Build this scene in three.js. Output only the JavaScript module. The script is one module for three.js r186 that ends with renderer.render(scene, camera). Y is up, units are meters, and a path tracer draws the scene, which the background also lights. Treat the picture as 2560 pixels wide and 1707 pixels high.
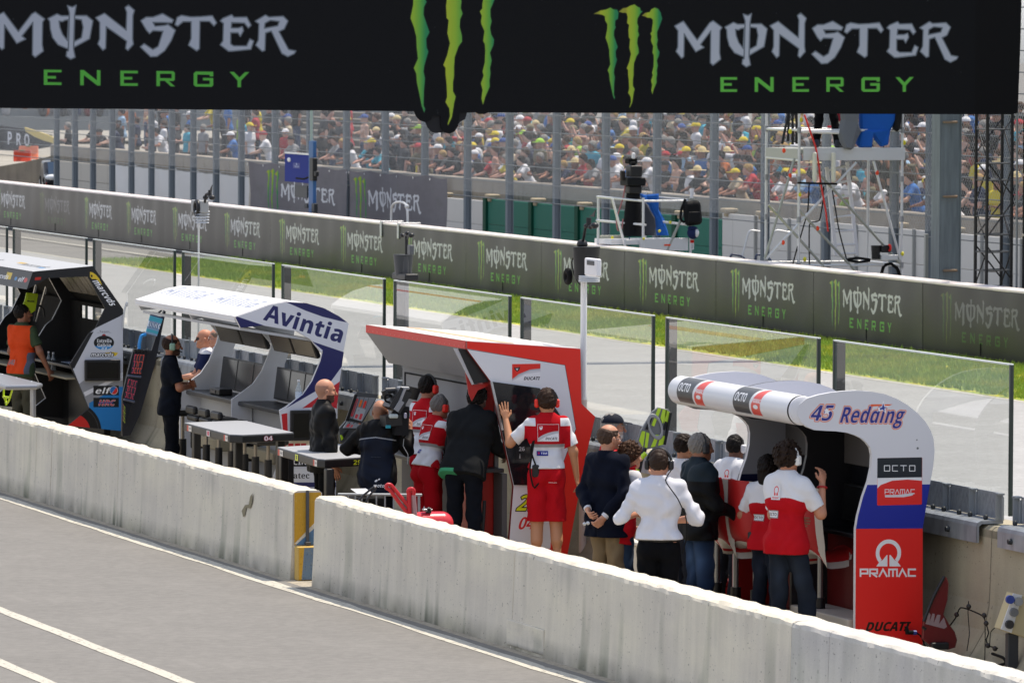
import * as THREE from 'three';
import { mergeGeometries } from 'three/addons/utils/BufferGeometryUtils.js';
import { RoundedBoxGeometry } from 'three/addons/geometries/RoundedBoxGeometry.js';

// ------------------------------------------------------------------ camera, sky, sun, exposure
// x runs along the track (towards +x the pit exit side nearest to the camera), -z is across the pit lane and the track. 1 unit = 1 m.
const scene = new THREE.Scene();
const FOC = 15500, EYE = new THREE.Vector3(0, 5.2, 0);          // 135 mm lens on a balcony 5.2 m above the pit lane
const TH = Math.atan(5060 / FOC), PI_ = Math.atan(783.5 / FOC), RO = 0.004;
const F0 = new THREE.Vector3(-Math.cos(TH), 0, -Math.sin(TH)), R0 = new THREE.Vector3(Math.sin(TH), 0, -Math.cos(TH)), UPV = new THREE.Vector3(0, 1, 0);
const CF = F0.clone().multiplyScalar(Math.cos(PI_)).addScaledVector(UPV, -Math.sin(PI_));
const CU0 = UPV.clone().multiplyScalar(Math.cos(PI_)).addScaledVector(F0, Math.sin(PI_));
const CR = R0.clone().multiplyScalar(Math.cos(RO)).addScaledVector(CU0, Math.sin(RO));
const CU = CU0.clone().multiplyScalar(Math.cos(RO)).addScaledVector(R0, -Math.sin(RO));
const camera = new THREE.PerspectiveCamera(2 * Math.atan(853.5 / FOC) * 180 / Math.PI, 1024 / 682, 1, 1500);
camera.position.copy(EYE);
camera.setRotationFromMatrix(new THREE.Matrix4().makeBasis(CR, CU, CF.clone().negate()));
camera.focus = 60; camera.userData.fStop = 11;

const SUN = new THREE.Vector3(-0.10, 0.90, -0.36).normalize();
const sun = new THREE.DirectionalLight(0xfff2e0, 4.6);
sun.position.set(-70, 0, -25).addScaledVector(SUN, 150); sun.target.position.set(-70, 0, -25);
sun.castShadow = true; sun.shadow.mapSize.set(4096, 4096); sun.shadow.radius = 1.2;
Object.assign(sun.shadow.camera, { left: -90, right: 90, top: 70, bottom: -70, near: 10, far: 320 });
scene.add(sun, sun.target);

// a bright sky with broken thin cloud, computed
{
  const w = 512, h = 256, d = new Float32Array(w * h * 4);
  const hash = (x, y) => { let n = Math.imul(x, 374761393) + Math.imul(y, 668265263); n = Math.imul(n ^ (n >>> 13), 1274126177); return ((n ^ (n >>> 16)) >>> 0) / 4294967296; };
  const vn = (x, y) => { const i = Math.floor(x), j = Math.floor(y), f = x - i, g = y - j, u = f * f * (3 - 2 * f), v = g * g * (3 - 2 * g); return (hash(i, j) * (1 - u) + hash(i + 1, j) * u) * (1 - v) + (hash(i, j + 1) * (1 - u) + hash(i + 1, j + 1) * u) * v; };
  for (let y = 0; y < h; y++) for (let x = 0; x < w; x++) {
    const el = (y + 0.5) / h * Math.PI - Math.PI / 2, az = (x + 0.5) / w * Math.PI * 2, s = Math.max(0, Math.sin(el)), o = (y * w + x) * 4;
    const px = Math.cos(az) * Math.cos(el) / (s + 0.25), pz = Math.sin(az) * Math.cos(el) / (s + 0.25);
    let c = 0, a = 0.5, q = 2.1; for (let i = 0; i < 5; i++) { c += a * vn(px * q + 31, pz * q + 17); a *= 0.5; q *= 2.1; }
    const cl = THREE.MathUtils.smoothstep(c, 0.42, 0.68) * 0.85, k = Math.pow(1 - s, 3);
    const sky = [0.22 + 0.55 * k, 0.35 + 0.46 * k, 0.66 + 0.18 * k], white = [1.04, 1.02, 0.99];
    for (let i = 0; i < 3; i++) d[o + i] = el < 0 ? 0.34 : (sky[i] * (1 - cl) + white[i] * cl);
    d[o + 3] = 1;
  }
  const t = new THREE.DataTexture(d, w, h, THREE.RGBAFormat, THREE.FloatType);
  t.mapping = THREE.EquirectangularReflectionMapping; t.magFilter = t.minFilter = THREE.LinearFilter; t.needsUpdate = true;
  scene.background = t; scene.environment = t; scene.environmentIntensity = 1.0;
}
const renderer = new THREE.WebGLRenderer({ antialias: true });
renderer.setSize(1024, 682); renderer.toneMapping = THREE.LinearToneMapping; renderer.toneMappingExposure = 1.15;
renderer.shadowMap.enabled = true;

// ------------------------------------------------------------------ helpers
const V = (x, y, z) => new THREE.Vector3(x, y, z);
let SEED = 12345;
const rnd = () => { SEED = (SEED + 0x6d2b79f5) | 0; let t = Math.imul(SEED ^ (SEED >>> 15), 1 | SEED); t = (t + Math.imul(t ^ (t >>> 7), 61 | t)) ^ t; return ((t ^ (t >>> 14)) >>> 0) / 4294967296; };
const rr = (a, b) => a + (b - a) * rnd(), pick = (a) => a[Math.floor(rnd() * a.length)];
// survey of the place: the point where a sight line of the survey photograph (2560 x 1707) meets a plane of the place
function sight(px, py) { return CF.clone().addScaledVector(CR, (px - 1280) / FOC).addScaledVector(CU, (853.5 - py) / FOC); }
function on(axis, val, px, py) { const d = sight(px, py), t = (val - EYE[axis]) / d[axis]; return EYE.clone().addScaledVector(d, t); }
const onX = (c, p) => on('x', c, p[0], p[1]), onY = (c, p) => on('y', c, p[0], p[1]), onZ = (c, p) => on('z', c, p[0], p[1]);
const crop = (s, ox, oy) => (x, y) => [ox + x / s, oy + y / s];

const used = new Map();
function numbered(n) { const k = used.get(n) || 0; used.set(n, k + 1); return k ? n + '_' + String(k).padStart(3, '0') : n; }
const BASE = new WeakMap();
function tag(o, label, category, group, kind) { if (label) o.userData.label = label; if (category) o.userData.category = category; if (group) o.userData.group = group; if (kind) o.userData.kind = kind; return o; }
function thing(name, label, category, pos = [0, 0, 0], group) {
  const g = new THREE.Group(); g.name = numbered(name); g.position.set(...pos); BASE.set(g, V(...pos)); scene.add(g);
  return tag(g, label, category, group);
}
function shade(m) { m.castShadow = m.receiveShadow = true; return m; }
// a part: geometry given in world coordinates, hung under its thing (or under another part)
function part(parent, name, geo, mat, label) {
  const b = BASE.get(parent) || V(0, 0, 0);
  if (b.lengthSq()) geo.translate(-b.x, -b.y, -b.z);
  const m = shade(new THREE.Mesh(geo, mat)); m.name = name; if (label) m.userData.label = label;
  BASE.set(m, b); parent.add(m); return m;
}
function solo(name, geo, mat, label, category, group, kind) {
  const m = shade(new THREE.Mesh(geo, mat)); m.name = numbered(name); scene.add(m); return tag(m, label, category, group, kind);
}
const struct = (name, geo, mat) => solo(name, geo, mat, null, null, null, 'structure');
function merge(list) {
  const L = list.map((g) => { g = g.index ? g.toNonIndexed() : g; for (const k of Object.keys(g.attributes)) if (!['position', 'normal', 'uv'].includes(k)) g.deleteAttribute(k); if (!g.attributes.uv) g.setAttribute('uv', new THREE.BufferAttribute(new Float32Array(g.attributes.position.count * 2), 2)); return g; });
  return L.length > 1 ? mergeGeometries(L) : L[0];
}
function box(x, y, z, w, h, d, r = 0.006) {
  r = Math.min(r, w / 2.2, h / 2.2, d / 2.2);
  const g = r > 0 ? new RoundedBoxGeometry(w, h, d, 1, r) : new THREE.BoxGeometry(w, h, d); g.translate(x, y, z); return g;
}
const box2 = (x0, x1, y0, y1, z0, z1, r) => box((x0 + x1) / 2, (y0 + y1) / 2, (z0 + z1) / 2, Math.abs(x1 - x0), Math.abs(y1 - y0), Math.abs(z1 - z0), r);
function aim(g, p, q) { const d = q.clone().sub(p), m = new THREE.Matrix4().makeRotationFromQuaternion(new THREE.Quaternion().setFromUnitVectors(V(0, 1, 0), d.clone().normalize())); g.applyMatrix4(m); g.translate((p.x + q.x) / 2, (p.y + q.y) / 2, (p.z + q.z) / 2); return g; }
const tube = (p, q, r, r2 = r, n = 10) => aim(new THREE.CylinderGeometry(r2, r, p.distanceTo(q), n), p, q);
const bar = (p, q, w, d) => aim(new THREE.BoxGeometry(w, p.distanceTo(q), d), p, q);
const bent = (pts, r, n = 24, m = 8, closed = false) => new THREE.TubeGeometry(new THREE.CatmullRomCurve3(pts, closed, 'catmullrom', 0.3), n, r, m, closed);
function ball(x, y, z, rx, ry = rx, rz = rx, n = 12) { const g = new THREE.SphereGeometry(1, n, Math.ceil(n * 0.7)); g.scale(rx, ry, rz); g.translate(x, y, z); return g; }
// a plate standing across the track at x = c (front face at c), outline in (u, y) with u = -z
function plateX(c, pts, t, bevel = 0) {
  const s = new THREE.Shape(pts.map((p) => new THREE.Vector2(p[0], p[1])));
  const g = new THREE.ExtrudeGeometry(s, { depth: t - 2 * bevel, bevelEnabled: bevel > 0, bevelSize: bevel, bevelThickness: bevel, bevelOffset: -bevel, bevelSegments: 1, curveSegments: 4 });
  g.translate(0, 0, bevel); g.rotateY(Math.PI / 2); g.translate(c - t, 0, 0); return g;
}
// flat print on a plane x = c
function quadX(c, u0, u1, y0, y1) { const g = new THREE.PlaneGeometry(u1 - u0, y1 - y0); g.rotateY(Math.PI / 2); g.translate(c, (y0 + y1) / 2, -(u0 + u1) / 2); return g; }
// flat print on a plane z = c facing +z
function quadZ(c, x0, x1, y0, y1) { const g = new THREE.PlaneGeometry(x1 - x0, y1 - y0); g.translate((x0 + x1) / 2, (y0 + y1) / 2, c); return g; }
// outline swept along x: profile of [z, y], open or closed
function sweepX(prof, x0, x1, n = 1, wob) {
  const P = [], U = [], I = [], k = prof.length; let L = [0];
  for (let i = 1; i < k; i++) L.push(L[i - 1] + Math.hypot(prof[i][0] - prof[i - 1][0], prof[i][1] - prof[i - 1][1]));
  for (let j = 0; j <= n; j++) { const x = x0 + (x1 - x0) * j / n; for (let i = 0; i < k; i++) { const w = wob ? wob(x, i, prof[i]) : [0, 0]; P.push(x, prof[i][1] + w[1], prof[i][0] + w[0]); U.push(x, L[i]); } }
  for (let j = 0; j < n; j++) for (let i = 0; i < k - 1; i++) { const a = j * k + i, b = a + 1, c = a + k, d = c + 1; I.push(a, c, b, b, c, d); }
  const g = new THREE.BufferGeometry(); g.setAttribute('position', new THREE.Float32BufferAttribute(P, 3)); g.setAttribute('uv', new THREE.Float32BufferAttribute(U, 2)); g.setIndex(I);
  const h = g.toNonIndexed(); h.computeVertexNormals(); return h;
}
// a closed prism along x with end caps, outline of [z, y]
function prismX(prof, x0, x1) { return plateX(Math.max(x0, x1), prof.map((p) => [-p[0], p[1]]), Math.abs(x1 - x0)); }
function worldUV(g, s = 1) {
  if (g.index) g = g.toNonIndexed();
  const p = g.attributes.position, n = g.attributes.normal, uv = new Float32Array(p.count * 2);
  for (let i = 0; i < p.count; i++) {
    const ax = Math.abs(n.getX(i)), ay = Math.abs(n.getY(i)), az = Math.abs(n.getZ(i));
    const [a, b] = ay >= ax && ay >= az ? [p.getX(i), p.getZ(i)] : ax > az ? [p.getZ(i), p.getY(i)] : [p.getX(i), p.getY(i)];
    uv[2 * i] = a / s; uv[2 * i + 1] = b / s;
  }
  g.setAttribute('uv', new THREE.BufferAttribute(uv, 2)); return g;
}
function sheet(x0, x1, z0, z1, y, nx = 1, nz = 1) { const g = new THREE.PlaneGeometry(x1 - x0, z1 - z0, nx, nz); g.rotateX(-Math.PI / 2); g.translate((x0 + x1) / 2, y, (z0 + z1) / 2); const p = g.attributes.position, uv = g.attributes.uv; for (let i = 0; i < p.count; i++) uv.setXY(i, p.getX(i), p.getZ(i)); return g; }

// value noise that repeats every (w, h) cells
const nh = (x, y, s) => { let n = Math.imul(x + 1013 * s, 374761393) + Math.imul(y, 668265263); n = Math.imul(n ^ (n >>> 13), 1274126177); return ((n ^ (n >>> 16)) >>> 0) / 4294967296; };
function vnoise(x, y, w, h, s = 0) {
  const i = Math.floor(x), j = Math.floor(y), f = x - i, g = y - j, u = f * f * (3 - 2 * f), v = g * g * (3 - 2 * g), m = (a, b) => ((a % b) + b) % b;
  const a = nh(m(i, w), m(j, h), s), b = nh(m(i + 1, w), m(j, h), s), c = nh(m(i, w), m(j + 1, h), s), d = nh(m(i + 1, w), m(j + 1, h), s);
  return (a * (1 - u) + b * u) * (1 - v) + (c * (1 - u) + d * u) * v;
}
function fbm(x, y, w, h, s = 0, oct = 4) { let v = 0, a = 0.5; for (let i = 0; i < oct; i++) { v += a * vnoise(x, y, w, h, s + i); x *= 2; y *= 2; w *= 2; h *= 2; a *= 0.5; } return v / (1 - Math.pow(0.5, oct)); }
function pixelTex(w, h, fn, srgb = true) {
  const d = new Uint8Array(w * h * 4);
  for (let y = 0; y < h; y++) for (let x = 0; x < w; x++) { const c = fn((x + 0.5) / w, (y + 0.5) / h), o = (y * w + x) * 4; d[o] = Math.max(0, Math.min(255, c[0])); d[o + 1] = Math.max(0, Math.min(255, c[1])); d[o + 2] = Math.max(0, Math.min(255, c[2])); d[o + 3] = 255; }
  const t = new THREE.DataTexture(d, w, h); t.wrapS = t.wrapT = THREE.RepeatWrapping; t.magFilter = THREE.LinearFilter; t.minFilter = THREE.LinearMipmapLinearFilter; t.generateMipmaps = true;
  if (srgb) t.colorSpace = THREE.SRGBColorSpace; t.needsUpdate = true; return t;
}
function canvasTex(w, h, draw) { const c = document.createElement('canvas'); c.width = w; c.height = h; const g = c.getContext('2d'); draw(g, w, h); const t = new THREE.CanvasTexture(c); t.colorSpace = THREE.SRGBColorSpace; t.anisotropy = 8; return t; }
const MAT = (color, roughness = 0.6, metalness = 0, extra = {}) => new THREE.MeshPhysicalMaterial({ color, roughness, metalness, specularIntensity: roughness > 0.58 ? 0.35 : 1, ...extra });
const PRINT = (map, roughness = 0.5, extra = {}) => new THREE.MeshPhysicalMaterial({ map, roughness, specularIntensity: roughness > 0.58 ? 0.3 : 0.8, ...extra });
const blackPaint = MAT(0x101114, 0.45), blackMatt = MAT(0x141414, 0.8), whitePaint = MAT(0xe4e4e6, 0.4), steel = MAT(0x9a9da0, 0.42, 0.75), galv = MAT(0x8d9296, 0.55, 0.35), darkSteel = MAT(0x34383b, 0.5, 0.4), chrome = MAT(0xc8cacc, 0.22, 1), alu = MAT(0xcfd1d2, 0.4, 0.6), greyPaint = MAT(0xb9babb, 0.5), redPaint = MAT(0xd8200f, 0.38), rubber = MAT(0x0c0c0d, 0.75);
// ------------------------------------------------------------------ lettering (flat print on banners and boards)
const CLAWS = [
  [75, 195, 180, 145, 250, 135, 315, 105, 355, 130, 410, 135, 430, 180, 420, 265, 385, 290, 380, 360, 393, 380, 368, 430, 365, 500, 385, 560, 418, 660, 388, 720, 393, 800, 408, 835, 370, 970, 365, 1020, 378, 1080, 368, 1200, 365, 1330, 380, 1360, 370, 1400, 345, 1330, 320, 1200, 303, 1120, 297, 1040, 275, 985, 312, 900, 300, 790, 297, 700, 275, 610, 245, 530, 270, 400, 270, 340, 240, 290, 235, 230, 200, 210, 130, 200],
  [430, 165, 490, 115, 545, 105, 590, 80, 650, 60, 690, 90, 730, 110, 740, 150, 770, 160, 735, 190, 695, 260, 690, 330, 707, 370, 700, 440, 717, 490, 695, 540, 690, 610, 710, 690, 712, 745, 680, 790, 645, 890, 640, 980, 640, 1060, 630, 1120, 630, 1200, 655, 1250, 640, 1310, 630, 1380, 620, 1440, 585, 1515, 580, 1500, 600, 1430, 595, 1360, 560, 1300, 575, 1250, 570, 1130, 560, 1040, 560, 985, 540, 960, 575, 870, 600, 760, 577, 670, 588, 550, 570, 530, 565, 420, 573, 350, 545, 325, 553, 240, 540, 190, 515, 180, 490, 185],
  [750, 220, 800, 180, 860, 170, 885, 130, 935, 105, 985, 125, 1020, 180, 1025, 215, 1040, 260, 1020, 320, 990, 400, 968, 450, 970, 520, 980, 560, 965, 620, 975, 680, 1002, 730, 995, 780, 965, 850, 980, 920, 965, 990, 970, 1040, 960, 1100, 963, 1160, 920, 1260, 910, 1300, 900, 1330, 885, 1270, 895, 1190, 880, 1130, 905, 1060, 895, 1020, 915, 940, 920, 830, 915, 770, 900, 740, 912, 650, 885, 590, 880, 560, 888, 510, 870, 470, 893, 440, 893, 400, 905, 330, 905, 280, 880, 255, 830, 250, 800, 235]];
const M_ = crop(5.6, 1470, 0), W_ = crop(3.92, 1840, 20);
const pairs = (f, a) => { const o = []; for (let i = 0; i < a.length; i += 2) o.push(f(a[i], a[i + 1])); return o; };
const GLYPHS = [
  [pairs(M_, [1215, 365, 1335, 298, 1525, 565, 1700, 320, 1745, 292, 1868, 385, 1840, 430, 1835, 740, 1850, 830, 1745, 915, 1710, 880, 1715, 430, 1570, 625, 1620, 665, 1505, 725, 1345, 470, 1340, 790, 1310, 815, 1235, 720, 1260, 660, 1262, 430])],
  [pairs(W_, [-113, 188, -30, 142, 10, 160, 70, 160, 240, 155, 298, 205, 268, 380, 130, 460, 60, 475, -20, 440, -70, 370, -90, 290, -95, 215]), pairs(W_, [-12, 210, 20, 215, 40, 202, 75, 195, 65, 400, 20, 340, -5, 270]), pairs(W_, [125, 185, 195, 195, 210, 270, 195, 370, 125, 410])],
  [pairs(W_, [65, 60, 110, 75, 145, 55, 130, 150, 125, 300, 120, 480, 135, 560, 95, 580, 55, 550, 60, 505, 75, 500, 80, 300, 85, 130])],
  [pairs(W_, [325, 175, 405, 132, 605, 295, 610, 120, 595, 75, 625, 50, 680, 100, 665, 150, 663, 380, 670, 430, 620, 490, 600, 470, 610, 400, 420, 260, 415, 470, 390, 490, 345, 430, 362, 380, 362, 220])],
  [pairs(W_, [740, 200, 790, 165, 850, 165, 940, 130, 1040, 190, 1025, 220, 960, 215, 850, 215, 870, 255, 960, 245, 990, 235, 1058, 290, 1020, 390, 960, 490, 890, 545, 830, 550, 735, 455, 770, 425, 850, 480, 900, 450, 945, 300, 850, 295, 820, 325, 790, 290])],
  [pairs(W_, [1055, 235, 1075, 165, 1115, 145, 1200, 160, 1300, 155, 1400, 145, 1440, 215, 1415, 245, 1375, 200, 1285, 200, 1280, 470, 1255, 490, 1180, 435, 1205, 370, 1205, 205, 1130, 205, 1080, 250])],
  [pairs(W_, [1475, 195, 1500, 170, 1580, 135, 1600, 160, 1720, 155, 1760, 235, 1735, 262, 1700, 215, 1580, 210, 1575, 265, 1640, 265, 1680, 250, 1690, 290, 1660, 345, 1640, 310, 1570, 310, 1570, 420, 1600, 440, 1720, 440, 1750, 370, 1785, 390, 1760, 470, 1580, 490, 1550, 490, 1475, 430, 1500, 390, 1505, 220])],
  [pairs(W_, [1800, 195, 1895, 135, 1930, 155, 2060, 145, 2105, 190, 2070, 270, 2020, 295, 2110, 470, 2180, 485, 2165, 510, 2105, 540, 2050, 510, 1950, 290, 1895, 310, 1890, 480, 1865, 490, 1805, 430, 1830, 380, 1835, 220]), pairs(W_, [1885, 265, 1890, 215, 1940, 185, 2025, 195, 2010, 240])]];
const LETTERS = [[0, [0, 0, 42, 0, 42, 7, 9, 7, 9, 15, 29, 15, 29, 22, 9, 22, 9, 30, 42, 30, 42, 37, 0, 37]], [85, [0, 37, 0, 0, 9, 0, 39, 24, 39, 0, 48, 0, 48, 37, 40, 37, 9, 13, 9, 37]], [179, [0, 0, 42, 0, 42, 7, 9, 7, 9, 15, 29, 15, 29, 22, 9, 22, 9, 30, 42, 30, 42, 37, 0, 37]],
  [264, [0, 37, 0, 0, 40, 0, 44, 4, 44, 22, 40, 24, 30, 24, 45, 37, 34, 37, 20, 24, 9, 24, 9, 37], [9, 7, 36, 7, 36, 17, 9, 17]], [352, [0, 5, 5, 0, 47, 0, 47, 12, 38, 12, 38, 8, 9, 8, 9, 30, 38, 30, 38, 22, 22, 22, 22, 15, 47, 15, 47, 33, 43, 37, 5, 37, 0, 33]], [437, [0, 0, 11, 0, 24, 13, 37, 0, 48, 0, 28, 21, 28, 37, 19, 37, 19, 21]]];
// a frame maps source coordinates (sx0..sx1, sy0..sy1) to the parallelogram with corners tl, tr, bl on the canvas
function frame(tl, tr, bl, sx0, sx1, sy0, sy1) { return ([x, y]) => { const a = (x - sx0) / (sx1 - sx0), b = (y - sy0) / (sy1 - sy0); return [tl[0] + (tr[0] - tl[0]) * a + (bl[0] - tl[0]) * b, tl[1] + (tr[1] - tl[1]) * a + (bl[1] - tl[1]) * b]; }; }
function trace(c, pts) { pts.forEach((p, i) => (i ? c.lineTo(p[0], p[1]) : c.moveTo(p[0], p[1]))); c.closePath(); }
function drawClaws(c, tl, tr, bl, only) {
  const f = frame(tl, tr, bl, 75, 1040, 60, 1515);
  CLAWS.forEach((a, i) => {
    const p = pairs((x, y) => f([x, y]), a), xs = p.map((q) => q[0]), x0 = Math.min(...xs), x1 = Math.max(...xs);
    const cx = [0.52, 0.6, 0.5][i], g = c.createLinearGradient(x0 + (x1 - x0) * (cx - 0.32), 0, x0 + (x1 - x0) * (cx + 0.36), 0);
    g.addColorStop(0, '#8f8f38'); g.addColorStop(0.15, '#a3ae35'); g.addColorStop(0.55, '#86a838'); g.addColorStop(0.8, '#5c9a42'); g.addColorStop(1, '#2f7d52');
    c.fillStyle = g; c.beginPath(); trace(c, p); c.fill();
  });
}
function drawWord(c, tl, tr, bl, fill = '#a9aeba', edge = '#6d747c', lw = 4) {
  const f = frame(tl, tr, bl, 1687, 2396, 32, 168);
  c.lineJoin = 'round'; c.lineWidth = lw * 2; c.strokeStyle = edge;
  for (const g of GLYPHS) { c.beginPath(); for (const q of g) trace(c, q.map(f)); if (edge) { c.fillStyle = edge; c.save(); c.lineWidth = lw; c.stroke(); c.restore(); } c.fillStyle = fill; c.fill('evenodd'); if (edge) { c.lineWidth = lw * 0.6; c.stroke(); } }
}
function drawEnergy(c, tl, tr, bl, fill = '#58a63f') {
  const f = frame(tl, tr, bl, 0, 485, 0, 37); c.fillStyle = fill;
  for (const [ox, ...ps] of LETTERS) { c.beginPath(); for (const a of ps) trace(c, pairs((x, y) => f([x + ox, y]), a)); c.fill('evenodd'); }
}
// text laid into the parallelogram tl, tr, bl (cap height = bl - tl)
function textIn(c, str, font, tl, tr, bl, fill, stroke, lw = 0, asc = 0.72) {
  c.save(); c.font = font.replace('SIZE', '100px'); const w = c.measureText(str).width, h = 100 * asc;
  c.setTransform((tr[0] - tl[0]) / w, (tr[1] - tl[1]) / w, (bl[0] - tl[0]) / h, (bl[1] - tl[1]) / h, bl[0], bl[1]);
  if (stroke) { c.lineJoin = 'round'; c.lineWidth = lw; c.strokeStyle = stroke; c.strokeText(str, 0, 0); }
  c.fillStyle = fill; c.fillText(str, 0, 0); c.restore();
}
const SANS = 'bold SIZE sans-serif', SANSI = 'italic bold SIZE sans-serif', SANSR = 'SIZE sans-serif', SERIF = 'bold SIZE serif';

// ------------------------------------------------------------------ ground
const asphaltTex = (seed, r, g, b, k = 1, N = 512) => { const t = pixelTex(N, N, (u, v) => { const n = fbm(u * 8, v * 8, 8, 8, seed, 4) - 0.5, f = nh(Math.floor(u * N), Math.floor(v * N), seed + 5) - 0.5, m = fbm(u * 96, v * 96, 96, 96, seed + 9, 2) - 0.5, q = 1 + k * (n * 0.16 + f * 0.18 + m * 0.22); return [r * q, g * q, b * q]; }); t.repeat.set(1 / 6, 1 / 6); return t; };
const pitAsphalt = new THREE.MeshStandardMaterial({ map: asphaltTex(3, 117, 115, 111, 0.55, 1024), roughness: 0.85 });
const trackAsphalt = new THREE.MeshStandardMaterial({ map: asphaltTex(17, 160, 160, 159, 0.5), roughness: 0.8 });
const walkConcrete = new THREE.MeshStandardMaterial({ map: asphaltTex(23, 160, 152, 136), roughness: 0.9 });
const farAsphalt = new THREE.MeshStandardMaterial({ map: asphaltTex(31, 118, 116, 112), roughness: 0.9 });
const paintTex = pixelTex(512, 64, (u, v) => { const q = 0.92 + 0.14 * fbm(u * 128, v * 16, 128, 16, 7, 3) - (fbm(u * 40, v * 6, 40, 6, 9, 4) > 0.66 ? 0.16 : 0); return [222 * q, 220 * q, 212 * q]; }); paintTex.repeat.set(1 / 4, 1);
const linePaint = new THREE.MeshStandardMaterial({ map: paintTex, color: 0xd8d6d0, roughness: 0.85 });
struct('ground', sheet(-900, 300, -700, 300, -0.03), farAsphalt);
struct('pit_lane', sheet(-260, 60, -16.0, 14, 0), pitAsphalt);
struct('pit_walkway', sheet(-260, 60, -19.75, -16.0, 0), walkConcrete);
struct('race_track', sheet(-260, 60, -33.8, -19.75, 0), trackAsphalt);
struct('service_road', sheet(-260, 60, -45.4, -37.2, 0), farAsphalt);
function paintLine(x0, x1, z, w, wob, seed) {
  const n = 260, P = [], I = [], U = [];
  for (let i = 0; i <= n; i++) { const x = x0 + (x1 - x0) * i / n, a = (vnoise(x * 1.3, seed, 9999, 99, seed) - 0.5) * wob, b = (vnoise(x * 1.7, seed, 9999, 99, seed + 4) - 0.5) * wob; P.push(x, 0.004, z + w / 2 + a, x, 0.004, z - w / 2 + b); U.push(x, 0, x, 1); if (i < n) { const k = 2 * i; I.push(k, k + 2, k + 1, k + 1, k + 2, k + 3); } }
  const g = new THREE.BufferGeometry(); g.setAttribute('position', new THREE.Float32BufferAttribute(P, 3)); g.setAttribute('uv', new THREE.Float32BufferAttribute(U, 2)); g.setIndex(I); g.computeVertexNormals(); return g;
}
struct('lane_line', paintLine(-130, -30, -15.82, 0.16, 0.05, 1), linePaint);
struct('lane_line', paintLine(-110, -30, -12.76, 0.13, 0.015, 2), linePaint);
struct('lane_line', paintLine(-110, -30, -11.7, 0.13, 0.015, 3), linePaint);
struct('track_edge_line', paintLine(-230, -40, -33.72, 0.14, 0.05, 4), linePaint);
struct('track_edge_line', paintLine(-230, -112, -35.9, 0.12, 0.04, 5), linePaint);
// verge: soil sheet with grass on it
const vergeTex = pixelTex(512, 512, (u, v) => { const n = fbm(u * 24, v * 24, 24, 24, 3, 4), m = fbm(u * 120, v * 120, 120, 120, 8, 2), y = n > 0.6 ? 1 : 0, q = 0.55 + 0.9 * m; return [(128 + y * 46 + 30 * n) * q, (146 + y * 22 + 20 * n) * q, 54 * q]; }); vergeTex.repeat.set(1 / 5, 1 / 5);
struct('grass_verge', sheet(-134, 60, -37.2, -33.8, 0.004), new THREE.MeshStandardMaterial({ map: vergeTex, roughness: 1 }));
{
  const b = new THREE.BufferGeometry(), P = [], I = [];
  for (let k = 0; k < 5; k++) { const a = k * 2.2, r = 0.02 + 0.012 * (k % 3), o = P.length / 3; P.push(Math.cos(a) * r - 0.006, 0, Math.sin(a) * r, Math.cos(a) * r + 0.006, 0, Math.sin(a) * r, Math.cos(a) * (r + 0.02), 0.05 + 0.02 * (k % 2), Math.sin(a) * (r + 0.02)); I.push(o, o + 1, o + 2); }
  b.setAttribute('position', new THREE.Float32BufferAttribute(P, 3)); b.setIndex(I); b.computeVertexNormals();
  const N = 26000, im = new THREE.InstancedMesh(b, new THREE.MeshStandardMaterial({ color: 0xffffff, roughness: 1, side: THREE.DoubleSide }), N), m = new THREE.Matrix4(), c = new THREE.Color();
  for (let i = 0; i < N; i++) { const x = rr(-134, -74), z = rr(-37.15, -33.95); const s = rr(0.7, 1.6); m.makeRotationY(rr(0, 6.3)).scale(V(s * 1.5, s, s * 1.5)).setPosition(x, 0.004, z); im.setMatrixAt(i, m); const dry = fbm(x * 0.8, z * 1.5, 999, 999, 4, 3) + rr(-0.15, 0.15); c.setRGB(0.25 + 0.35 * Math.max(0, dry - 0.4), 0.34 + 0.12 * dry, 0.06); im.setColorAt(i, c); }
  im.name = 'grass'; scene.add(shade(im)); tag(im, 'rough green and yellowish grass along the foot of the black boards', 'grass', null, 'stuff');
}

// ------------------------------------------------------------------ concrete pit wall in front
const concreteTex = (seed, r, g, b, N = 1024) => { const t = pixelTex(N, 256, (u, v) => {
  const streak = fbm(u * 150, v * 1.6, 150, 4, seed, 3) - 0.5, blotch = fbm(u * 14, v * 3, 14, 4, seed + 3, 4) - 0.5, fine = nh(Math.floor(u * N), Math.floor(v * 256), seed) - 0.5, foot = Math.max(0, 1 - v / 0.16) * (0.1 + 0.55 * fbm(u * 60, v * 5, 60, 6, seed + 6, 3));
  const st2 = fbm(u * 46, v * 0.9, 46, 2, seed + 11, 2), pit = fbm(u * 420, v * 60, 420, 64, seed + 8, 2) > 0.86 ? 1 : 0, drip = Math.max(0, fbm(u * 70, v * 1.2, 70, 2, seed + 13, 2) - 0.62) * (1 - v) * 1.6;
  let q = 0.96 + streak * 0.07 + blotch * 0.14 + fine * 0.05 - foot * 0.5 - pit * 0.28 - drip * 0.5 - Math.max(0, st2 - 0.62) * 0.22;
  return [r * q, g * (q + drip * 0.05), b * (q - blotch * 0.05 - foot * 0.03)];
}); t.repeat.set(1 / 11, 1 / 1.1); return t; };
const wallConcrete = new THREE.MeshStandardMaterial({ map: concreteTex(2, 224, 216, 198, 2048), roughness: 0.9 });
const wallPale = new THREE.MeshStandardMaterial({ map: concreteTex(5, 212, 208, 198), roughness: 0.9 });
const WZ = -16.12, WB = -16.40;
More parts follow.
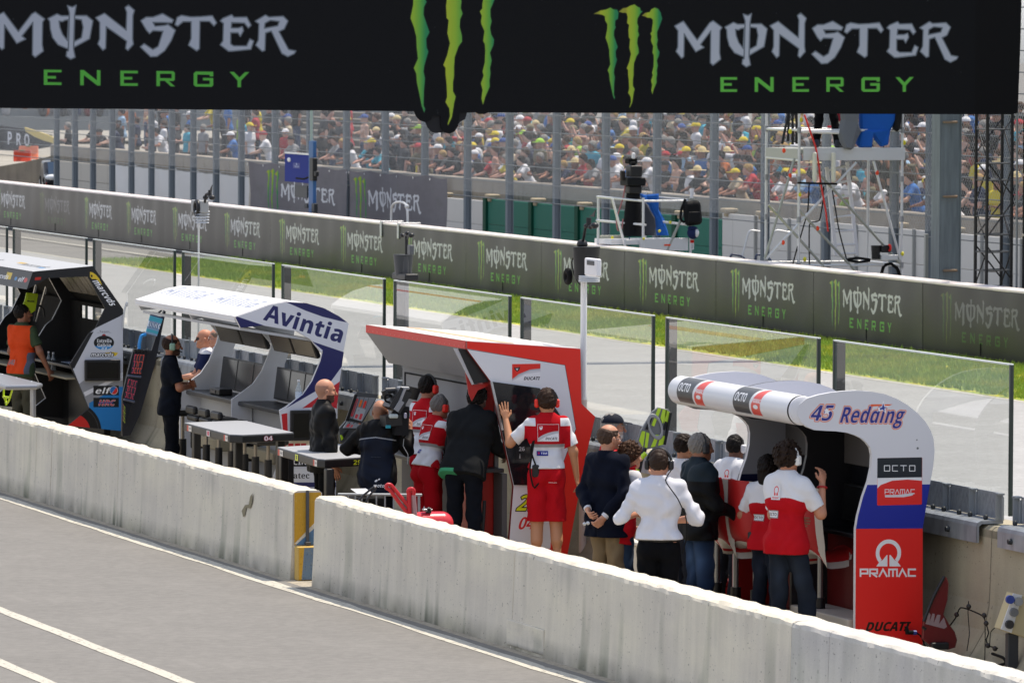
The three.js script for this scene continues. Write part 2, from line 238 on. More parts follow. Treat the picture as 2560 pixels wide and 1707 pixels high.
const wallProf = [[WZ + 0.03, 0], [WZ + 0.012, 0.35], [WZ, 0.795], [WZ - 0.012, 0.825], [WZ - 0.045, 0.84], [WB + 0.03, 0.84], [WB, 0.815], [WB - 0.02, 0]];
const wob = (x, i, p) => { const t = p[1] > 0.78 ? 1 : 0.25; return [t * 0.012 * (vnoise(x * 9, i * 3, 9999, 99, 3) - 0.5) + 0.012 * (vnoise(x * 0.6, 1, 9999, 99, 8) - 0.5), t * 0.014 * (vnoise(x * 7, i * 5, 9999, 99, 5) - 0.5)]; };
const wallSeg = (w, x0, x1, mat) => { const g = sweepX(wallProf, x0, x1, Math.max(2, Math.ceil((x1 - x0) / 0.06)), wob), e = [0.0015, -0.0015].map((d, k) => plateX(k ? x1 : x0 + 0.01, wallProf.map((p) => [-p[0] - (p[0] > -16.25 ? 0 : 0), p[1]]), 0.01)); return part(w, 'wall_segment', merge([g, ...e]), mat); };
{
  const w = thing('concrete_wall', 'weathered concrete pit wall, left section that ends in a yellow and blue painted face', 'concrete wall', [-62, 0, -16.26]);
  const cuts = [-110, -92, -80, onZ(WZ, [90, 1150])[ 'x' ], onZ(WZ, [128, 1170]).x, onZ(WZ, [295, 1230]).x, -56.0];
  for (let i = 0; i < cuts.length - 1; i++) wallSeg(w, cuts[i] + (i ? 0.006 : 0), cuts[i + 1], wallConcrete);
  // painted end and the low step in the gap
  const endTex = canvasTex(256, 512, (c, W, H) => {
    c.fillStyle = '#c79a36'; c.fillRect(0, 0, W, H); c.fillStyle = '#d8d4c4'; c.beginPath(); trace(c, [[0, H * 0.98], [W, H * 0.46], [W, H * 0.62], [W * 0.25, H]]); c.fill(); c.fillStyle = '#5a80a6'; c.beginPath(); trace(c, [[W * 0.06, H], [W, H * 0.58], [W, H]]); c.fill();
    for (let i = 0; i < 420; i++) { c.fillStyle = `rgba(${i % 3 ? '120,110,80' : '225,215,190'},${rr(0.05, 0.3)})`; c.fillRect(rr(0, W), rr(0, H), rr(1, 6), rr(2, 26)); }
  });
  part(w, 'painted_end', quadX(-55.985, 16.125, 16.385, 0.33, 0.822), PRINT(endTex, 0.7));
  const stepTex = canvasTex(256, 256, (c, W, H) => {
    c.fillStyle = '#6f8496'; c.fillRect(0, 0, W, H); c.fillStyle = '#cfa23c'; c.beginPath(); trace(c, [[0, 0], [W * 0.2, 0], [W * 0.1, H], [0, H]]); c.fill(); c.beginPath(); trace(c, [[W * 0.8, 0], [W, 0], [W, H], [W * 0.88, H]]); c.fill();
    for (let i = 0; i < 300; i++) { c.fillStyle = `rgba(${i % 2 ? '70,66,58' : '190,170,120'},${rr(0.05, 0.35)})`; c.fillRect(rr(0, W), rr(0, H), rr(1, 8), rr(2, 18)); }
  });
  part(w, 'step', box2(-55.99, -55.86, 0, 0.32, -16.40, -16.125, 0.012), MAT(0xc9a860, 0.9));
  part(w, 'step_paint', quadX(-55.855, 16.135, 16.39, 0.01, 0.31), PRINT(stepTex, 0.8));
  part(w, 'iron_bar', merge([box2(-55.985, -55.95, 0.335, 0.845, -16.262, -16.235, 0.006), box2(-55.985, -55.93, 0.33, 0.36, -16.275, -16.222, 0.006)]), MAT(0x5b5d60, 0.6, 0.4));
  // spalled patch near the end
  part(w, 'chipped_patch', (() => { const s = new THREE.Shape([[0, 0], [0.05, 0.08], [0.11, 0.10], [0.13, 0.2], [0.17, 0.25], [0.16, 0.13], [0.13, 0.06], [0.07, 0.05], [0.05, -0.05], [0.02, -0.07]].map((p) => new THREE.Vector2(p[0] * 2.3, p[1] * 0.8))); const g = new THREE.ShapeGeometry(s); g.translate(-57.75, 0.52, WZ + 0.018); return g; })(), MAT(0x8f8770, 0.95));
  const v = thing('concrete_wall', 'concrete pit wall, right section in the foreground below the crowd of crew', 'concrete wall', [-46, 0, -16.26]);
  const c2 = [-55.28, -49.3, onZ(WZ, [1980, 1550]).x, onZ(WZ, [2075, 1570]).x, -36, -26];
  for (let i = 0; i < c2.length - 1; i++) wallSeg(v, c2[i] + (i ? 0.005 : 0), c2[i + 1], i >= 2 ? wallPale : wallConcrete);
  part(v, 'repair_plate', box2(onZ(WZ, [1275, 1600]).x, onZ(WZ, [1367, 1600]).x, 0.02, 0.24, WZ + 0.005, WZ + 0.035, 0.012), wallConcrete);
}

// ------------------------------------------------------------------ debris wall between pit and track: concrete base, steel cap, steel plates, glass
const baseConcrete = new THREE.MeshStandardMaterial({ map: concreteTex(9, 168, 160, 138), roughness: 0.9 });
const plateSteel = new THREE.MeshStandardMaterial({ map: pixelTex(256, 256, (u, v) => { const q = 0.88 + 0.3 * fbm(u * 20, v * 6, 20, 6, 4, 4); return [146 * q, 150 * q, 155 * q]; }), roughness: 0.5, metalness: 0.3 });
const glassMat = new THREE.MeshPhysicalMaterial({ color: 0xf0f3f1, roughness: 0.0, metalness: 0, transmission: 0.93, thickness: 0, ior: 1.5, side: THREE.DoubleSide });
const glassEdge = MAT(0x2e3a36, 0.3), glassRim = MAT(0xd6dcd8, 0.25);
const GZ = -19.72, GP = 4.445, G0 = -47.13;
{
  const b = thing('debris_wall', 'concrete wall with grey steel cap and plates carrying tall glass panes along the track', 'wall', [-62, 0, -19.7]);
  const prof = [[-19.24, 0], [-19.32, 0.1], [-19.43, 0.28], [-19.47, 0.5], [-19.49, 1.10], [-19.53, 1.13], [-19.9, 1.13], [-19.94, 0.5], [-20.1, 0.0]];
  for (let k = -2; k < 9; k++) {
    const x1 = G0 - GP * k, xp = x1 - GP;                              // this bay runs from xp (its post) to x1
    const l = xp + 0.37, r = x1 + 0.0;
    part(b, 'base', merge([sweepX(prof, xp + 0.16, x1 + 0.15, 12), plateX(x1 + 0.15, prof.map((p) => [-p[0], p[1]]), 0.01)]), baseConcrete);
    const capProf = [[-19.425, 0.985], [-19.425, 1.12], [-19.435, 1.15], [-19.46, 1.165], [-19.66, 1.165], [-19.66, 1.14], [-19.47, 1.14], [-19.445, 1.12], [-19.445, 0.985], [-19.425, 0.985]];
    const cap = part(b, 'cap', merge([sweepX(capProf, l + 0.05, r - 0.02, 1), plateX(r - 0.02, capProf.slice(0, -1).map((p) => [-p[0], p[1]]), 0.008)]), plateSteel);
    const bolts = []; for (let i = 0; i < 6; i++) { const bx = l + 0.35 + i * 0.62; bolts.push(aim(new THREE.CylinderGeometry(0.022, 0.026, 0.03, 8), V(bx, 1.055, -19.425), V(bx, 1.055, -19.39))); }
    for (let i = 0; i < 14; i++) bolts.push(ball(l + 0.12 + i * 0.29 + (i % 2) * 0.05, 1.185, -19.55, 0.022, 0.026, 0.022, 7));
    part(b, 'bolts', merge(bolts), darkSteel);
    const n = 7, w = (r - l) / n;
    for (let i = 0; i < n; i++) part(b, 'steel_plate', box2(l + i * w + 0.02, l + (i + 1) * w - 0.02, 1.17, 1.39, -19.66, -19.645, 0.003), plateSteel);
    for (let i = 0; i <= n; i++) { const x = l + i * w; part(b, 'bracket', merge([box2(x - 0.035, x + 0.035, 1.17, 1.365, -19.644, -19.625, 0.003), box2(x - 0.006, x + 0.006, 1.17, 1.385, -19.64, -19.58, 0.002), box2(x - 0.035, x + 0.045, 1.38, 1.396, -19.645, -19.585, 0.003)]), galv); }
    const pane = part(b, 'glass_pane', quadZ(GZ, l + 0.03, r - 0.03, 1.2, 2.44), glassMat);
    part(pane, 'glass_edge', merge([box2(r - 0.03, r, 1.2, 2.45, GZ - 0.016, GZ + 0.016, 0.003), box2(l, l + 0.03, 1.2, 2.45, GZ - 0.016, GZ + 0.016, 0.003)]), glassEdge);
    part(pane, 'glass_rim', box2(l, r, 2.443, 2.458, GZ - 0.014, GZ + 0.014, 0.003), glassRim);
    const post = part(b, 'post', merge([box2(xp + 0.30, xp + 0.39, 1.13, 2.44, GZ - 0.10, GZ - 0.02, 0.004), box2(xp + 0.27, xp + 0.43, 1.13, 1.15, GZ - 0.16, GZ + 0.08, 0.003)]), MAT(0x34322e, 0.5, 0.2));
  }
}

// ------------------------------------------------------------------ trackside boards
const BZ = -37.45;
const boardTex = canvasTex(1460, 340, (c, W, H) => {
  const s = W / 4.86, Y = (y) => H - y / 1.12 * H;
  c.fillStyle = '#2d2e2d'; c.fillRect(0, 0, W, H);
  for (let i = 0; i < 900; i++) { c.fillStyle = `rgba(${i % 2 ? '95,95,92' : '30,30,30'},${rr(0.02, 0.10)})`; c.fillRect(rr(0, W), rr(0, H), rr(4, 60), rr(2, 8)); }
  const X = (x) => (x + 0.72) * s;
  drawClaws(c, [X(0), Y(1.02)], [X(0.5), Y(1.02)], [X(0), Y(0.11)]);
  drawWord(c, [X(0.62), Y(0.95)], [X(3.28), Y(0.95)], [X(0.62), Y(0.46)], '#c2c4c6', null);
  drawEnergy(c, [X(0.95), Y(0.385)], [X(2.8), Y(0.385)], [X(0.95), Y(0.215)], '#5fae42');
  c.fillStyle = '#777'; for (const x of [0.06, 2.4, 2.46, 4.8]) for (const y of [0.06, 0.4, 0.75, 1.06]) { c.beginPath(); c.arc(x * s, Y(y), 3, 0, 7); c.fill(); }
});
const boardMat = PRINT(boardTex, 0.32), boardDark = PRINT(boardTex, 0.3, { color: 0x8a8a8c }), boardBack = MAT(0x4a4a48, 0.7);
{
  const b = thing('trackside_barrier', 'long low barrier of black energy drink boards with white top edge along the grass', 'barrier', [-115, 0, -37.6]);
  part(b, 'barrier_wall', box2(-175, -60, 0, 1.08, -37.85, -37.52, 0.02), MAT(0xa9a69d, 0.9));
  const LX = [-163.1, -158.3, -153.48, -148.74, -144.65, -140.4, -135.79, -131.29, -126.57, -121.85, -116.99, -112.19, -107.32, -102.37, -97.53, -92.55, -87.6, -82.7, -77.8];
  for (let i = 0; i < LX.length; i++) {
    const x0 = LX[i] - 0.72, x1 = i + 1 < LX.length ? LX[i + 1] - 0.72 : x0 + 4.86, k = (x1 - x0) / 4.86;
    const g = new THREE.PlaneGeometry(x1 - x0 - 0.012, 1.09, 24, 4); const p = g.attributes.position;
    for (let j = 0; j < p.count; j++) p.setZ(j, 0.012 * (vnoise((x0 + p.getX(j)) * 1.6, p.getY(j) * 2, 9999, 99, 2) - 0.5) + 0.006 * Math.sin(p.getX(j) * 5.2));
    g.computeVertexNormals(); g.translate((x0 + x1) / 2, 0.565, BZ);
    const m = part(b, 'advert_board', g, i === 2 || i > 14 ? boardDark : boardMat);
    part(m, 'board_seam', box2(x0 - 0.012, x0 + 0.01, 0.02, 1.1, BZ - 0.03, BZ - 0.004, 0.002), blackMatt); part(m, 'board_seam', box2((x0 + x1) / 2 - 0.004, (x0 + x1) / 2 + 0.004, 0.05, 0.25, BZ + 0.004, BZ + 0.014, 0.001), blackMatt);
  }
  for (let x = -175; x < -62; x += 4) part(b, 'top_edge', box2(x + 0.01, x + 3.99, 1.105, 1.145, -37.86, BZ + 0.004, 0.008), [whitePaint, MAT(0xdfe6e2, 0.4), whitePaint, MAT(0xe6dcd8, 0.4)][Math.abs(Math.round(x)) % 4]);
  [1, 0].forEach((k) => part(b, 'clamp', merge((() => { const x = onZ(BZ, [k ? 955 : 998, 575]).x; return [box2(x - 0.05, x + 0.05, 0.85, 1.17, BZ + 0.01, BZ + 0.04, 0.01), box2(x - 0.05, x + 0.05, 1.15, 1.185, -37.9, BZ + 0.04, 0.01)]; })()), alu));
}

// ------------------------------------------------------------------ catch fence
const FZ = -40.2;
const meshAlpha = canvasTex(128, 128, (c, W, H) => { c.fillStyle = '#000'; c.fillRect(0, 0, W, H); c.strokeStyle = '#fff'; c.lineWidth = 12; c.beginPath(); c.moveTo(-10, -10); c.lineTo(138, 138); c.moveTo(-10, 138); c.lineTo(138, -10); c.stroke(); });
meshAlpha.wrapS = meshAlpha.wrapT = THREE.RepeatWrapping; meshAlpha.colorSpace = THREE.NoColorSpace;
{
  const f = thing('catch_fence', 'tall catch fence of grey steel posts, mesh and cables before the spectators', 'fence', [-118, 0, FZ]);
  const pxs = [140, 186, 231, 279, 327, 377, 428, 482, 539, 602, 686, 773, 865, 962, 1061, 1168, 1273, 1391, 1514, 1642, 1785, 1913, 2066, 2236, 2326, 2515];
  const postMat = MAT(0x737c83, 0.6, 0.1);
  for (const q of pxs) { const x = onZ(FZ, [q, 500]).x; part(f, 'post', merge([box2(x - 0.065, x + 0.065, 0, 6.4, FZ - 0.075, FZ - 0.06, 0.003), box2(x - 0.065, x + 0.065, 0, 6.4, FZ + 0.05, FZ + 0.065, 0.003), box2(x - 0.006, x + 0.006, 0, 6.4, FZ - 0.06, FZ + 0.05, 0.001), box2(x - 0.12, x + 0.12, 0, 0.02, FZ - 0.13, FZ + 0.12, 0.002)]), postMat); }
  const xa = -176, xb = -76;
  for (let i = 0; i < 14; i++) { const y = 1.62 + i * 0.36; part(f, 'cable', tube(V(xa, y, FZ + 0.085), V(xb, y, FZ + 0.085), 0.011, 0.011, 5), MAT(0x6c7276, 0.5, 0.4)); }
  const g = quadZ(FZ + 0.1, xa, xb, 1.72, 6.4), uv = g.attributes.uv; for (let i = 0; i < uv.count; i++) uv.setXY(i, uv.getX(i) * (xb - xa) / 0.075, uv.getY(i) * 4.68 / 0.11);
  part(f, 'chain_link_mesh', g, new THREE.MeshStandardMaterial({ color: 0xb9bcbc, roughness: 0.5, metalness: 0.3, alphaMap: meshAlpha, alphaTest: 0.5, side: THREE.DoubleSide }));
}

// ------------------------------------------------------------------ spectator wall and terrace
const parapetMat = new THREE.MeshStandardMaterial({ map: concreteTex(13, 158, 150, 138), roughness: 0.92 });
const greenPanel = MAT(0x2f7363, 0.6), greenPost = MAT(0x0d4a38, 0.6), whitePanel = MAT(0xd0d0cd, 0.6), seamMat = MAT(0x9c9d9a, 0.7);
{
  const w = thing('service_wall', 'low wall of white and green panels behind the catch fence', 'wall', [-125, 0, -45]);
  const seams = [1050, 1100, 1216, 1330, 1446, 1571, 1690, 1806, 1832, 1893, 1977, 2060, 2145, 2230, 2290, 2370, 2460, 2560, 2680, 2800];
  for (let i = 0; i < seams.length - 1; i++) {
    const x0 = onZ(-45, [seams[i], 520]).x, x1 = onZ(-45, [seams[i + 1], 520]).x, gr = seams[i] >= 1216 && seams[i] < 1806, top = gr ? 1.16 : seams[i] < 1216 ? 1.1 : 1.3;
    part(w, 'wall_panel', merge([box2(x0 + 0.01, x1 - 0.01, 0, top * 0.48, -45.06, -45, 0.01), box2(x0 + 0.01, x1 - 0.01, top * 0.485, top, -45.06, -45, 0.01)]), gr ? greenPanel : whitePanel, gr ? 'green panel' : 'white panel');
    if (gr || i > 8) part(w, 'panel_post', box2(x0 - (gr ? 0.12 : 0.03), x0 + (gr ? 0.12 : 0.03), 0, top + 0.02, -45.0, -44.94, 0.01), gr ? greenPost : seamMat);
    if (gr || i % 2) part(w, 'post_cap', merge([box(x0 + 0.3, top + 0.07, -45.05, 0.32, 0.09, 0.3, 0.03), box(x0 + 0.3, top + 0.0, -45.05, 0.18, 0.12, 0.2, 0.02)]), MAT(0xb0a48c, 0.9));
  }
  // pale panels and sheets further left
  for (let i = 0; i < 10; i++) { const x = onZ(-45, [136, 400]).x + i * 3.2; part(w, 'wall_panel', merge([box2(x + 0.01, x + 3.18, 0, 0.6, -45.06, -45, 0.01), box2(x + 0.01, x + 3.18, 0.61, 1.15, -45.06, -45, 0.01)]), MAT(0xb3b0a8, 0.7), 'pale grey panel'); }
  const p = thing('spectator_parapet', 'beige concrete parapet that the front row of spectators leans on', 'parapet', [-125, 0, -45.7]);
  const XE = onZ(-45.7, [136, 400]).x; for (let x = XE; x < -70; x += 6) part(p, 'parapet_block', worldUV(box2(x + 0.008, x + 5.992, 0, 1.58 + rr(-0.008, 0.008), -45.95, -45.55, 0.02)), parapetMat);
  const st = []; for (let n = 0; n < 13; n++) st.push(box2(XE - n * 0.6, -68, 0, 0.55 + n * 0.165, -46.8 - n * 0.8, -46.0 - n * 0.8, 0.01));
  struct('spectator_terrace', worldUV(merge(st)), new THREE.MeshStandardMaterial({ map: parapetMat.map, color: 0xb0b0b0, roughness: 0.95 }));
}
// white sheets hung behind the posts
{
  const clothMat = MAT(0xd6d8da, 0.75, 0, { side: THREE.DoubleSide });
  const e = [286, 333, 384, 436, 490, 545, 622].map((q) => onZ(-43, [q, 420]).x);
  const lab = ['leftmost of the white plastic sheets hung behind the fence posts', 'second white plastic sheet from the left behind the fence posts', 'third white plastic sheet from the left with a torn tan patch', 'fourth white plastic sheet from the left behind the fence posts', 'fifth white plastic sheet from the left behind the fence posts', 'white plastic sheet hung next to the grey banner'];
  for (let i = 0; i < 6; i++) {
    const w = e[i + 1] - e[i] - 0.06, g = new THREE.PlaneGeometry(w, 1.36, 18, 10), p = g.attributes.position;
    for (let j = 0; j < p.count; j++) { const x = p.getX(j), y = p.getY(j); p.setZ(j, 0.05 * (fbm((x + i * 7) * 1.8 + y, y * 1.2, 999, 99, 6, 3) - 0.5) * 2); if (y > 0.6) p.setY(j, y - 0.06 * Math.sin((x / w + 0.5) * Math.PI)); }
    g.computeVertexNormals(); g.translate((e[i] + e[i + 1]) / 2, 0.72, -43);
    const t = thing('white_sheet', lab[i], 'plastic sheet', [(e[i] + e[i + 1]) / 2, 0, -43], 'white sheets behind the fence posts'); part(t, 'sheet', g, clothMat);
    part(t, 'sheet_rope', tube(V(e[i], 1.42, -43.02), V(e[i + 1], 1.42, -43.02), 0.012, 0.012, 5), galv);
  }
}
// two grey banners hung on the fence
{
  const gx = [[620, 872], [874, 1123]];
  gx.forEach(([a, b], i) => {
    const x0 = onZ(FZ + 0.16, [a, 430]).x, x1 = onZ(FZ + 0.16, [b, 450]).x, w = x1 - x0;
    const px2 = (q, y) => { const P = onZ(FZ + 0.16, [q, y]); return [(P.x - x0) / w * 1024, (2.0 - P.y) / 1.55 * 256 * 1.0]; };
    const tex = canvasTex(1024, 256, (c, W, H) => {
      c.fillStyle = '#727074'; c.fillRect(0, 0, W, H); for (let k = 0; k < 300; k++) { c.fillStyle = `rgba(${k % 2 ? '128,128,130' : '88,88,90'},0.06)`; c.fillRect(rr(0, W), rr(0, H), rr(10, 80), rr(4, 30)); }
      const C = crop(3.675, 500, 260), P = (x, y) => px2(...C(x, y));
      if (i === 0) { drawClaws(c, P(612, 583), P(720, 597), P(625, 1040)); drawWord(c, P(738, 690), P(1235, 745), P(738, 895), '#cdcfd2', null); }
      else { drawClaws(c, P(1418, 650), P(1535, 668), P(1430, 1110)); drawWord(c, P(1550, 745), P(2020, 790), P(1550, 985), '#cdcfd2', null); }
    });
    const g = new THREE.PlaneGeometry(w, 1.55, 40, 14), p = g.attributes.position;
    for (let j = 0; j < p.count; j++) { const x = p.getX(j), y = p.getY(j); const k = (0.78 - y) / 1.55; p.setZ(j, 0.05 * Math.sin(x * 1.9 + i) * (0.4 + k) + 0.07 * (fbm((x + 20 * i + 9) * 1.3 + y * 0.8, y * 1.1, 999, 99, 3, 3) - 0.5)); p.setY(j, y + (y > 0.7 ? -0.05 * Math.abs(Math.sin(x * 1.5)) : 0)); }
    g.computeVertexNormals(); g.translate((x0 + x1) / 2, 2.0 - 0.775, FZ + 0.17);
    const t = thing('hanging_banner', i ? 'creased grey energy drink banner on the fence, right one with plain grey end' : 'grey energy drink banner on the fence behind the blue board', 'banner', [(x0 + x1) / 2, 0.4, FZ + 0.17]);
    part(t, 'cloth', g, PRINT(tex, 0.7, { side: THREE.DoubleSide }));
    const ey = []; for (let k = 0; k <= 6; k++) ey.push(new THREE.TorusGeometry(0.02, 0.006, 5, 10).translate(x0 + 0.05 + (w - 0.1) * k / 6, 1.92, FZ + 0.2)); part(t, 'eyelets', merge(ey), alu);
  });
}
// ------------------------------------------------------------------ overhead banner across the track
const NX = -91.5;
{
  const t = thing('overhead_banner', 'huge black energy drink banner hung across the track at the top', 'banner', [NX, 3.8, -30]);
  const U0 = 14, U1 = 38.40, Y0 = 3.60, Y1 = 6.9, S = 83;                 // metres and texture pixels per metre
  const C = (px, py) => { const P = onX(NX, [px, py]); return [(-P.z - U0) * S, (Y1 - P.y) * S]; };
  const tex = canvasTex(Math.round((U1 - U0) * S), Math.round((Y1 - Y0) * S), (c, W, H) => {
    c.fillStyle = '#0e0f12'; c.fillRect(0, 0, W, H);
    for (let i = 0; i < 160; i++) { c.fillStyle = `rgba(${i % 4 ? '70,74,80' : '190,195,200'},${rr(0.15, 0.6)})`; c.fillRect(rr(0, W), rr(0, H), rr(0.6, 1.5), rr(0.6, 2)); }
    drawClaws(c, C(1483, 10.5), C(1656, 10.5), C(1483, 270.5));
    drawWord(c, C(1687, 32), C(2396, 32), C(1687, 168), '#a5aab6', '#666d76', 2.2);
    drawEnergy(c, C(1801, 192.5), C(2286, 192.5), C(1801, 230), '#5cab45');
    drawClaws(c, C(978, -83), C(1246, -83), C(978, 315));
    drawWord(c, C(-15.5, 9), C(739, 16), C(-15.5, 147), '#9aa0ac', '#5f666e', 2.2);
    drawEnergy(c, C(107.7, 173.5), C(623, 180), C(107.7, 212.5), '#4f9e3e');
    c.fillStyle = '#0b0b0d'; c.fillRect(C(2440, 0)[0], 0, W, H);
  });
  const e = (px, py) => { const P = onX(NX, [px, py]); return [-P.z, P.y]; };
  const out = [[U0, 6.6], [U0, 3.98], e(0, 270), e(1036, 278), e(1040, 290), e(1050, 301), e(1062, 305), e(1076, 301), e(1081, 290), e(1101, 290), e(1102, 318), e(1110, 331), e(1124, 334), e(1137, 328), e(1145, 315), e(1149, 282), e(1190, 281), e(1198, 285), e(1212, 285), e(1220, 281), e(2530, 286), e(2546, 282), [e(2553, 100)[0], e(2553, 100)[1]], [e(2558, -60)[0], 6.6]];
  const g = plateX(NX, out, 0.03), p = g.attributes.position, uv = g.attributes.uv;
  for (let i = 0; i < p.count; i++) uv.setXY(i, (-p.getZ(i) - U0) / (U1 - U0), (p.getY(i) - Y0) / (Y1 - Y0));
  part(t, 'banner_cloth', g, [PRINT(tex, 0.75), blackMatt]);
  // grey pockets behind the drips
  part(t, 'drip_backing', plateX(NX - 0.03, [e(1066, 276), e(1060, 292), e(1070, 318), e(1078, 328), e(1090, 333), e(1106, 331), e(1140, 320), e(1152, 304), e(1164, 298), e(1170, 278)], 0.02), MAT(0x242427, 0.8));
  const fr = []; for (const y of [4.0, 6.55]) fr.push(tube(V(NX - 0.12, y, -13.5), V(NX - 0.12, y, -38.0), 0.04)); for (let z = -15; z > -38; z -= 2) fr.push(tube(V(NX - 0.12, 4.0, z), V(NX - 0.12, 6.55, z), 0.025)); for (let z = -14; z > -37; z -= 2) fr.push(tube(V(NX - 0.12, 4.0, z - 1), V(NX - 0.45, 5.2, z - 1), 0.02)); fr.push(tube(V(NX - 0.45, 5.2, -13.5), V(NX - 0.45, 5.2, -38), 0.04));
  part(t, 'carrying_truss', merge(fr), blackPaint);
}
// black truss tower and loudspeaker stack at the right end of the banner
{
  const zc = -38.35, xa = -92.9, s = 0.52;
  const t = thing('truss_tower', 'black lattice truss tower standing behind the boards under the banner end', 'truss tower', [-92.3, 0, -38.6]);
  const P = [2440, 2468, 2505, 2530].map((q, i) => { const z = [-38.25, -38.25, -38.8, -38.8][i]; const w = onZ(z, [q, 600]); return V(w.x, 0, z); });
  // square plan: corners found from the four uprights
  P.forEach((p) => part(t, 'upright', tube(p.clone().setY(0), p.clone().setY(4.6), 0.03, 0.03, 8), blackPaint));
  const pairsIJ = [[0, 1], [1, 3], [2, 3], [0, 2]];
  const rungs = [1.05, 1.32, 1.62, 1.9, 2.2, 2.78, 3.05, 3.6, 4.2].map((y) => y);
  pairsIJ.forEach(([a, b], k) => { for (const y of rungs) part(t, 'rung', tube(P[a].clone().setY(y), P[b].clone().setY(y), 0.014, 0.014, 6), MAT(0x55585a, 0.45, 0.5)); for (let i = 0; i < 6; i++) { const y = 0.4 + i * 0.68 + (k % 2) * 0.1, up = (i + k) % 2; part(t, 'brace', tube(P[up ? a : b].clone().setY(y), P[up ? b : a].clone().setY(y + 0.55), 0.013, 0.013, 6), blackPaint); } });
  const q = onZ(-38.5, [2548, 600]);
  const sp = thing('speaker_stack', 'tall black box at the right edge beside the lattice tower', 'loudspeaker', [q.x + 0.4, 0, -38.9]);
  for (let i = 0; i < 4; i++) { part(sp, 'cabinet', box2(q.x + 0.02, q.x + 0.9, 0.02 + i * 0.96, 0.95 + i * 0.96, -39.4, -38.55, 0.02), blackMatt); part(sp, 'grille', box2(q.x + 0.08, q.x + 0.84, 0.08 + i * 0.96, 0.9 + i * 0.96, -38.545, -38.53, 0.004), MAT(0x1c1c1d, 0.9)); }
  part(sp, 'cable', tube(V(q.x - 0.06, 0, -38.5), V(q.x - 0.1, 4, -38.5), 0.02, 0.02, 6), MAT(0x7c8082, 0.5));
}
// heavy grey steel column with rungs
{
  const w0 = onZ(-39.2, [2328, 600]), w2 = onZ(-39.2, [2400, 600]);
  const colMat = new THREE.MeshStandardMaterial({ map: pixelTex(256, 512, (u, v) => { const q = 0.86 + 0.3 * fbm(u * 8, v * 16, 8, 16, 4, 5) + 0.06 * (nh(Math.floor(u * 256), Math.floor(v * 512), 3) - 0.5); return [110 * q, 120 * q, 122 * q]; }), roughness: 0.6, metalness: 0.15 });
  const t = thing('steel_column', 'broad grey galvanised steel column with climbing rungs beside the lattice tower', 'column', [w0.x + 0.5, 0, -39.4]);
  const x0 = w0.x, x1 = onZ(-39.2, [2349, 600]).x, zf = -39.2, zb = onX(x1, [2400, 600]).z;
  part(t, 'front_flange', box2(x0, x1, 0, 7, zf - 0.02, zf, 0.004), colMat);
  part(t, 'web', box2(x1 - 0.02, x1, 0, 7, zb, zf - 0.021, 0.003), colMat);
  part(t, 'rear_flange', box2(x0, x1 + 0.02, 0, 7, zb - 0.022, zb - 0.001, 0.004), colMat);
  for (const py of [305, 491, 676]) { const a = onX(x1 + 0.05, [2361, py]), b = onX(x1 + 0.05, [2394, py]); part(t, 'rung', merge([tube(V(x1 + 0.06, a.y, a.z), V(x1 + 0.06, a.y, b.z), 0.022, 0.022, 8), tube(V(x1 - 0.01, a.y, a.z - 0.01), V(x1 + 0.06, a.y, a.z - 0.01), 0.015, 0.015, 6), tube(V(x1 - 0.01, a.y, b.z + 0.01), V(x1 + 0.06, a.y, b.z + 0.01), 0.015, 0.015, 6)]), MAT(0x8c7a66, 0.7, 0.2)); }
  const bx = onX(x1 + 0.03, [2322, 660]); part(t, 'cable_duct', box2(x0 - 0.32, x0 - 0.24, 0.2, 1.75, -39.26, -39.2, 0.01), MAT(0xa8aaa4, 0.6));
}
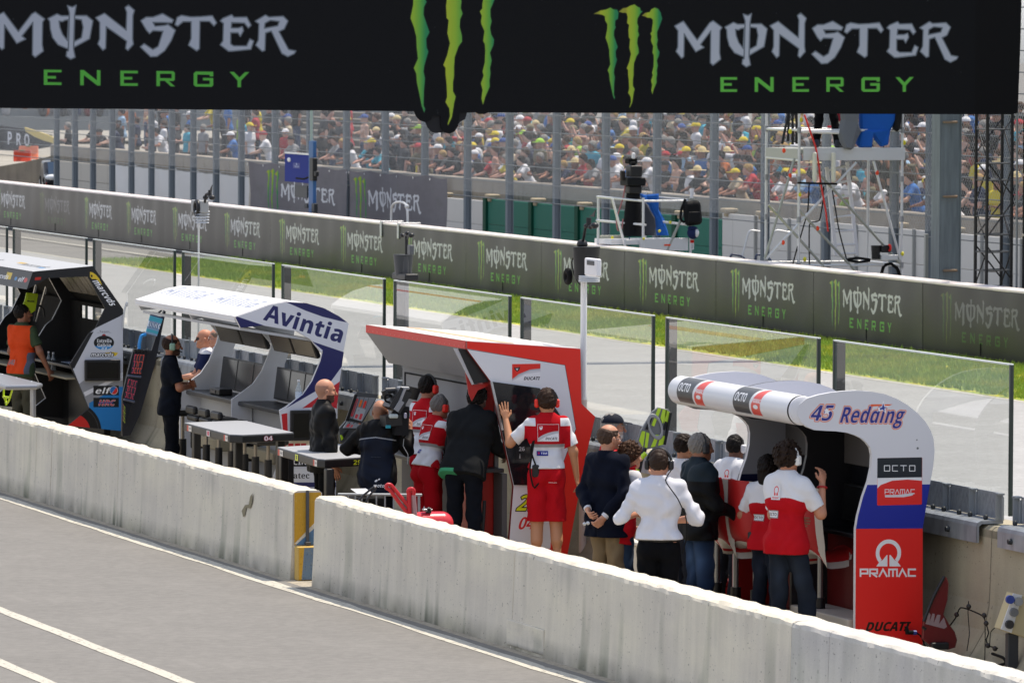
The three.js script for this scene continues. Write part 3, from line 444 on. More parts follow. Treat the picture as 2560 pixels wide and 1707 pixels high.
// ------------------------------------------------------------------ scaffold tower behind the boards
const alum = MAT(0xd4d6d6, 0.4, 0.25), alumDull = MAT(0xa3a69c, 0.45, 0.45), orange = MAT(0xe8471b, 0.5), yellow = MAT(0xd8d02a, 0.5);
const R4 = crop(3.015, 1780, 260);
{
  const SX = -100.69, t = thing('scaffold_tower', 'tall aluminium scaffold tower with a plank platform behind the boards', 'scaffold', [SX, 0, -39]);
  const F = (x, y) => onX(SX, R4(x, y)), xb = onZ(-38.1, R4(410, 700)).x, B = (x, y) => onX(xb, R4(x, y));   // front and rear frames
  const bz = B(410, 700).z;
  const TB = (a, b, r = 0.024, m = alum, n = 'tube') => part(t, n, tube(a, b, r, r, 8), m);
  const fl = V(SX, 0, -38.1), fr = V(SX, 0, F(1435, 700).z), bl = V(xb, 0, bz), br = V(xb, 0, B(1180, 700).z);
  for (const [p, n] of [[fl, 5], [fr, 5], [bl, 5], [br, 5]]) TB(p.clone().setY(0.0), p.clone().setY(n), 0.026, alum, 'upright');
  const lv = (y) => [fl, fr, br, bl].map((p) => p.clone().setY(y));
  for (const y of [1.1, 3.45, 4.0]) { const q = lv(y); for (let i = 0; i < 4; i++) TB(q[i], q[(i + 1) % 4], 0.022, alum, 'rail'); }
  TB(F(660, 205), F(1010, 215), 0.03, whitePaint, 'rail');
  TB(bl.clone().setY(2.95), fl.clone().setY(2.93), 0.024, alum, 'rail');
  // platform
  const y0 = F(735, 425).y, y1 = F(690, 330).y;
  part(t, 'platform', box2(SX - 0.02, SX + 0.02, y0, y1, fr.z - 0.05, F(690, 330).z, 0.006), alum, 'grey platform edge beam');
  part(t, 'platform', box2(xb, SX - 0.021, y1 - 0.1, y1 - 0.02, fr.z, -38.12, 0.006), alumDull, 'platform deck');
  part(t, 'platform', box2(xb, SX - 0.03, y1 - 0.2, y1 - 0.021, -38.115, -38.08, 0.006), alumDull, 'platform side beam');
  // braces
  for (const [a, b, m] of [[[400, 1165], [625, 410], alumDull], [[410, 1165], [1090, 440], alum], [[430, 760], [870, 1250], alumDull], [[660, 800], [1110, 1285], alumDull], [[760, 470], [1420, 1200], alumDull], [[1220, 430], [1425, 1180], alum], [[650, 900], [905, 640], alum]]) TB(F(...a), F(...b), 0.024, m, 'brace');
  for (const [x, y, m] of [[590, 538, orange], [537, 1043, orange], [797, 937, orange], [1300, 1080, orange], [1247, 518, orange], [543, 350, orange], [662, 682, yellow], [670, 118, yellow], [1450, 290, yellow], [1436, 1128, yellow], [590, 207, yellow], [700, 1170, yellow]]) { const p = F(x, y); part(t, 'marker', ball(p.x + 0.01, p.y, p.z, 0.03, 0.045, 0.034, 8), m); }
  for (const p of [fl, fr, bl]) for (const y of [1.1, 1.9, 2.6, 3.45]) part(t, 'coupler', tube(p.clone().setY(y - 0.05), p.clone().setY(y + 0.05), 0.04, 0.04, 8), steel);
  // ladder inside the tower
  const l0 = F(945, 480), l1 = F(1015, 1150), r0 = F(1100, 440), r1 = F(1175, 1150);
  const ld = thing('ladder', 'white aluminium ladder leaning inside the scaffold tower', 'ladder', [SX - 0.5, 1, -38.9]); const sh = (p) => V(p.x - 0.5, p.y, p.z);
  part(ld, 'ladder_rail', bar(sh(l0), sh(l1), 0.04, 0.06), whitePaint); part(ld, 'ladder_rail', bar(sh(r0), sh(r1), 0.04, 0.06), whitePaint);
  for (const k of [0.04, 0.2, 0.36, 0.57, 0.73, 0.88, 0.98]) part(ld, 'ladder_rung', tube(sh(l0).lerp(sh(l1), k), sh(r0).lerp(sh(r1), k), 0.02, 0.02, 6), whitePaint);
  // two white aerials on a bar
  const an = thing('antenna_pair', 'pair of white stick aerials on a black bar clamped to the scaffold', 'antenna', [SX + 0.1, 2.2, -38.5]); const A = (x, y) => onX(SX + 0.1, R4(x, y));
  for (const x of [776, 919]) { part(an, 'aerial', (() => { const g = new RoundedBoxGeometry(0.075, A(x, 360).y - A(x, 590).y, 0.075, 3, 0.035); const m = A(x, 475); g.translate(m.x, m.y, m.z); return g; })(), MAT(0xd8d8c6, 0.5)); }
  part(an, 'aerial_bar', bar(A(650, 594), A(945, 602), 0.035, 0.035), blackMatt);
  // cables
  const cb = thing('cable_run', 'black and red cables hanging down from the scaffold platform', 'cable', [SX, 1, -38.6]);
  part(cb, 'red_cable', bent([F(690, 80), F(760, 280), F(780, 350), F(800, 470), F(812, 590), F(850, 800), F(868, 960)].map((p) => V(p.x + 0.06, p.y, p.z)), 0.016, 40, 6), MAT(0xd7281e, 0.5));
  part(cb, 'black_cable', bent([F(735, 600), F(725, 800), F(690, 930), F(640, 1100), F(600, 1250)], 0.012, 24, 6), blackMatt);
  part(cb, 'black_cable', bent([F(845, 620), F(835, 760), F(810, 880), F(740, 900), F(735, 1100), F(740, 1260)], 0.012, 24, 6), blackMatt);
  part(cb, 'black_cable', bent([F(905, 620), F(960, 950), F(1020, 1180)], 0.012, 16, 6), blackMatt);
  part(cb, 'coil', bent([F(1275, 1300), F(1300, 1220), F(1350, 1205), F(1400, 1240), F(1425, 1310)], 0.03, 24, 8), blackMatt);
  part(cb, 'coil', bent([F(1020, 1172), F(1100, 1160), F(1200, 1175), F(1120, 1190), F(1030, 1178)], 0.025, 24, 6), blackMatt);
  // kit on the lower frame
  const kb = thing('camera_case', 'black camera housing and white box on the lower scaffold rail', 'equipment', [SX, 1.15, -39.7]); const K = (x, y) => onX(SX + 0.02, R4(x, y));
  { const a = K(1215, 1170), b = K(1260, 1065); part(kb, 'housing', aim(new THREE.CylinderGeometry(0.085, 0.07, b.y - a.y, 14), V(a.x, a.y, (a.z + b.z) / 2), V(a.x, b.y, (a.z + b.z) / 2)), blackPaint); part(kb, 'lens_box', box(a.x, b.y - 0.06, b.z - 0.12, 0.14, 0.13, 0.2, 0.03), blackPaint); part(kb, 'lens_ring', new THREE.TorusGeometry(0.05, 0.02, 8, 16).translate(a.x + 0.08, b.y - 0.04, b.z - 0.17), redPaint); const c = K(1265, 1175), d = K(1390, 1135); part(kb, 'white_box', box2(c.x - 0.1, c.x + 0.1, c.y, d.y, d.z, c.z, 0.01), alum); }
  // covers thrown over the rail
  const tarp = (name, label, pts, mat, dx, thick = 0.1) => { const tt = thing(name, label, 'cover', [SX + dx, 3.2, -39.2]); const q = pts.map(([x, y]) => { const p = onX(SX + dx, R4(x, y)); return [-p.z, p.y]; }); const g = plateX(SX + dx, q, thick, 0.03); const p = g.attributes.position; for (let i = 0; i < p.count; i++) p.setX(i, p.getX(i) + 0.05 * Math.sin(p.getZ(i) * 16 + p.getY(i) * 3)); g.computeVertexNormals(); part(tt, 'cloth', g, mat); return tt; };
  tarp('grey_cover', 'grey waterproof cover hanging over the scaffold rail', [[985, 20], [1000, 120], [975, 220], [990, 290], [1010, 335], [1050, 345], [1085, 325], [1110, 260], [1140, 210], [1110, 140], [1120, 20]], MAT(0x6c7075, 0.8), 0.12, 0.16);
  tarp('blue_cover', 'bright blue cover hanging over the scaffold rail next to the grey cover', [[1130, 20], [1135, 190], [1110, 300], [1130, 328], [1210, 328], [1220, 230], [1245, 270], [1290, 322], [1330, 305], [1345, 200], [1390, 120], [1385, 20]], MAT(0x1f5cb4, 0.7), 0.04, 0.14);
  tarp('black_bag', 'black bag hanging at the right end of the scaffold rail', [[1392, 20], [1380, 140], [1375, 190], [1405, 208], [1430, 190], [1445, 110], [1440, 20]], MAT(0x141518, 0.7), 0.1, 0.16);
  const ch = thing('folding_chair', 'white frame chair with red back on the scaffold platform', 'chair', [SX - 0.8, y1, -38.9]); const H = (x, y) => onX(SX - 0.6, R4(x, y));
  for (const [a, b] of [[[905, 10], [930, 320]], [[990, 10], [1000, 320]], [[915, 155], [995, 160]], [[925, 235], [995, 240]]]) part(ch, 'chair_frame', tube(H(...a), H(...b), 0.028, 0.028, 8), whitePaint);
  { const a = H(925, 130), b = H(990, 20); part(ch, 'chair_back', box2(a.x - 0.02, a.x + 0.02, a.y, b.y, b.z, a.z, 0.01), MAT(0xc2303a, 0.6)); part(ch, 'chair_seat', box2(a.x - 0.35, a.x, a.y - 0.12, a.y - 0.08, b.z, a.z, 0.01), MAT(0xc2303a, 0.6)); }
  const tp = thing('camera_tripod', 'black camera tripod standing on the left of the scaffold platform', 'tripod', [SX - 0.5, y1, -38.3]); const G = (x, y) => onX(SX - 0.35, R4(x, y));
  for (const [a, b] of [[[600, -40], [530, 300]], [[610, -40], [610, 305]], [[620, -40], [660, 300]], [[585, 0], [575, 280]], [[640, 20], [640, 300]]]) part(tp, 'tripod_leg', tube(G(...a), G(...b), 0.02, 0.026, 8), blackPaint);
  part(tp, 'tripod_head', box(G(605, -60).x, G(605, -60).y, G(605, -60).z, 0.16, 0.14, 0.16, 0.03), blackPaint);
}
// folding trestle in front of the white wall
for (const [ox, lab] of [[0, 'silver folding trestle standing by the white wall, left one'], [190, 'silver folding trestle standing by the white wall beside the scaffold foot']]) {
  const Q = (x, y) => onX(-108.5, R4(x + ox, y)), t = thing('folding_trestle', lab, 'trestle', [-108.5, 0, Q(200, 1100).z], 'folding trestles');
  part(t, 'trestle_frame', bent([Q(230, 1150), Q(285, 960), Q(380, 965), Q(400, 965)], 0.02, 20, 6), alum); part(t, 'trestle_frame', bent([Q(135, 1200), Q(150, 1135), Q(230, 1150), Q(270, 1200)], 0.022, 20, 6), MAT(0x39435c, 0.5)); part(t, 'trestle_leg', tube(Q(230, 1150), V(Q(230, 1150).x, 0, Q(230, 1150).z), 0.02, 0.02, 6), alum);
}
// ------------------------------------------------------------------ smaller camera platform
const R3 = crop(3.136, 1140, 260);
{
  const SX = -109.42, F = (x, y) => onX(SX, R3(x, y)), t = thing('camera_platform', 'low aluminium camera platform with guard rails behind the boards', 'platform', [SX, 0, -38.7]);
  const TB = (a, b, n = 'rail', r = 0.022, m = alum) => part(t, n, tube(a, b, r, r, 8), m);
  const back = (p, d = 0.8) => V(p.x - d, p.y, p.z);
  for (const x of [1470, 1840]) { const a = F(x, x === 1470 ? 735 : 950); TB(V(a.x, 0, a.z), a, 'upright', 0.026); }
  for (const x of [1225, 1595]) { const a = F(x, x === 1225 ? 735 : 700); TB(V(a.x - 0.8, 0, a.z), back(a), 'upright', 0.026); }
  TB(back(F(1215, 735)), F(1470, 760)); TB(F(1470, 760), F(1800, 760)); TB(back(F(1600, 730)), F(1820, 752));
  TB(back(F(1210, 922)), F(1490, 948)); TB(back(F(1600, 920)), F(1850, 948));
  TB(F(1225, 740), F(1335, 1150), 'brace', 0.025); TB(F(1790, 850), F(1640, 1180), 'brace', 0.028, alumDull);
  { const a = F(1440, 1052), b = F(1820, 1148); part(t, 'deck', box2(SX - 0.02, SX + 0.02, b.y, a.y, b.z, a.z, 0.006), alum, 'deck edge beam'); part(t, 'deck', box2(SX - 1.0, SX - 0.021, a.y - 0.12, a.y - 0.03, b.z, a.z + 0.55, 0.006), alum, 'deck boards'); const c = F(1235, 1040), d = F(1460, 1105); part(t, 'deck', box2(SX - 0.8, SX - 0.75, d.y, c.y, a.z + 0.05, c.z, 0.006), alumDull, 'side beam'); part(t, 'deck_marker', box2(SX + 0.022, SX + 0.03, F(1650, 1112).y, F(1650, 1098).y, F(1680, 1100).z, F(1630, 1100).z, 0.002), orange); }
  for (const [x, y] of [[1225, 1045], [1470, 1055], [1595, 995], [1680, 927]]) { const p = F(x, y); part(t, 'marker', ball(p.x + 0.01, p.y, p.z, 0.03, 0.03, 0.03, 8), yellow); }
  { const a = F(1848, 1062), b = F(1848, 1140); part(t, 'notice', box2(SX + 0.03, SX + 0.036, b.y, a.y, F(1862, 1100).z, F(1834, 1100).z, 0.001), PRINT(canvasTex(32, 64, (c) => { c.fillStyle = '#e6e6e6'; c.fillRect(0, 0, 32, 64); c.fillStyle = '#c8281e'; c.fillRect(0, 2, 32, 20); c.fillStyle = '#444'; for (let i = 0; i < 5; i++) c.fillRect(6, 28 + i * 7, 20, 3); }), 0.6)); }
  // television camera on its pedestal
  const c = thing('television_camera', 'black broadcast camera on a tall pedestal seen from behind on the low platform', 'camera', [SX - 0.4, F(1380, 1030).y, -38.2]); const K = (x, y) => onX(SX - 0.35, R3(x, y));
  const bx = (x0, x1, y0, y1, d, m, n, dx = 0) => { const a = K(x0, y1), b = K(x1, y0); return part(c, n, box2(a.x - d / 2 + dx, a.x + d / 2 + dx, a.y, b.y, b.z, a.z, 0.025), m); };
  bx(1335, 1430, 480, 570, 0.3, blackPaint, 'viewfinder', 0.1); bx(1365, 1400, 450, 480, 0.2, blackMatt, 'microphone'); bx(1380, 1405, 380, 430, 0.08, whitePaint, 'tally_lamp'); bx(1360, 1430, 425, 470, 0.25, blackMatt, 'camera_body', -0.15);
  bx(1315, 1460, 575, 640, 0.45, MAT(0x16181a, 0.6), 'camera_body'); bx(1290, 1325, 520, 600, 0.1, MAT(0x35312e, 0.6), 'zoom_grip'); bx(1450, 1485, 580, 640, 0.1, blackMatt, 'focus_grip'); bx(1340, 1440, 640, 700, 0.3, blackPaint, 'pan_head');
  part(c, 'pedestal', aim(new THREE.CylinderGeometry(0.13, 0.2, K(1390, 700).y - K(1390, 1035).y, 12), K(1385, 1035), K(1390, 700)), MAT(0x0f1012, 0.8));
  for (const x of [1320, 1390, 1440]) part(c, 'tripod_leg', tube(K(1385, 760), K(x, 1035), 0.04, 0.03, 8), blackMatt);
  const tarp = (name, label, pts, mat, dx, th) => { const tt = thing(name, label, 'cover', [SX + dx, 1.4, -38.6]); const q = pts.map(([x, y]) => { const p = onX(SX + dx, R3(x, y)); return [-p.z, p.y]; }); const g = plateX(SX + dx, q, th, 0.03), p = g.attributes.position; for (let i = 0; i < p.count; i++) p.setX(i, p.getX(i) + 0.04 * Math.sin(p.getZ(i) * 18 + p.getY(i) * 4)); g.computeVertexNormals(); part(tt, 'cloth', g, mat); };
  tarp('blue_cover', 'blue tarpaulin draped over the rail of the low camera platform', [[1440, 700], [1500, 712], [1590, 702], [1595, 830], [1640, 900], [1670, 1030], [1590, 1030], [1560, 900], [1520, 790], [1460, 740]], MAT(0x2563b8, 0.7), -0.5, 0.1);
  tarp('grey_cover', 'dark grey cover slumped behind the rail of the low camera platform', [[1450, 740], [1510, 790], [1560, 890], [1570, 960], [1560, 1030], [1480, 1032], [1465, 900]], MAT(0x45484f, 0.8), -0.4, 0.14);
  // rucksack and cap hanging on the rail
  const rp = (x, y) => onX(SX + 0.1, R3(x, y)), rk = thing('rucksack', 'black rucksack hanging on the right of the low camera platform', 'rucksack', [SX + 0.1, 1.5, rp(1850, 850).z]);
  { const m = rp(1855, 855), hw = (rp(1790, 855).z - rp(1925, 855).z) / 2, hh = (rp(1850, 750).y - rp(1850, 945).y) / 2; part(rk, 'bag', (() => { const g = new RoundedBoxGeometry(0.2, hh * 2, hw * 2, 4, 0.09); g.rotateX(0.12); g.translate(m.x, m.y, m.z); return g; })(), MAT(0x121315, 0.65)); part(rk, 'front_pocket', box(m.x + 0.11, m.y - 0.07, m.z, 0.06, hh * 0.9, hw * 1.4, 0.028), MAT(0x17181a, 0.6)); part(rk, 'strap', bent([rp(1800, 745), rp(1770, 820), rp(1762, 900), rp(1790, 930)], 0.025, 16, 6), blackMatt); }
  const cp = thing('baseball_cap', 'navy and white cap hanging below the black rucksack', 'cap', [SX + 0.1, 1.3, rp(1860, 1010).z]); { const m = rp(1860, 1010); part(cp, 'cap_crown', ball(m.x, m.y, m.z, 0.09, 0.12, 0.12), MAT(0x1d2950, 0.7)); part(cp, 'cap_panel', ball(m.x + 0.05, m.y, m.z - 0.05, 0.05, 0.08, 0.05), MAT(0xd4d6da, 0.7)); part(cp, 'cap_peak', ball(m.x + 0.02, m.y + 0.09, m.z + 0.02, 0.08, 0.04, 0.1), MAT(0x1d2950, 0.7)); }
  const bt = thing('white_lamp', 'small white lamp on top of the platform rail', 'lamp', [SX, 2, rp(1848, 690).z]); { const a = onX(SX, R3(1848, 735)), b = onX(SX, R3(1850, 662)); part(bt, 'lamp_body', aim(new THREE.CylinderGeometry(0.045, 0.03, b.y - a.y, 12), a, b), whitePaint); part(bt, 'lamp_base', box(a.x, a.y - 0.02, a.z, 0.08, 0.04, 0.08, 0.01), alumDull); }
  const cl = thing('cable_run', 'red and blue cables hanging from the broadcast camera', 'cable', [SX, 1.3, -38.1]);
  part(cl, 'red_cable', bent([K(1330, 620), K(1310, 740), K(1260, 900), K(1270, 990), K(1300, 980), K(1310, 900)], 0.014, 30, 6), MAT(0xa86a6a, 0.5)); part(cl, 'blue_cable', bent([K(1345, 700), K(1345, 900), K(1365, 1000), K(1350, 1140)], 0.012, 24, 6), MAT(0x3a7aa0, 0.5));
}
// ------------------------------------------------------------------ blue board on a post
{
  const z = -38.2, P = (x, y) => onZ(z, [x, y]), t = thing('blue_signal_board', 'blue square board with white edge on a blue post in front of the grey banners', 'signal board', [-131.4, 0, z]);
  const a = P(711, 453), b = P(772, 388);
  part(t, 'board', box2(a.x, b.x, a.y, b.y, z - 0.04, z, 0.008), MAT(0x152a80, 0.65)); part(t, 'board_edge', merge([box2(a.x, b.x, b.y, b.y + 0.035, z - 0.05, z + 0.006, 0.004), box2(b.x, b.x + 0.06, a.y, b.y, z - 0.05, z + 0.006, 0.004)]), alum);
  part(t, 'lamp', ball(P(723, 399).x, P(723, 399).y, z + 0.01, 0.12, 0.05, 0.03), whitePaint); part(t, 'emblem', quadZ(z + 0.004, P(732, 430).x, P(750, 430).x, P(740, 421).y, P(740, 407).y), PRINT(canvasTex(64, 64, (c) => { c.fillStyle = '#152a80'; c.fillRect(0, 0, 64, 64); c.fillStyle = '#aab4d8'; c.fillRect(28, 4, 8, 20); c.fillRect(10, 36, 44, 4); c.fillRect(14, 46, 36, 3); }), 0.5));
  part(t, 'post', box2(P(774, 500).x, P(785, 500).x, 0, P(780, 352).y, z - 0.05, z + 0.03, 0.01), MAT(0x2f5f94, 0.5)); part(t, 'tall_rod', tube(P(778, 540), P(778, 250), 0.03, 0.03, 8), MAT(0x9fb0a8, 0.5));
  part(t, 'control_box', merge([box2(P(781, 440).x, P(790, 440).x, P(785, 452).y, P(785, 394).y, z - 0.03, z + 0.08, 0.02), box2(P(786, 430).x, P(795, 430).x, P(785, 440).y, P(785, 427).y, z - 0.02, z + 0.06, 0.02)]), blackPaint);
  part(t, 'small_panel', box2(P(738, 480).x, P(769, 480).x, P(750, 493).y, P(750, 463).y, z - 0.02, z + 0.02, 0.01), MAT(0x20282f, 0.5)); part(t, 'cable', bent([P(740, 445), P(760, 447), P(776, 440)], 0.02, 12, 6), blackMatt); part(t, 'clamp', merge([box2(P(765, 520).x, P(772, 520).x, P(770, 520).y, P(770, 508).y, z - 0.04, z + 0.05, 0.02), box2(P(783, 520).x, P(790, 520).x, P(786, 535).y, P(786, 508).y, z - 0.04, z + 0.05, 0.02)]), darkSteel);
  const h = thing('hand_rail', 'thin silver handrail hoop behind the boards in front of the right grey banner', 'rail', [P(1000, 540).x, 0, -38.6]); const Q = (x, y) => onZ(-38.6, [500 + x / 3.675, 260 + y / 3.675]); part(h, 'hoop', bent([V(Q(1762, 1110).x, 0, -38.6), Q(1760, 945), Q(1900, 943), V(Q(1905, 1110).x, 0, -38.6)], 0.025, 30, 6), alum); part(h, 'knob', ball(Q(1900, 940).x, Q(1900, 940).y, -38.6, 0.05), alum);
}
// ------------------------------------------------------------------ weather stations on the debris wall
{
  const z = -19.86;
  const anem = (t, P, c, v, base, z = -19.86) => { part(t, 'vane', (() => { const s = new THREE.Shape(v.map((q) => new THREE.Vector2(...(([p]) => [p.x, p.y])([P(...q)])))); const g = new THREE.ExtrudeGeometry(s, { depth: 0.006, bevelEnabled: false }); g.translate(0, 0, z); return g; })(), blackPaint); c.forEach(([x, y, r]) => part(t, 'wind_cup', ball(P(x, y).x, P(x, y).y, z, r, r * 0.8, r, 10), blackPaint)); base.forEach(([a, b, r]) => part(t, 'stem', tube(P(...a), P(...b), r, r, 8), blackPaint)); };
  { // left, behind the light table
    const C = crop(3.675, 0, 260), P = (x, y) => onZ(z, C(x, y)), t = thing('weather_station', 'small weather station with white louvred shield on a thin pole, leftmost of three', 'weather station', [P(1850, 1100).x, 1.1, z], 'weather stations on the pit wall');
    const m = P(1855, 1040); part(t, 'pole', tube(V(P(1822, 1200).x, 1.1, z), P(1822, 1070), 0.012, 0.012, 8), alum);
    for (let i = 0; i < 5; i++) part(t, 'louvre', aim(new THREE.CylinderGeometry(0.075 + 0.002 * i, 0.085 + 0.002 * i, 0.016, 20), V(m.x, m.y - 0.07 + i * 0.034, z), V(m.x, m.y - 0.052 + i * 0.034, z)), MAT(0xbfc2c4, 0.5));
    part(t, 'gauge_body', box2(P(1785, 995).x, P(1880, 900).x, P(1850, 1000).y, P(1850, 885).y, z - 0.05, z + 0.05, 0.015), MAT(0x9a9c9c, 0.4)); part(t, 'gauge_ring', new THREE.TorusGeometry(0.08, 0.028, 10, 20).translate(P(1850, 955).x, P(1850, 955).y, z + 0.06), blackPaint);
    anem(t, P, [[1885, 858, 0.035], [1945, 858, 0.04], [1920, 830, 0.03]], [[1915, 845], [1930, 780], [1950, 740], [1945, 790], [1935, 850]], [[[1875, 920], [1890, 830], 0.016], [[1890, 830], [1925, 810], 0.014], [[1925, 790], [1925, 855], 0.022]]);
  }
  { // middle
    const C = crop(3.675, 500, 260), P = (x, y) => onZ(z, C(x, y)), D = (x, y) => onZ(z, [x, y]), t = thing('weather_station', 'black weather station on a dark post, middle of three', 'weather station', [D(1012, 800).x, 1.1, z], 'weather stations on the pit wall');
    part(t, 'pole', tube(V(D(1013, 900).x, 1.1, z), D(1013, 640), 0.04, 0.04, 10), MAT(0x4b4c4e, 0.5, 0.3));
    part(t, 'louvre', merge([0, 1, 2, 3].map((i) => { const p = D(1005, 700 + i * 4.5); return aim(new THREE.CylinderGeometry(0.07, 0.078, 0.014, 18), V(p.x, p.y - 0.007, z), V(p.x, p.y + 0.007, z)); })), MAT(0xaab0b0, 0.5));
    part(t, 'rain_gauge', aim(new THREE.CylinderGeometry(0.11, 0.09, D(1008, 636).y - D(1008, 688).y, 20), D(1008, 688), D(1008, 636)), MAT(0x3a3d40, 0.5)); part(t, 'gauge_cap', box2(D(996, 690).x, D(1030, 690).x, D(1010, 700).y, D(1010, 682).y, z - 0.08, z + 0.08, 0.02), blackPaint);
    anem(t, D, [[1006, 588, 0.03], [1018, 583, 0.03], [1028, 588, 0.036]], [[1012, 588], [1024, 588], [1020, 600]], [[[1016, 636], [1016, 590], 0.018], [[1006, 588], [1028, 588], 0.01]]);
    part(t, 'sensor', box2(D(1024, 640).x, D(1031, 640).x, D(1026, 636).y, D(1026, 612).y, z - 0.02, z + 0.03, 0.01), MAT(0x55585c, 0.4));
  }
  { // right, on a white pole
    const z = -19.35, P = (x, y) => onZ(z, R3(x, y)), D = (x, y) => onZ(z, [x, y]), t = thing('weather_station', 'black weather station with white solar box on a white pole, rightmost of three', 'weather station', [D(1462, 900).x, 0.6, z], 'weather stations on the pit wall');
    const c3 = crop(2.45, 880, 780), zp = -19.35, px = onZ(zp, [1459, 900]).x; part(t, 'pole', tube(V(px, 0.1, zp), V(px, onZ(zp, [1459, 700]).y, zp), 0.032, 0.032, 12), MAT(0xe2e3e3, 0.45)); part(t, 'pole_foot', tube(V(px, 0.1, zp), V(px, onZ(zp, c3(1410, 535)).y, zp), 0.04, 0.04, 10), MAT(0xd8cdbf, 0.5));
    const g0 = P(990, 1370), g1 = P(990, 1115); part(t, 'rain_gauge', aim(new THREE.CylinderGeometry(0.135, 0.115, g1.y - g0.y, 24), V(P(1022, 1240).x, g0.y, z), V(P(1022, 1240).x, g1.y, z)), MAT(0x191a1b, 0.45)); part(t, 'gauge_top', ball(P(990, 1095).x, P(990, 1100).y, z, 0.055, 0.05, 0.055), blackPaint);
    const zz = z + 0.17, Q = (x, y) => onZ(zz, R3(x, y)), a = Q(1005, 1342), b = Q(1105, 1215); part(t, 'solar_box', box2(a.x, b.x, a.y, b.y, zz - 0.05, zz + 0.0, 0.015), whitePaint); part(t, 'solar_cell', box2(Q(1030, 1240).x, Q(1085, 1240).x, Q(1050, 1262).y, Q(1050, 1227).y, zz + 0.0, zz + 0.006, 0.002), MAT(0x2c3038, 0.3));
    for (let i = 0; i < 4; i++) part(t, 'louvre', aim(new THREE.CylinderGeometry(0.1, 0.105, 0.012, 20), V(P(1045, 1370).x, P(1060, 1350 + i * 13).y - 0.006, z), V(P(1045, 1370).x, P(1060, 1350 + i * 13).y + 0.006, z)), MAT(0xd0d2d2, 0.5));
    part(t, 'cable_coil', new THREE.TorusGeometry(0.055, 0.03, 8, 18).translate(P(970, 1350).x, P(970, 1350).y, z + 0.12), blackMatt); part(t, 'cable', bent([P(955, 1150), P(910, 1230), P(925, 1330), P(960, 1400), P(995, 1430)], 0.007, 20, 5), blackMatt);
    anem(t, P, [[1025, 955, 0.03], [1088, 952, 0.04], [1055, 965, 0.026]], [[1045, 880], [1068, 868], [1098, 830], [1088, 885]], [[[995, 1085], [1020, 950], 0.015], [[1020, 950], [1040, 925], 0.013], [[1042, 890], [1042, 960], 0.026], [[1042, 955], [1088, 952], 0.012]], z);
  }
}
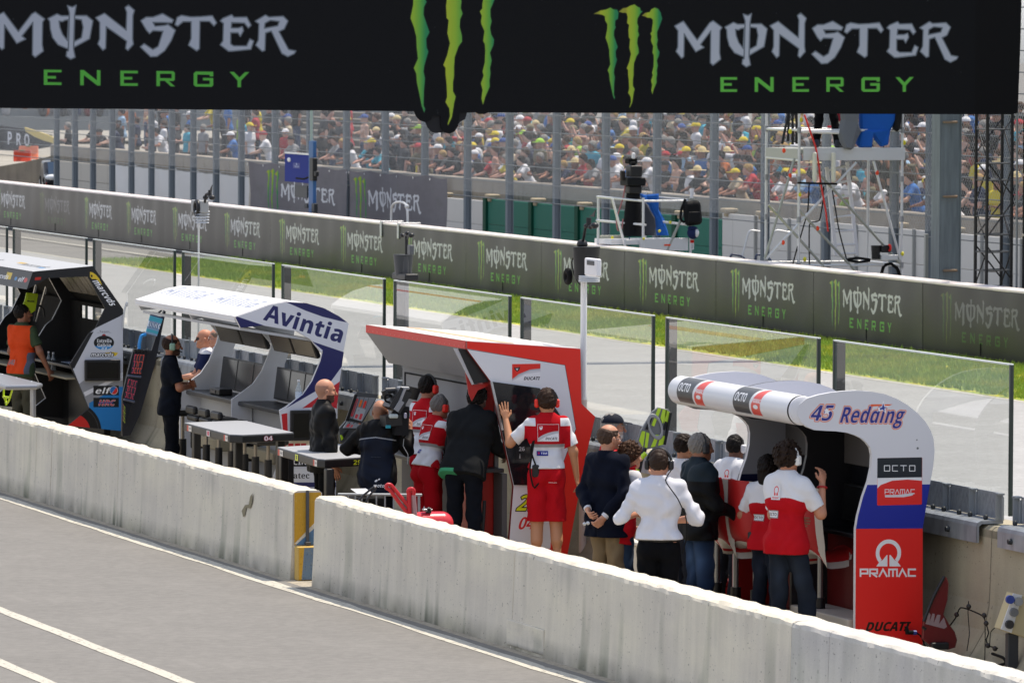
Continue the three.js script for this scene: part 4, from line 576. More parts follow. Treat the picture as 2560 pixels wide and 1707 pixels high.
// ------------------------------------------------------------------ the bend far away on the left
{
  const D = (px, py, d) => { const s = sight(px, py); return EYE.clone().addScaledVector(s, d); };
  const dk = new THREE.MeshStandardMaterial({ map: concreteTex(21, 112, 107, 98), roughness: 0.95 });
  const wallFrom = (name, label, cat, top, bot, d0, d1, mat, extra) => { const n = top.length, P = [], I = [], U = []; for (let i = 0; i < n; i++) { const d = d0 + (d1 - d0) * i / (n - 1), a = D(...top[i], d), b = D(...bot[i], d); for (const o of [0, -0.4]) { const q = F0.clone().multiplyScalar(-o); P.push(a.x + q.x, a.y, a.z + q.z, b.x + q.x, b.y, b.z + q.z); U.push(i * 0.6, 0.9, i * 0.6, 0); } if (i < n - 1) { const k = 4 * i; I.push(k, k + 1, k + 4, k + 4, k + 1, k + 5, k, k + 4, k + 2, k + 2, k + 4, k + 6); } } const g = new THREE.BufferGeometry(); g.setAttribute('position', new THREE.Float32BufferAttribute(P, 3)); g.setAttribute('uv', new THREE.Float32BufferAttribute(U, 2)); g.setIndex(I); const h = g.toNonIndexed(); h.computeVertexNormals(); const m = [P.slice(0, 3)][0], t = thing(name, label, cat, [m[0], 0, m[2]]); mat.side = THREE.DoubleSide; part(t, extra, h, mat); return t; };
  wallFrom('curved_wall', 'dark curved concrete wall round the far bend at the left edge', 'concrete wall', [[-60, 424], [-20, 419], [20, 412], [55, 406], [90, 398], [140, 387], [170, 380]], [[-60, 470], [-20, 472], [20, 474], [55, 476], [90, 478], [140, 480], [170, 482]], 200, 204, dk, 'wall_face');
  const rd = struct('far_road', sheet(-420, -205, -110, -48, 0.0), new THREE.MeshStandardMaterial({ map: asphaltTex(41, 150, 146, 136), roughness: 0.9 }));
  const adTex = canvasTex(512, 128, (c) => { c.fillStyle = '#3d3f44'; c.fillRect(0, 0, 512, 128); c.fillStyle = '#cfd2da'; c.font = 'bold 96px sans-serif'; c.fillText('R', 10, 96); c.fillText('P', 170, 96); c.fillText('R', 262, 96); c.fillText('O', 350, 96); c.fillStyle = '#26282c'; c.fillRect(92, 0, 40, 128); });
  const ads = wallFrom('far_advert_wall', 'far row of dark advert boards with pale letters beyond the bend', 'advert boards', [[-70, 308], [-20, 312], [20, 316], [60, 322], [95, 330], [130, 338]], [[-70, 372], [-20, 374], [20, 376], [60, 377], [95, 372], [130, 366]], 250, 246, PRINT(adTex, 0.6), 'advert_face');
  { const g = ads.children[0].geometry, uv = g.attributes.uv; for (let i = 0; i < uv.count; i++) uv.setXY(i, (uv.getX(i) / 0.6 - 0.9) / 3.0, uv.getY(i) / 0.9); }
  wallFrom('far_kerb', 'yellow and white kerb strip along the far bend', 'kerb', [[60, 318], [85, 326], [110, 334], [125, 340], [140, 348]], [[62, 328], [85, 342], [110, 352], [125, 356], [140, 362]], 243, 240, MAT(0xcdbb7c, 0.8), 'kerb_face');
  // orange barriers
  for (const [x0, x1, y0, y1, d, lab, col, k] of [[33, 76, 377, 402, 215, 'dark orange plastic barrier, left one of the pair at the far bend', 0xc23a17, 0], [46, 94, 366, 396, 222, 'pale orange plastic barrier, right one of the pair at the far bend', 0xe8805c, 1]]) {
    const a = D(x0, y1, d), b = D(x1, y0, d), c = a.clone().lerp(b, 0.5), w = (x1 - x0) / FOC * d, h = (y1 - y0) / FOC * d, t = thing('plastic_barrier', lab, 'barrier', [c.x, a.y, c.z], 'orange plastic barriers');
    t.rotation.y = Math.PI / 2 - TH; const s = new THREE.Shape([[-0.22, 0], [0.22, 0], [0.12, h * 0.5], [0.1, h], [-0.1, h], [-0.12, h * 0.5]].map((p) => new THREE.Vector2(...p))); const g = new THREE.ExtrudeGeometry(s, { depth: w - 0.06, bevelEnabled: true, bevelSize: 0.02, bevelThickness: 0.03, bevelSegments: 1 }); g.translate(0, 0, -w / 2 + 0.03); g.rotateY(Math.PI / 2);
    const m = shade(new THREE.Mesh(g, MAT(col, 0.5))); m.name = 'barrier_body'; t.add(m); const m2 = shade(new THREE.Mesh(new RoundedBoxGeometry(0.16, 0.03, w * 0.8, 1, 0.01).translate(0, h + 0.015, 0), MAT(0x5a6a3c, 0.7))); m2.name = 'barrier_cap'; t.add(m2);
  }
  // the car behind the first fence post
  {
    const d = 190, o = D(172, 470, d), t = thing('parked_car', 'dark car with blue glass half hidden behind the first fence post', 'car', [o.x, 0.0, o.z]); t.rotation.y = -0.25;
    const P = (n, g, m) => { const q = shade(new THREE.Mesh(g, m)); q.name = n; t.add(q); return q; };
    const prof = [[-2.0, 0.25], [-2.05, 0.6], [-1.9, 0.78], [-1.1, 0.86], [-0.5, 1.28], [0.7, 1.32], [1.5, 0.92], [2.0, 0.84], [2.05, 0.3]].map((p) => new THREE.Vector2(p[0], p[1] * 0.78));
    const body = P('body', new THREE.ExtrudeGeometry(new THREE.Shape(prof), { depth: 1.5, bevelEnabled: true, bevelSize: 0.06, bevelThickness: 0.08, bevelSegments: 2 }).translate(0, 0, -0.75).rotateY(Math.PI / 2), MAT(0x14161c, 0.25, 0.2));
    P('windscreen', (() => { const g = new THREE.BoxGeometry(1.4, 0.03, 0.72); g.rotateX(-0.75); g.translate(0, 0.84, 0.78 + 0.06); return g; })(), MAT(0x2c435c, 0.15)).rotation.y = Math.PI;
    P('windscreen', (() => { const g = new THREE.BoxGeometry(1.4, 0.03, 0.72); g.rotateX(0.55); g.translate(0, 0.87, 1.16); return g; })(), MAT(0x24384e, 0.15));
    for (const s of [-1, 1]) { P('headlight', ball(s * 0.62, 0.62, 2.0, 0.2, 0.1, 0.12), MAT(0xdde2e6, 0.15)); P('bumper_flash', box(s * 0.66, 0.46, 2.06, 0.3, 0.08, 0.08, 0.02), MAT(0xb01f24, 0.3)); for (const z of [-1.25, 1.3]) { const wh = P('wheel', new THREE.CylinderGeometry(0.3, 0.3, 0.2, 18).rotateZ(Math.PI / 2).translate(s * 0.76, 0.3, z), rubber); const rim = shade(new THREE.Mesh(new THREE.CylinderGeometry(0.18, 0.18, 0.21, 12).rotateZ(Math.PI / 2).translate(s * 0.762, 0.3, z), alum)); rim.name = 'rim'; wh.add(rim); } }
    t.rotation.y = Math.PI / 2 - 0.2;
  }
  // far stand with people beyond the bend
  const fs = thing('far_grandstand', 'distant grey grandstand beyond the bend at the top left', 'grandstand', [D(40, 305, 270).x, 0, D(40, 305, 270).z]);
  { const c = D(40, 340, 275), q = []; for (let i = 0; i < 9; i++) { const g = new THREE.BoxGeometry(40, 0.6 + i * 0.3, 0.9); g.translate(0, (0.6 + i * 0.3) / 2 + 0.6, -i * 0.9); q.push(g); } const g = merge(q); g.rotateY(Math.PI / 2 - TH); const m = shade(new THREE.Mesh(g, MAT(0x7b8082, 0.9))); m.name = 'steps'; m.position.set(c.x - fs.position.x, 0, c.z - fs.position.z); fs.add(m);
    const n = 420, im = new THREE.InstancedMesh(new THREE.CapsuleGeometry(0.2, 0.45, 3, 6), new THREE.MeshStandardMaterial({ roughness: 0.9 }), n), M = new THREE.Matrix4(), rot = new THREE.Matrix4().makeRotationY(Math.PI / 2 - TH), col = new THREE.Color(); for (let i = 0; i < n; i++) { const k = Math.floor(rr(0, 9)); const v = V(rr(-19, 19), 1.2 + k * 0.3 + 0.42, -k * 0.9 + rr(-0.2, 0.2)).applyMatrix4(rot); M.makeTranslation(v.x + c.x, v.y, v.z + c.z); im.setMatrixAt(i, M); col.set(pick([0x2b2d33, 0x3a3a3c, 0x8a8c90, 0x5b3a34, 0x34405c, 0x9c9a94, 0x702c2a, 0xb0603a])); im.setColorAt(i, col); } im.name = 'far_crowd'; scene.add(shade(im)); tag(im, 'distant crowd on the far grandstand at the top left', 'crowd', null, 'stuff'); }
}
// ------------------------------------------------------------------ the four timing stands on the pit wall
// print of a whole end panel: drawn in survey coordinates, laid on the plane x = c
function panelPrint(c, u0, u1, y0, y1, S, draw) {
  const m = (p) => { const P = onX(c, p); return [(-P.z - u0) * S, (y1 - P.y) * S]; };
  const tex = canvasTex(Math.round((u1 - u0) * S), Math.round((y1 - y0) * S), (g, W, H) => draw(g, m, W, H));
  return { tex, uv(geo) { const p = geo.attributes.position, uv = geo.attributes.uv; for (let i = 0; i < p.count; i++) uv.setXY(i, (-p.getZ(i) - u0) / (u1 - u0), (p.getY(i) - y0) / (y1 - y0)); return geo; } };
}
const fillP = (c, m, K, pts, col) => { c.fillStyle = col; c.beginPath(); trace(c, pts.map((p) => m(K(...p)))); c.fill(); };
const ux = (c, K, pts) => pts.map((p) => { const P = onX(c, K(...p)); return [-P.z, P.y]; });
const screenMat = MAT(0x0d0e10, 0.18), screenFrame = MAT(0x121214, 0.4), silver = MAT(0xc6c8ca, 0.3, 0.8);
const C5 = crop(3.565, 0, 640), C7 = crop(3.36, 300, 560), C2 = crop(2.45, 600, 700), C3 = crop(2.45, 880, 780), CRD = crop(2.063, 1640, 900), CD = crop(6.532, 680, 1000), C1 = crop(3.016, 0, 620);
// a flat screen standing on the stand's back wall, facing +z, tilted
function screen(t, x0, x1, y0, y1, z, tilt = 0) {
  const w = x1 - x0, h = y1 - y0, cx = (x0 + x1) / 2, cy = (y0 + y1) / 2, M = (g) => { g.rotateX(tilt); g.translate(cx, cy, z); return g; };
  const s = part(t, 'monitor', M(new RoundedBoxGeometry(w, h, 0.05, 1, 0.008)), screenFrame); part(s, 'monitor_screen', M(box(0, 0, 0.027, w - 0.04, h - 0.04, 0.004, 0.001)), screenMat);
}

// ---- stand with grey, white and blue end panel (far left)
{
  const X = -74.0, t = thing('timing_stand', 'black timing stand with white and blue end panel at the left', 'timing stand', [X, 0, -18.8]);
  const XF = onZ(onX(X, C5(935, 465)).z, C5(545, 405)).x, DX = XF - X;
  const A = (x, y) => ux(X, C5, [[x, y]])[0];
  const rib = [[290, 140], [825, 90], [1095, 475], [1092, 530], [1090, 1560], [600, 1510], [625, 1490], [790, 1360], [620, 965], [790, 690], [850, 640], [935, 468], [780, 182], [420, 196], [235, 297]];
  const pr = panelPrint(X, 17.9, 19.5, -0.05, 2.25, 480, (c, m, W, H) => {
    c.fillStyle = '#15161a'; c.fillRect(0, 0, W, H);
    fillP(c, m, C5, [[1062, 538], [1120, 500], [1120, 1700], [600, 1700], [790, 1358], [645, 1005], [795, 685], [850, 640]], '#c3c5cc');
    fillP(c, m, C5, [[620, 960], [795, 685], [830, 672], [655, 1005]], '#1a1b1e');
    fillP(c, m, C5, [[700, 1140], [740, 1110], [1092, 1110], [1092, 1180], [790, 1360]], '#8d8f94');
    fillP(c, m, C5, [[740, 1215], [940, 1120], [1010, 1118], [755, 1250]], '#d6d7dc');
    fillP(c, m, C5, [[1030, 1055], [1092, 1035], [1092, 1085], [1000, 1110]], '#e2e3e6');
    fillP(c, m, C5, [[790, 1310], [1050, 1165], [1120, 1165], [1120, 1700], [560, 1700], [625, 1495], [790, 1362]], '#1f78bd');
    // roundel on the foot
    const q = m(C5(640, 1570)), r = Math.abs(m(C5(900, 1570))[0] - q[0]); c.fillStyle = '#101013'; c.beginPath(); c.arc(q[0], q[1], r, 0, 7); c.fill(); c.strokeStyle = '#5c5d60'; c.lineWidth = 2; c.beginPath(); c.arc(q[0], q[1], r * 0.9, 0, 7); c.stroke(); c.fillStyle = '#c2241f'; c.beginPath(); c.arc(q[0], q[1], r * 0.62, 0, 7); c.fill(); c.fillStyle = '#d8d8d8'; c.fillRect(q[0] - r * 0.5, q[1] - r * 0.1, r * 1.0, r * 0.16);
    // lettering along the sloping arm
    fillP(c, m, C5, [[797, 140], [820, 145], [850, 165], [880, 200], [908, 262], [870, 225], [850, 205], [815, 205], [797, 185]], '#d9b92c'); fillP(c, m, C5, [[805, 165], [822, 170], [818, 190], [804, 184]], '#15161a');
    textIn(c, 'marcvds', SANSI, m(C5(858, 205)), m(C5(1022, 432)), m(C5(815, 218)), '#f0f0f2', '#15161a', 6, 0.55);
    textIn(c, 'Team', SANSR, m(C5(880, 664)), m(C5(972, 664)), m(C5(880, 684)), '#55575c', null, 0, 0.7); c.fillStyle = '#77797e'; for (const [a, b] of [[860, 882], [970, 988]]) { const p = m(C5(a, 682)), e = m(C5(b, 682)); c.fillRect(p[0], p[1], e[0] - p[0], 1.5); }
    { const p = m(C5(922, 772)), rx = m(C5(1012, 772))[0] - p[0], ry = m(C5(922, 835))[1] - p[1]; c.fillStyle = '#9b2a2d'; c.beginPath(); c.arc(p[0], m(C5(922, 713))[1], rx * 0.2, 0, 7); c.fill(); c.fillStyle = '#0f1013'; c.beginPath(); c.ellipse(p[0], p[1], rx, ry, 0, 0, 7); c.fill(); c.save(); c.clip(); c.fillStyle = '#2f86c6'; c.fillRect(p[0] - rx, m(C5(0, 812))[1], rx * 2, ry); c.restore();
      textIn(c, 'Estrella', SERIF, m(C5(858, 740)), m(C5(992, 740)), m(C5(858, 770)), '#eceef0', null, 0, 0.72); textIn(c, 'Galicia', SERIF, m(C5(862, 778)), m(C5(985, 778)), m(C5(862, 808)), '#eceef0', null, 0, 0.72); textIn(c, '0,0', SANSI, m(C5(898, 815)), m(C5(945, 815)), m(C5(898, 838)), '#eceef0', '#2f86c6', 6, 0.72); }
    fillP(c, m, C5, [[930, 862], [1000, 855], [1048, 862], [1030, 890], [960, 893]], '#d9b92c'); textIn(c, 'marcvds', SANSI, m(C5(803, 868)), m(C5(1005, 868)), m(C5(803, 893)), '#f2f2f2', '#17181b', 26, 0.58);
    for (const [y0, y1] of [[1155, 1240], [1263, 1347]]) fillP(c, m, C5, [[828, y0], [1055, y0], [1055, y1], [828, y1]], '#141518');
    textIn(c, 'elf', SANSI, m(C5(836, 1172)), m(C5(968, 1172)), m(C5(836, 1226)), '#f2f2f2', null, 0, 0.74);
    { const p = m(C5(1010, 1197)), r2 = m(C5(1047, 1197))[0] - p[0]; c.fillStyle = '#e8e8ea'; c.beginPath(); c.arc(p[0], p[1], r2, 0, 7); c.fill(); c.fillStyle = '#2b6fb5'; c.beginPath(); c.arc(p[0], p[1], r2 * 0.9, 2.2, 5.4); c.fill(); c.fillStyle = '#d2302e'; c.beginPath(); c.arc(p[0], p[1], r2 * 0.9, 5.4, 8.4); c.fill(); }
    textIn(c, 'HRC', SANSI, m(C5(868, 1280)), m(C5(1015, 1280)), m(C5(868, 1332)), '#c2353c', '#dfe3ee', 6, 0.74); c.fillStyle = 'rgba(40,60,150,0.75)'; { const a = m(C5(868, 1303)), b = m(C5(1012, 1311)); c.fillRect(a[0], a[1], b[0] - a[0], b[1] - a[1]); }
    // small red plate below the roof corner
    fillP(c, m, C5, [[308, 190], [362, 186], [358, 212], [304, 216]], '#b3261d');
  });
  const ribG = plateX(X, ux(X, C5, rib), 0.05); part(t, 'end_panel', pr.uv(ribG), [PRINT(pr.tex, 0.4), MAT(0x2a2b2e, 0.5)], 'white and blue end panel with sponsor signs');
  { const a = onX(X, C5(745, 1112)), b = onX(X, C5(1062, 920)); const s = part(t, 'monitor', box2(X, X + 0.05, a.y, b.y, b.z, a.z, 0.012), screenFrame); part(s, 'monitor_screen', box2(X + 0.048, X + 0.053, a.y + 0.03, b.y - 0.025, b.z + 0.025, a.z - 0.025, 0.002), screenMat); }
  for (const k of [1, 2]) { const x = X + DX * k, g = plateX(x, ux(X, C5, rib), 0.05); part(t, 'rib', g, [MAT(0x141417, 0.45), MAT(0xb9bbc0, 0.4)], 'black rib with pale edge'); }
  const a = A(290, 140), b = A(825, 90), f = A(235, 297), e = A(1095, 475), X2 = X + DX * 2.15;
  const roofTex = canvasTex(1024, 256, (c, W, H) => { c.fillStyle = '#b9bcc0'; c.fillRect(0, 0, W, H); const l = (x) => { c.save(); c.translate(x, 70); c.fillStyle = '#c9a227'; c.fillRect(0, 60, 80, 22); c.fillStyle = '#38393c'; c.font = 'italic bold 70px sans-serif'; c.fillText('marcvds', 70, 110); c.fillStyle = '#3f86bd'; c.fillRect(300, 90, 60, 18); c.restore(); }; l(40); l(560); });
  const quad = (p) => { const g = new THREE.BufferGeometry(); g.setAttribute('position', new THREE.Float32BufferAttribute(p.flatMap((q) => [q.x, q.y, q.z]), 3)); g.setAttribute('uv', new THREE.Float32BufferAttribute([0, 0, 1, 0, 1, 1, 0, 1], 2)); g.setIndex([0, 1, 2, 0, 2, 3]); const h = g.toNonIndexed(); h.computeVertexNormals(); return h; };
  const P3 = (x, q, dy = 0) => V(x, q[1] + dy, -q[0]);
  part(t, 'roof', quad([P3(X2, a, 0.003), P3(X + 0.004, a, 0.003), P3(X + 0.004, b, 0.003), P3(X2, b, 0.003)]), PRINT(roofTex, 0.35), 'silver grey printed roof');
  part(t, 'roof_slab', prismX([[-a[0], a[1]], [-b[0], b[1]], [-b[0], b[1] - 0.03], [-a[0] - 0.04, a[1] - 0.03]], X2, X - 0.051), blackMatt);
  const fasTex = canvasTex(1024, 128, (c, W, H) => { c.fillStyle = '#232428'; c.fillRect(0, 0, W, H); for (let i = 0; i < 3; i++) { const x = W - 200 - i * 380; c.fillStyle = '#d9b92c'; c.fillRect(x - 70, 30, 60, 50); c.fillStyle = '#e8e8ea'; c.font = 'italic bold 46px sans-serif'; c.fillText('marcvds', x - 230, 82); c.fillText('elf', x + 70, 82); c.fillStyle = '#c8302c'; c.beginPath(); c.arc(x + 155, 66, 18, 0, 7); c.fill(); c.fillStyle = '#3f86bd'; c.beginPath(); c.arc(x + 45, 66, 14, 0, 7); c.fill(); } });
  part(t, 'fascia', quad([P3(X2, f), P3(X + 0.004, f), P3(X + 0.004, a), P3(X2, a)]).translate(0, 0, 0.004), PRINT(fasTex, 0.4), 'black front edge with logos');
  part(t, 'fascia_board', prismX([[-f[0], f[1]], [-a[0], a[1]], [-a[0] - 0.03, a[1] - 0.005], [-f[0] - 0.03, f[1] + 0.01]], X2, X - 0.051), blackMatt);
  part(t, 'roof_slope', prismX([[-b[0], b[1]], [-e[0], e[1]], [-e[0] + 0.04, e[1] + 0.03], [-b[0] + 0.04, b[1] - 0.03]], X2, X - 0.051), blackMatt);
  // back wall with window, ceiling grid, desk, front board
  const wz = -19.0, w0 = onZ(wz, C5(710, 435)), w1 = onZ(wz, C5(935, 590));
  for (const [p, q, r, s] of [[X2, w0.x, 0.8, 1.75], [w1.x, X - 0.06, 0.8, 1.75], [w0.x, w1.x, 0.8, w1.y], [w0.x, w1.x, w0.y, 1.75]]) part(t, 'back_wall', box2(p, q, r, s, wz - 0.03, wz, 0.004), blackMatt);
  { const L = (k, o) => { const z = -b[0] + (-e[0] + b[0]) * k, y = b[1] + (e[1] - b[1]) * k; return [z + 0.05 + o * 0.83, y - 0.04 - o * 0.56]; }; for (let i = 0; i < 5; i++) part(t, 'slope_screen', prismX([L(0.15, 0.01), L(0.62, 0.01), L(0.62, 0.025), L(0.15, 0.025)], X - 0.12 - i * 0.36, X - 0.45 - i * 0.36), MAT(0x6d675a, 0.25)); }
  part(t, 'desk', box2(X2, X - 0.06, 0.98, 1.02, -19.0, -18.5, 0.01), MAT(0x25272a, 0.4)); part(t, 'papers', box2(X - 1.1, X - 0.65, 1.021, 1.028, -18.85, -18.6, 0.001), MAT(0x9aa4b4, 0.6)); part(t, 'shelf', box2(X2, X - 0.06, 0.86, 0.885, -18.7, -18.4, 0.005), MAT(0x8f8874, 0.6));
  const frontTex = canvasTex(512, 256, (c, W, H) => { c.fillStyle = '#0d0d0f'; c.fillRect(0, 0, W, H); c.fillStyle = '#75767a'; c.font = 'italic bold 62px sans-serif'; c.fillText('elf', 300, 100); c.fillStyle = '#5a1f22'; c.beginPath(); c.arc(430, 80, 26, 0, 7); c.fill(); c.fillStyle = '#5a2f36'; c.font = 'italic bold 44px sans-serif'; c.fillText('HRC', 315, 190); });
  part(t, 'front_board', box2(X2, X - 0.06, 0.05, 0.85, -18.97, -18.9, 0.005), blackMatt); part(t, 'front_print', quadZ(-18.895, X - 1.9, X - 0.1, 0.1, 0.84), PRINT(frontTex, 0.5));
  for (const x of [430, 470]) { const b0 = onZ(-18.62, C5(x, 820)), bt = thing('water_bottle', x < 450 ? 'clear water bottle on the shelf of the black stand, left of two' : 'clear water bottle on the shelf of the black stand, right of two', 'bottle', [b0.x, 0.886, -18.62], 'water bottles'); part(bt, 'bottle_body', new THREE.LatheGeometry([[0, 0], [0.03, 0], [0.032, 0.02], [0.032, 0.13], [0.014, 0.18], [0.012, 0.21], [0, 0.21]].map((p) => new THREE.Vector2(...p)), 16).translate(b0.x, 0.886, -18.62), new THREE.MeshPhysicalMaterial({ color: 0xd6dde2, roughness: 0.1, transmission: 0.7, thickness: 0 })); part(bt, 'bottle_cap', aim(new THREE.CylinderGeometry(0.014, 0.014, 0.02, 12), V(b0.x, 1.096, -18.62), V(b0.x, 1.116, -18.62)), whitePaint); }
  part(t, 'foot_plinth', box2(X2, X - 0.06, 0.0, 0.06, -19.15, -18.5, 0.01), blackMatt);
  part(t, 'grab_rail', bent([onX(X + 0.02, C5(1092, 640)), onX(X + 0.02, C5(1100, 520)), onX(X + 0.02, C5(1120, 430)), onX(X + 0.02, C5(1132, 412)), onX(X + 0.02, C5(1130, 450))], 0.012, 20, 8), silver);
  part(t, 'grab_rail', bent([onZ(-19.0, C5(300, 330)), onZ(-19.0, C5(318, 260)), onZ(-19.0, C5(370, 222)), onZ(-19.0, C5(412, 222)), onZ(-19.0, C5(408, 270)), onZ(-19.0, C5(320, 580))], 0.018, 30, 8), silver);
}

// ---- white curved stand with the blue name on its end
{
  const X = -64.5, t = thing('timing_stand', 'white curved timing stand with a blue name on its end panel', 'timing stand', [X, 0, -18.7]);
  const tip = onX(X, C7(965, 790)), far = onZ(tip.z, C7(120, 668)).x;
  const A7 = (x, y) => C7(x, y), MIX = (list) => list.map(([k, x, y]) => { const P = onX(X, k(x, y)); return [-P.z, P.y]; });
  const rib = MIX([[C7, 965, 780], [C7, 1100, 735], [C7, 1250, 680], [C7, 1390, 655], [C7, 1560, 665], [C7, 1720, 710], [C7, 1840, 775], [C7, 1920, 835], [C7, 1875, 1075], [C2, 635, 440], [C2, 612, 600], [C2, 592, 780]]);
  const foot = MIX([[CD, 1050, 170], [CD, 1040, 1700], [CD, 0, 1700], [CD, 30, 1240], [CD, 100, 1050], [CD, 175, 500], [CD, 125, 165]]);
  const inner = MIX([[C2, 280, 777], [C2, 385, 700], [C2, 440, 620], [C2, 490, 500], [C2, 505, 440], [C7, 1690, 1080], [C7, 1600, 970], [C7, 1480, 900], [C7, 1290, 868], [C7, 1200, 852], [C7, 1010, 870]]);
  const pr = panelPrint(X, 17.7, 19.4, -0.15, 2.3, 500, (c, m, W, H) => {
    c.fillStyle = '#d2d3da'; c.fillRect(0, 0, W, H);
    fillP(c, m, C7, [[955, 768], [1215, 855], [1150, 868], [1005, 880]], '#20225a');
    { const P = [[1385, 652], [1470, 640], [1600, 650], [1740, 700], [1930, 830], [1850, 815], [1700, 778], [1560, 728]]; fillP(c, m, C7, P, '#20225a'); }
    { c.fillStyle = '#20225a'; c.beginPath(); trace(c, [[C7, 1610, 985], [C7, 1885, 1078], [C2, 640, 440], [C2, 622, 530], [C2, 560, 615], [C2, 480, 670], [C2, 280, 785], [C2, 380, 700], [C2, 440, 620], [C2, 490, 500], [C2, 505, 430]].map(([k, x, y]) => m(k(x, y)))); c.fill(); }
    { c.fillStyle = '#bf2a33'; c.beginPath(); trace(c, [[C2, 618, 615], [C2, 596, 790], [C2, 540, 770], [C2, 380, 785]].map(([k, x, y]) => m(k(x, y)))); c.fill(); }
    textIn(c, 'Avintia', SANS, m(C7(1243, 668)), m(C7(1905, 868)), m(C7(1200, 802)), '#22245c', '#22245c', 2, 0.74);
    fillP(c, m, CD, [[150, 230], [245, 212], [252, 500], [255, 760], [200, 760], [175, 495]], '#c8242b');
    fillP(c, m, CD, [[218, 672], [1040, 660], [1040, 850], [225, 850]], '#d8cdb4'); c.fillStyle = '#c0272c'; for (const x of [262, 372, 470]) { const a = m(CD(x, 708)), b = m(CD(x + 84, 800)); c.fillRect(a[0], a[1], b[0] - a[0], (b[1] - a[1])); }
    fillP(c, m, CD, [[330, 940], [1040, 940], [1040, 1085], [330, 1085]], '#101013'); textIn(c, 'CINS', SANS, m(CD(335, 975)), m(CD(640, 975)), m(CD(335, 1055)), '#e8e8ea', null, 0, 0.72);
    fillP(c, m, CD, [[330, 1118], [1040, 1118], [1040, 1345], [330, 1345]], '#dcdde0'); textIn(c, 'atec', SERIF, m(CD(340, 1195)), m(CD(610, 1195)), m(CD(340, 1278)), '#141416', null, 0, 0.66);
    fillP(c, m, CD, [[330, 1345], [1040, 1345], [1040, 1420], [330, 1420]], '#2f3263');
  });
  const outline = [...rib, ...foot.slice(0, 1), ...foot.slice(1), ...inner];
  part(t, 'end_panel', pr.uv(plateX(X, outline, 0.045)), [PRINT(pr.tex, 0.35), whitePaint], 'white end panel with blue and red fields');
  { const a = onX(X, CD(285, 660)), b = onX(X, CD(620, 160)); const s = part(t, 'monitor', box2(X, X + 0.05, a.y, b.y, b.z, a.z, 0.01), screenFrame); part(s, 'monitor_screen', box2(X + 0.048, X + 0.053, a.y + 0.03, b.y - 0.03, b.z + 0.03, a.z - 0.03, 0.002), screenMat); }
  // ribs, roof, desk
  const roofMat = MAT(0xe6e7ea, 0.35), ribMat = MAT(0xc9cbd0, 0.45);
  const x2 = onZ(onX(X, C2(505, 440)).z, C2(195, 395)).x, x3 = far + 0.03;
  const ribPts = [...rib.slice(0, 9), ...MIX([[C2, 635, 440], [C2, 560, 640], [C2, 540, 780]]), [onX(X, CD(700, 160)).z * -1, 0.05], [onX(X, CD(150, 165)).z * -1, 0.05], [onX(X, CD(150, 165)).z * -1, onX(X, CD(125, 165)).y], ...inner];
  for (const x of [x2, x3 + 0.04]) part(t, 'rib', plateX(x, ribPts, 0.04), ribMat, 'pale grey curved rib');
  const arc = rib.slice(0, 8).map(([u, y]) => [-u, y]);
  const roofTexA = canvasTex(1024, 512, (c, W, H) => { c.fillStyle = '#e9eaec'; c.fillRect(0, 0, W, H); c.fillStyle = '#cf5b45'; c.fillRect(0, H * 0.36, W, H * 0.03); c.fillStyle = '#8f97ae'; for (const x of [0.24, 0.74]) { c.save(); c.translate(W * x, H * 0.82); c.scale(0.78, 1.15); c.font = 'bold 150px sans-serif'; c.textAlign = 'center'; c.fillText('Avintia', 0, 0); c.restore(); } c.fillStyle = '#c6c8cc'; c.fillRect(W * 0.5 - 1, 0, 2, H); });
  const g = sweepX([...arc].reverse(), far, X - 0.046, 2), p = g.attributes.position, uv = g.attributes.uv; const L = uv.array.reduce((q, v, i) => (i % 2 ? Math.max(q, v) : q), 0); for (let i = 0; i < uv.count; i++) uv.setXY(i, (p.getX(i) - far) / (X - far), 1 - uv.getY(i) / L);
  part(t, 'roof', g.translate(0, 0.004, 0), PRINT(roofTexA, 0.35, { side: THREE.DoubleSide }), 'white curved roof with pale names and a red line');
  part(t, 'roof_shell', merge([sweepX([...arc.map(([z, y]) => [z, y - 0.004]), ...arc.map(([z, y]) => [z, y - 0.035]).reverse()], far + 0.01, X - 0.05, 2)]), whitePaint);
  part(t, 'roof_lip', prismX([[tip.z, tip.y + 0.02], [tip.z - 0.01, tip.y - 0.05], [tip.z - 0.04, tip.y - 0.05], [tip.z - 0.03, tip.y + 0.02]], far, X - 0.05), whitePaint);
  const cl = onX(X, C7(1010, 870));
  part(t, 'soffit', prismX([[cl.z - 0.01, cl.y], [-18.95, 1.80], [-18.95, 1.77], [cl.z - 0.01, cl.y - 0.03]], far + 0.1, X - 0.05), MAT(0xb4b6ba, 0.5));
  const bz = -19.05;
  part(t, 'front_board', box2(far, x2 - 0.045, 0.05, 0.98, -18.72, -18.68, 0.006), MAT(0xaeb0b2, 0.5)); part(t, 'front_board', box2(x2 + 0.005, X - 0.05, 0.05, 0.98, -18.72, -18.68, 0.006), MAT(0x9fa1a4, 0.5));
  part(t, 'trim', box2(x2 - 0.04, x2, 0.1, 0.98, -18.678, -18.66, 0.004), MAT(0xe0dcd0, 0.5));
  part(t, 'desk', box2(far, X - 0.05, 0.985, 1.035, -19.0, -18.5, 0.012), MAT(0x2b2d30, 0.4));
  part(t, 'back_panel', box2(far, X - 0.05, 0.95, 1.12, bz - 0.03, bz, 0.004), MAT(0xb8babd, 0.5));
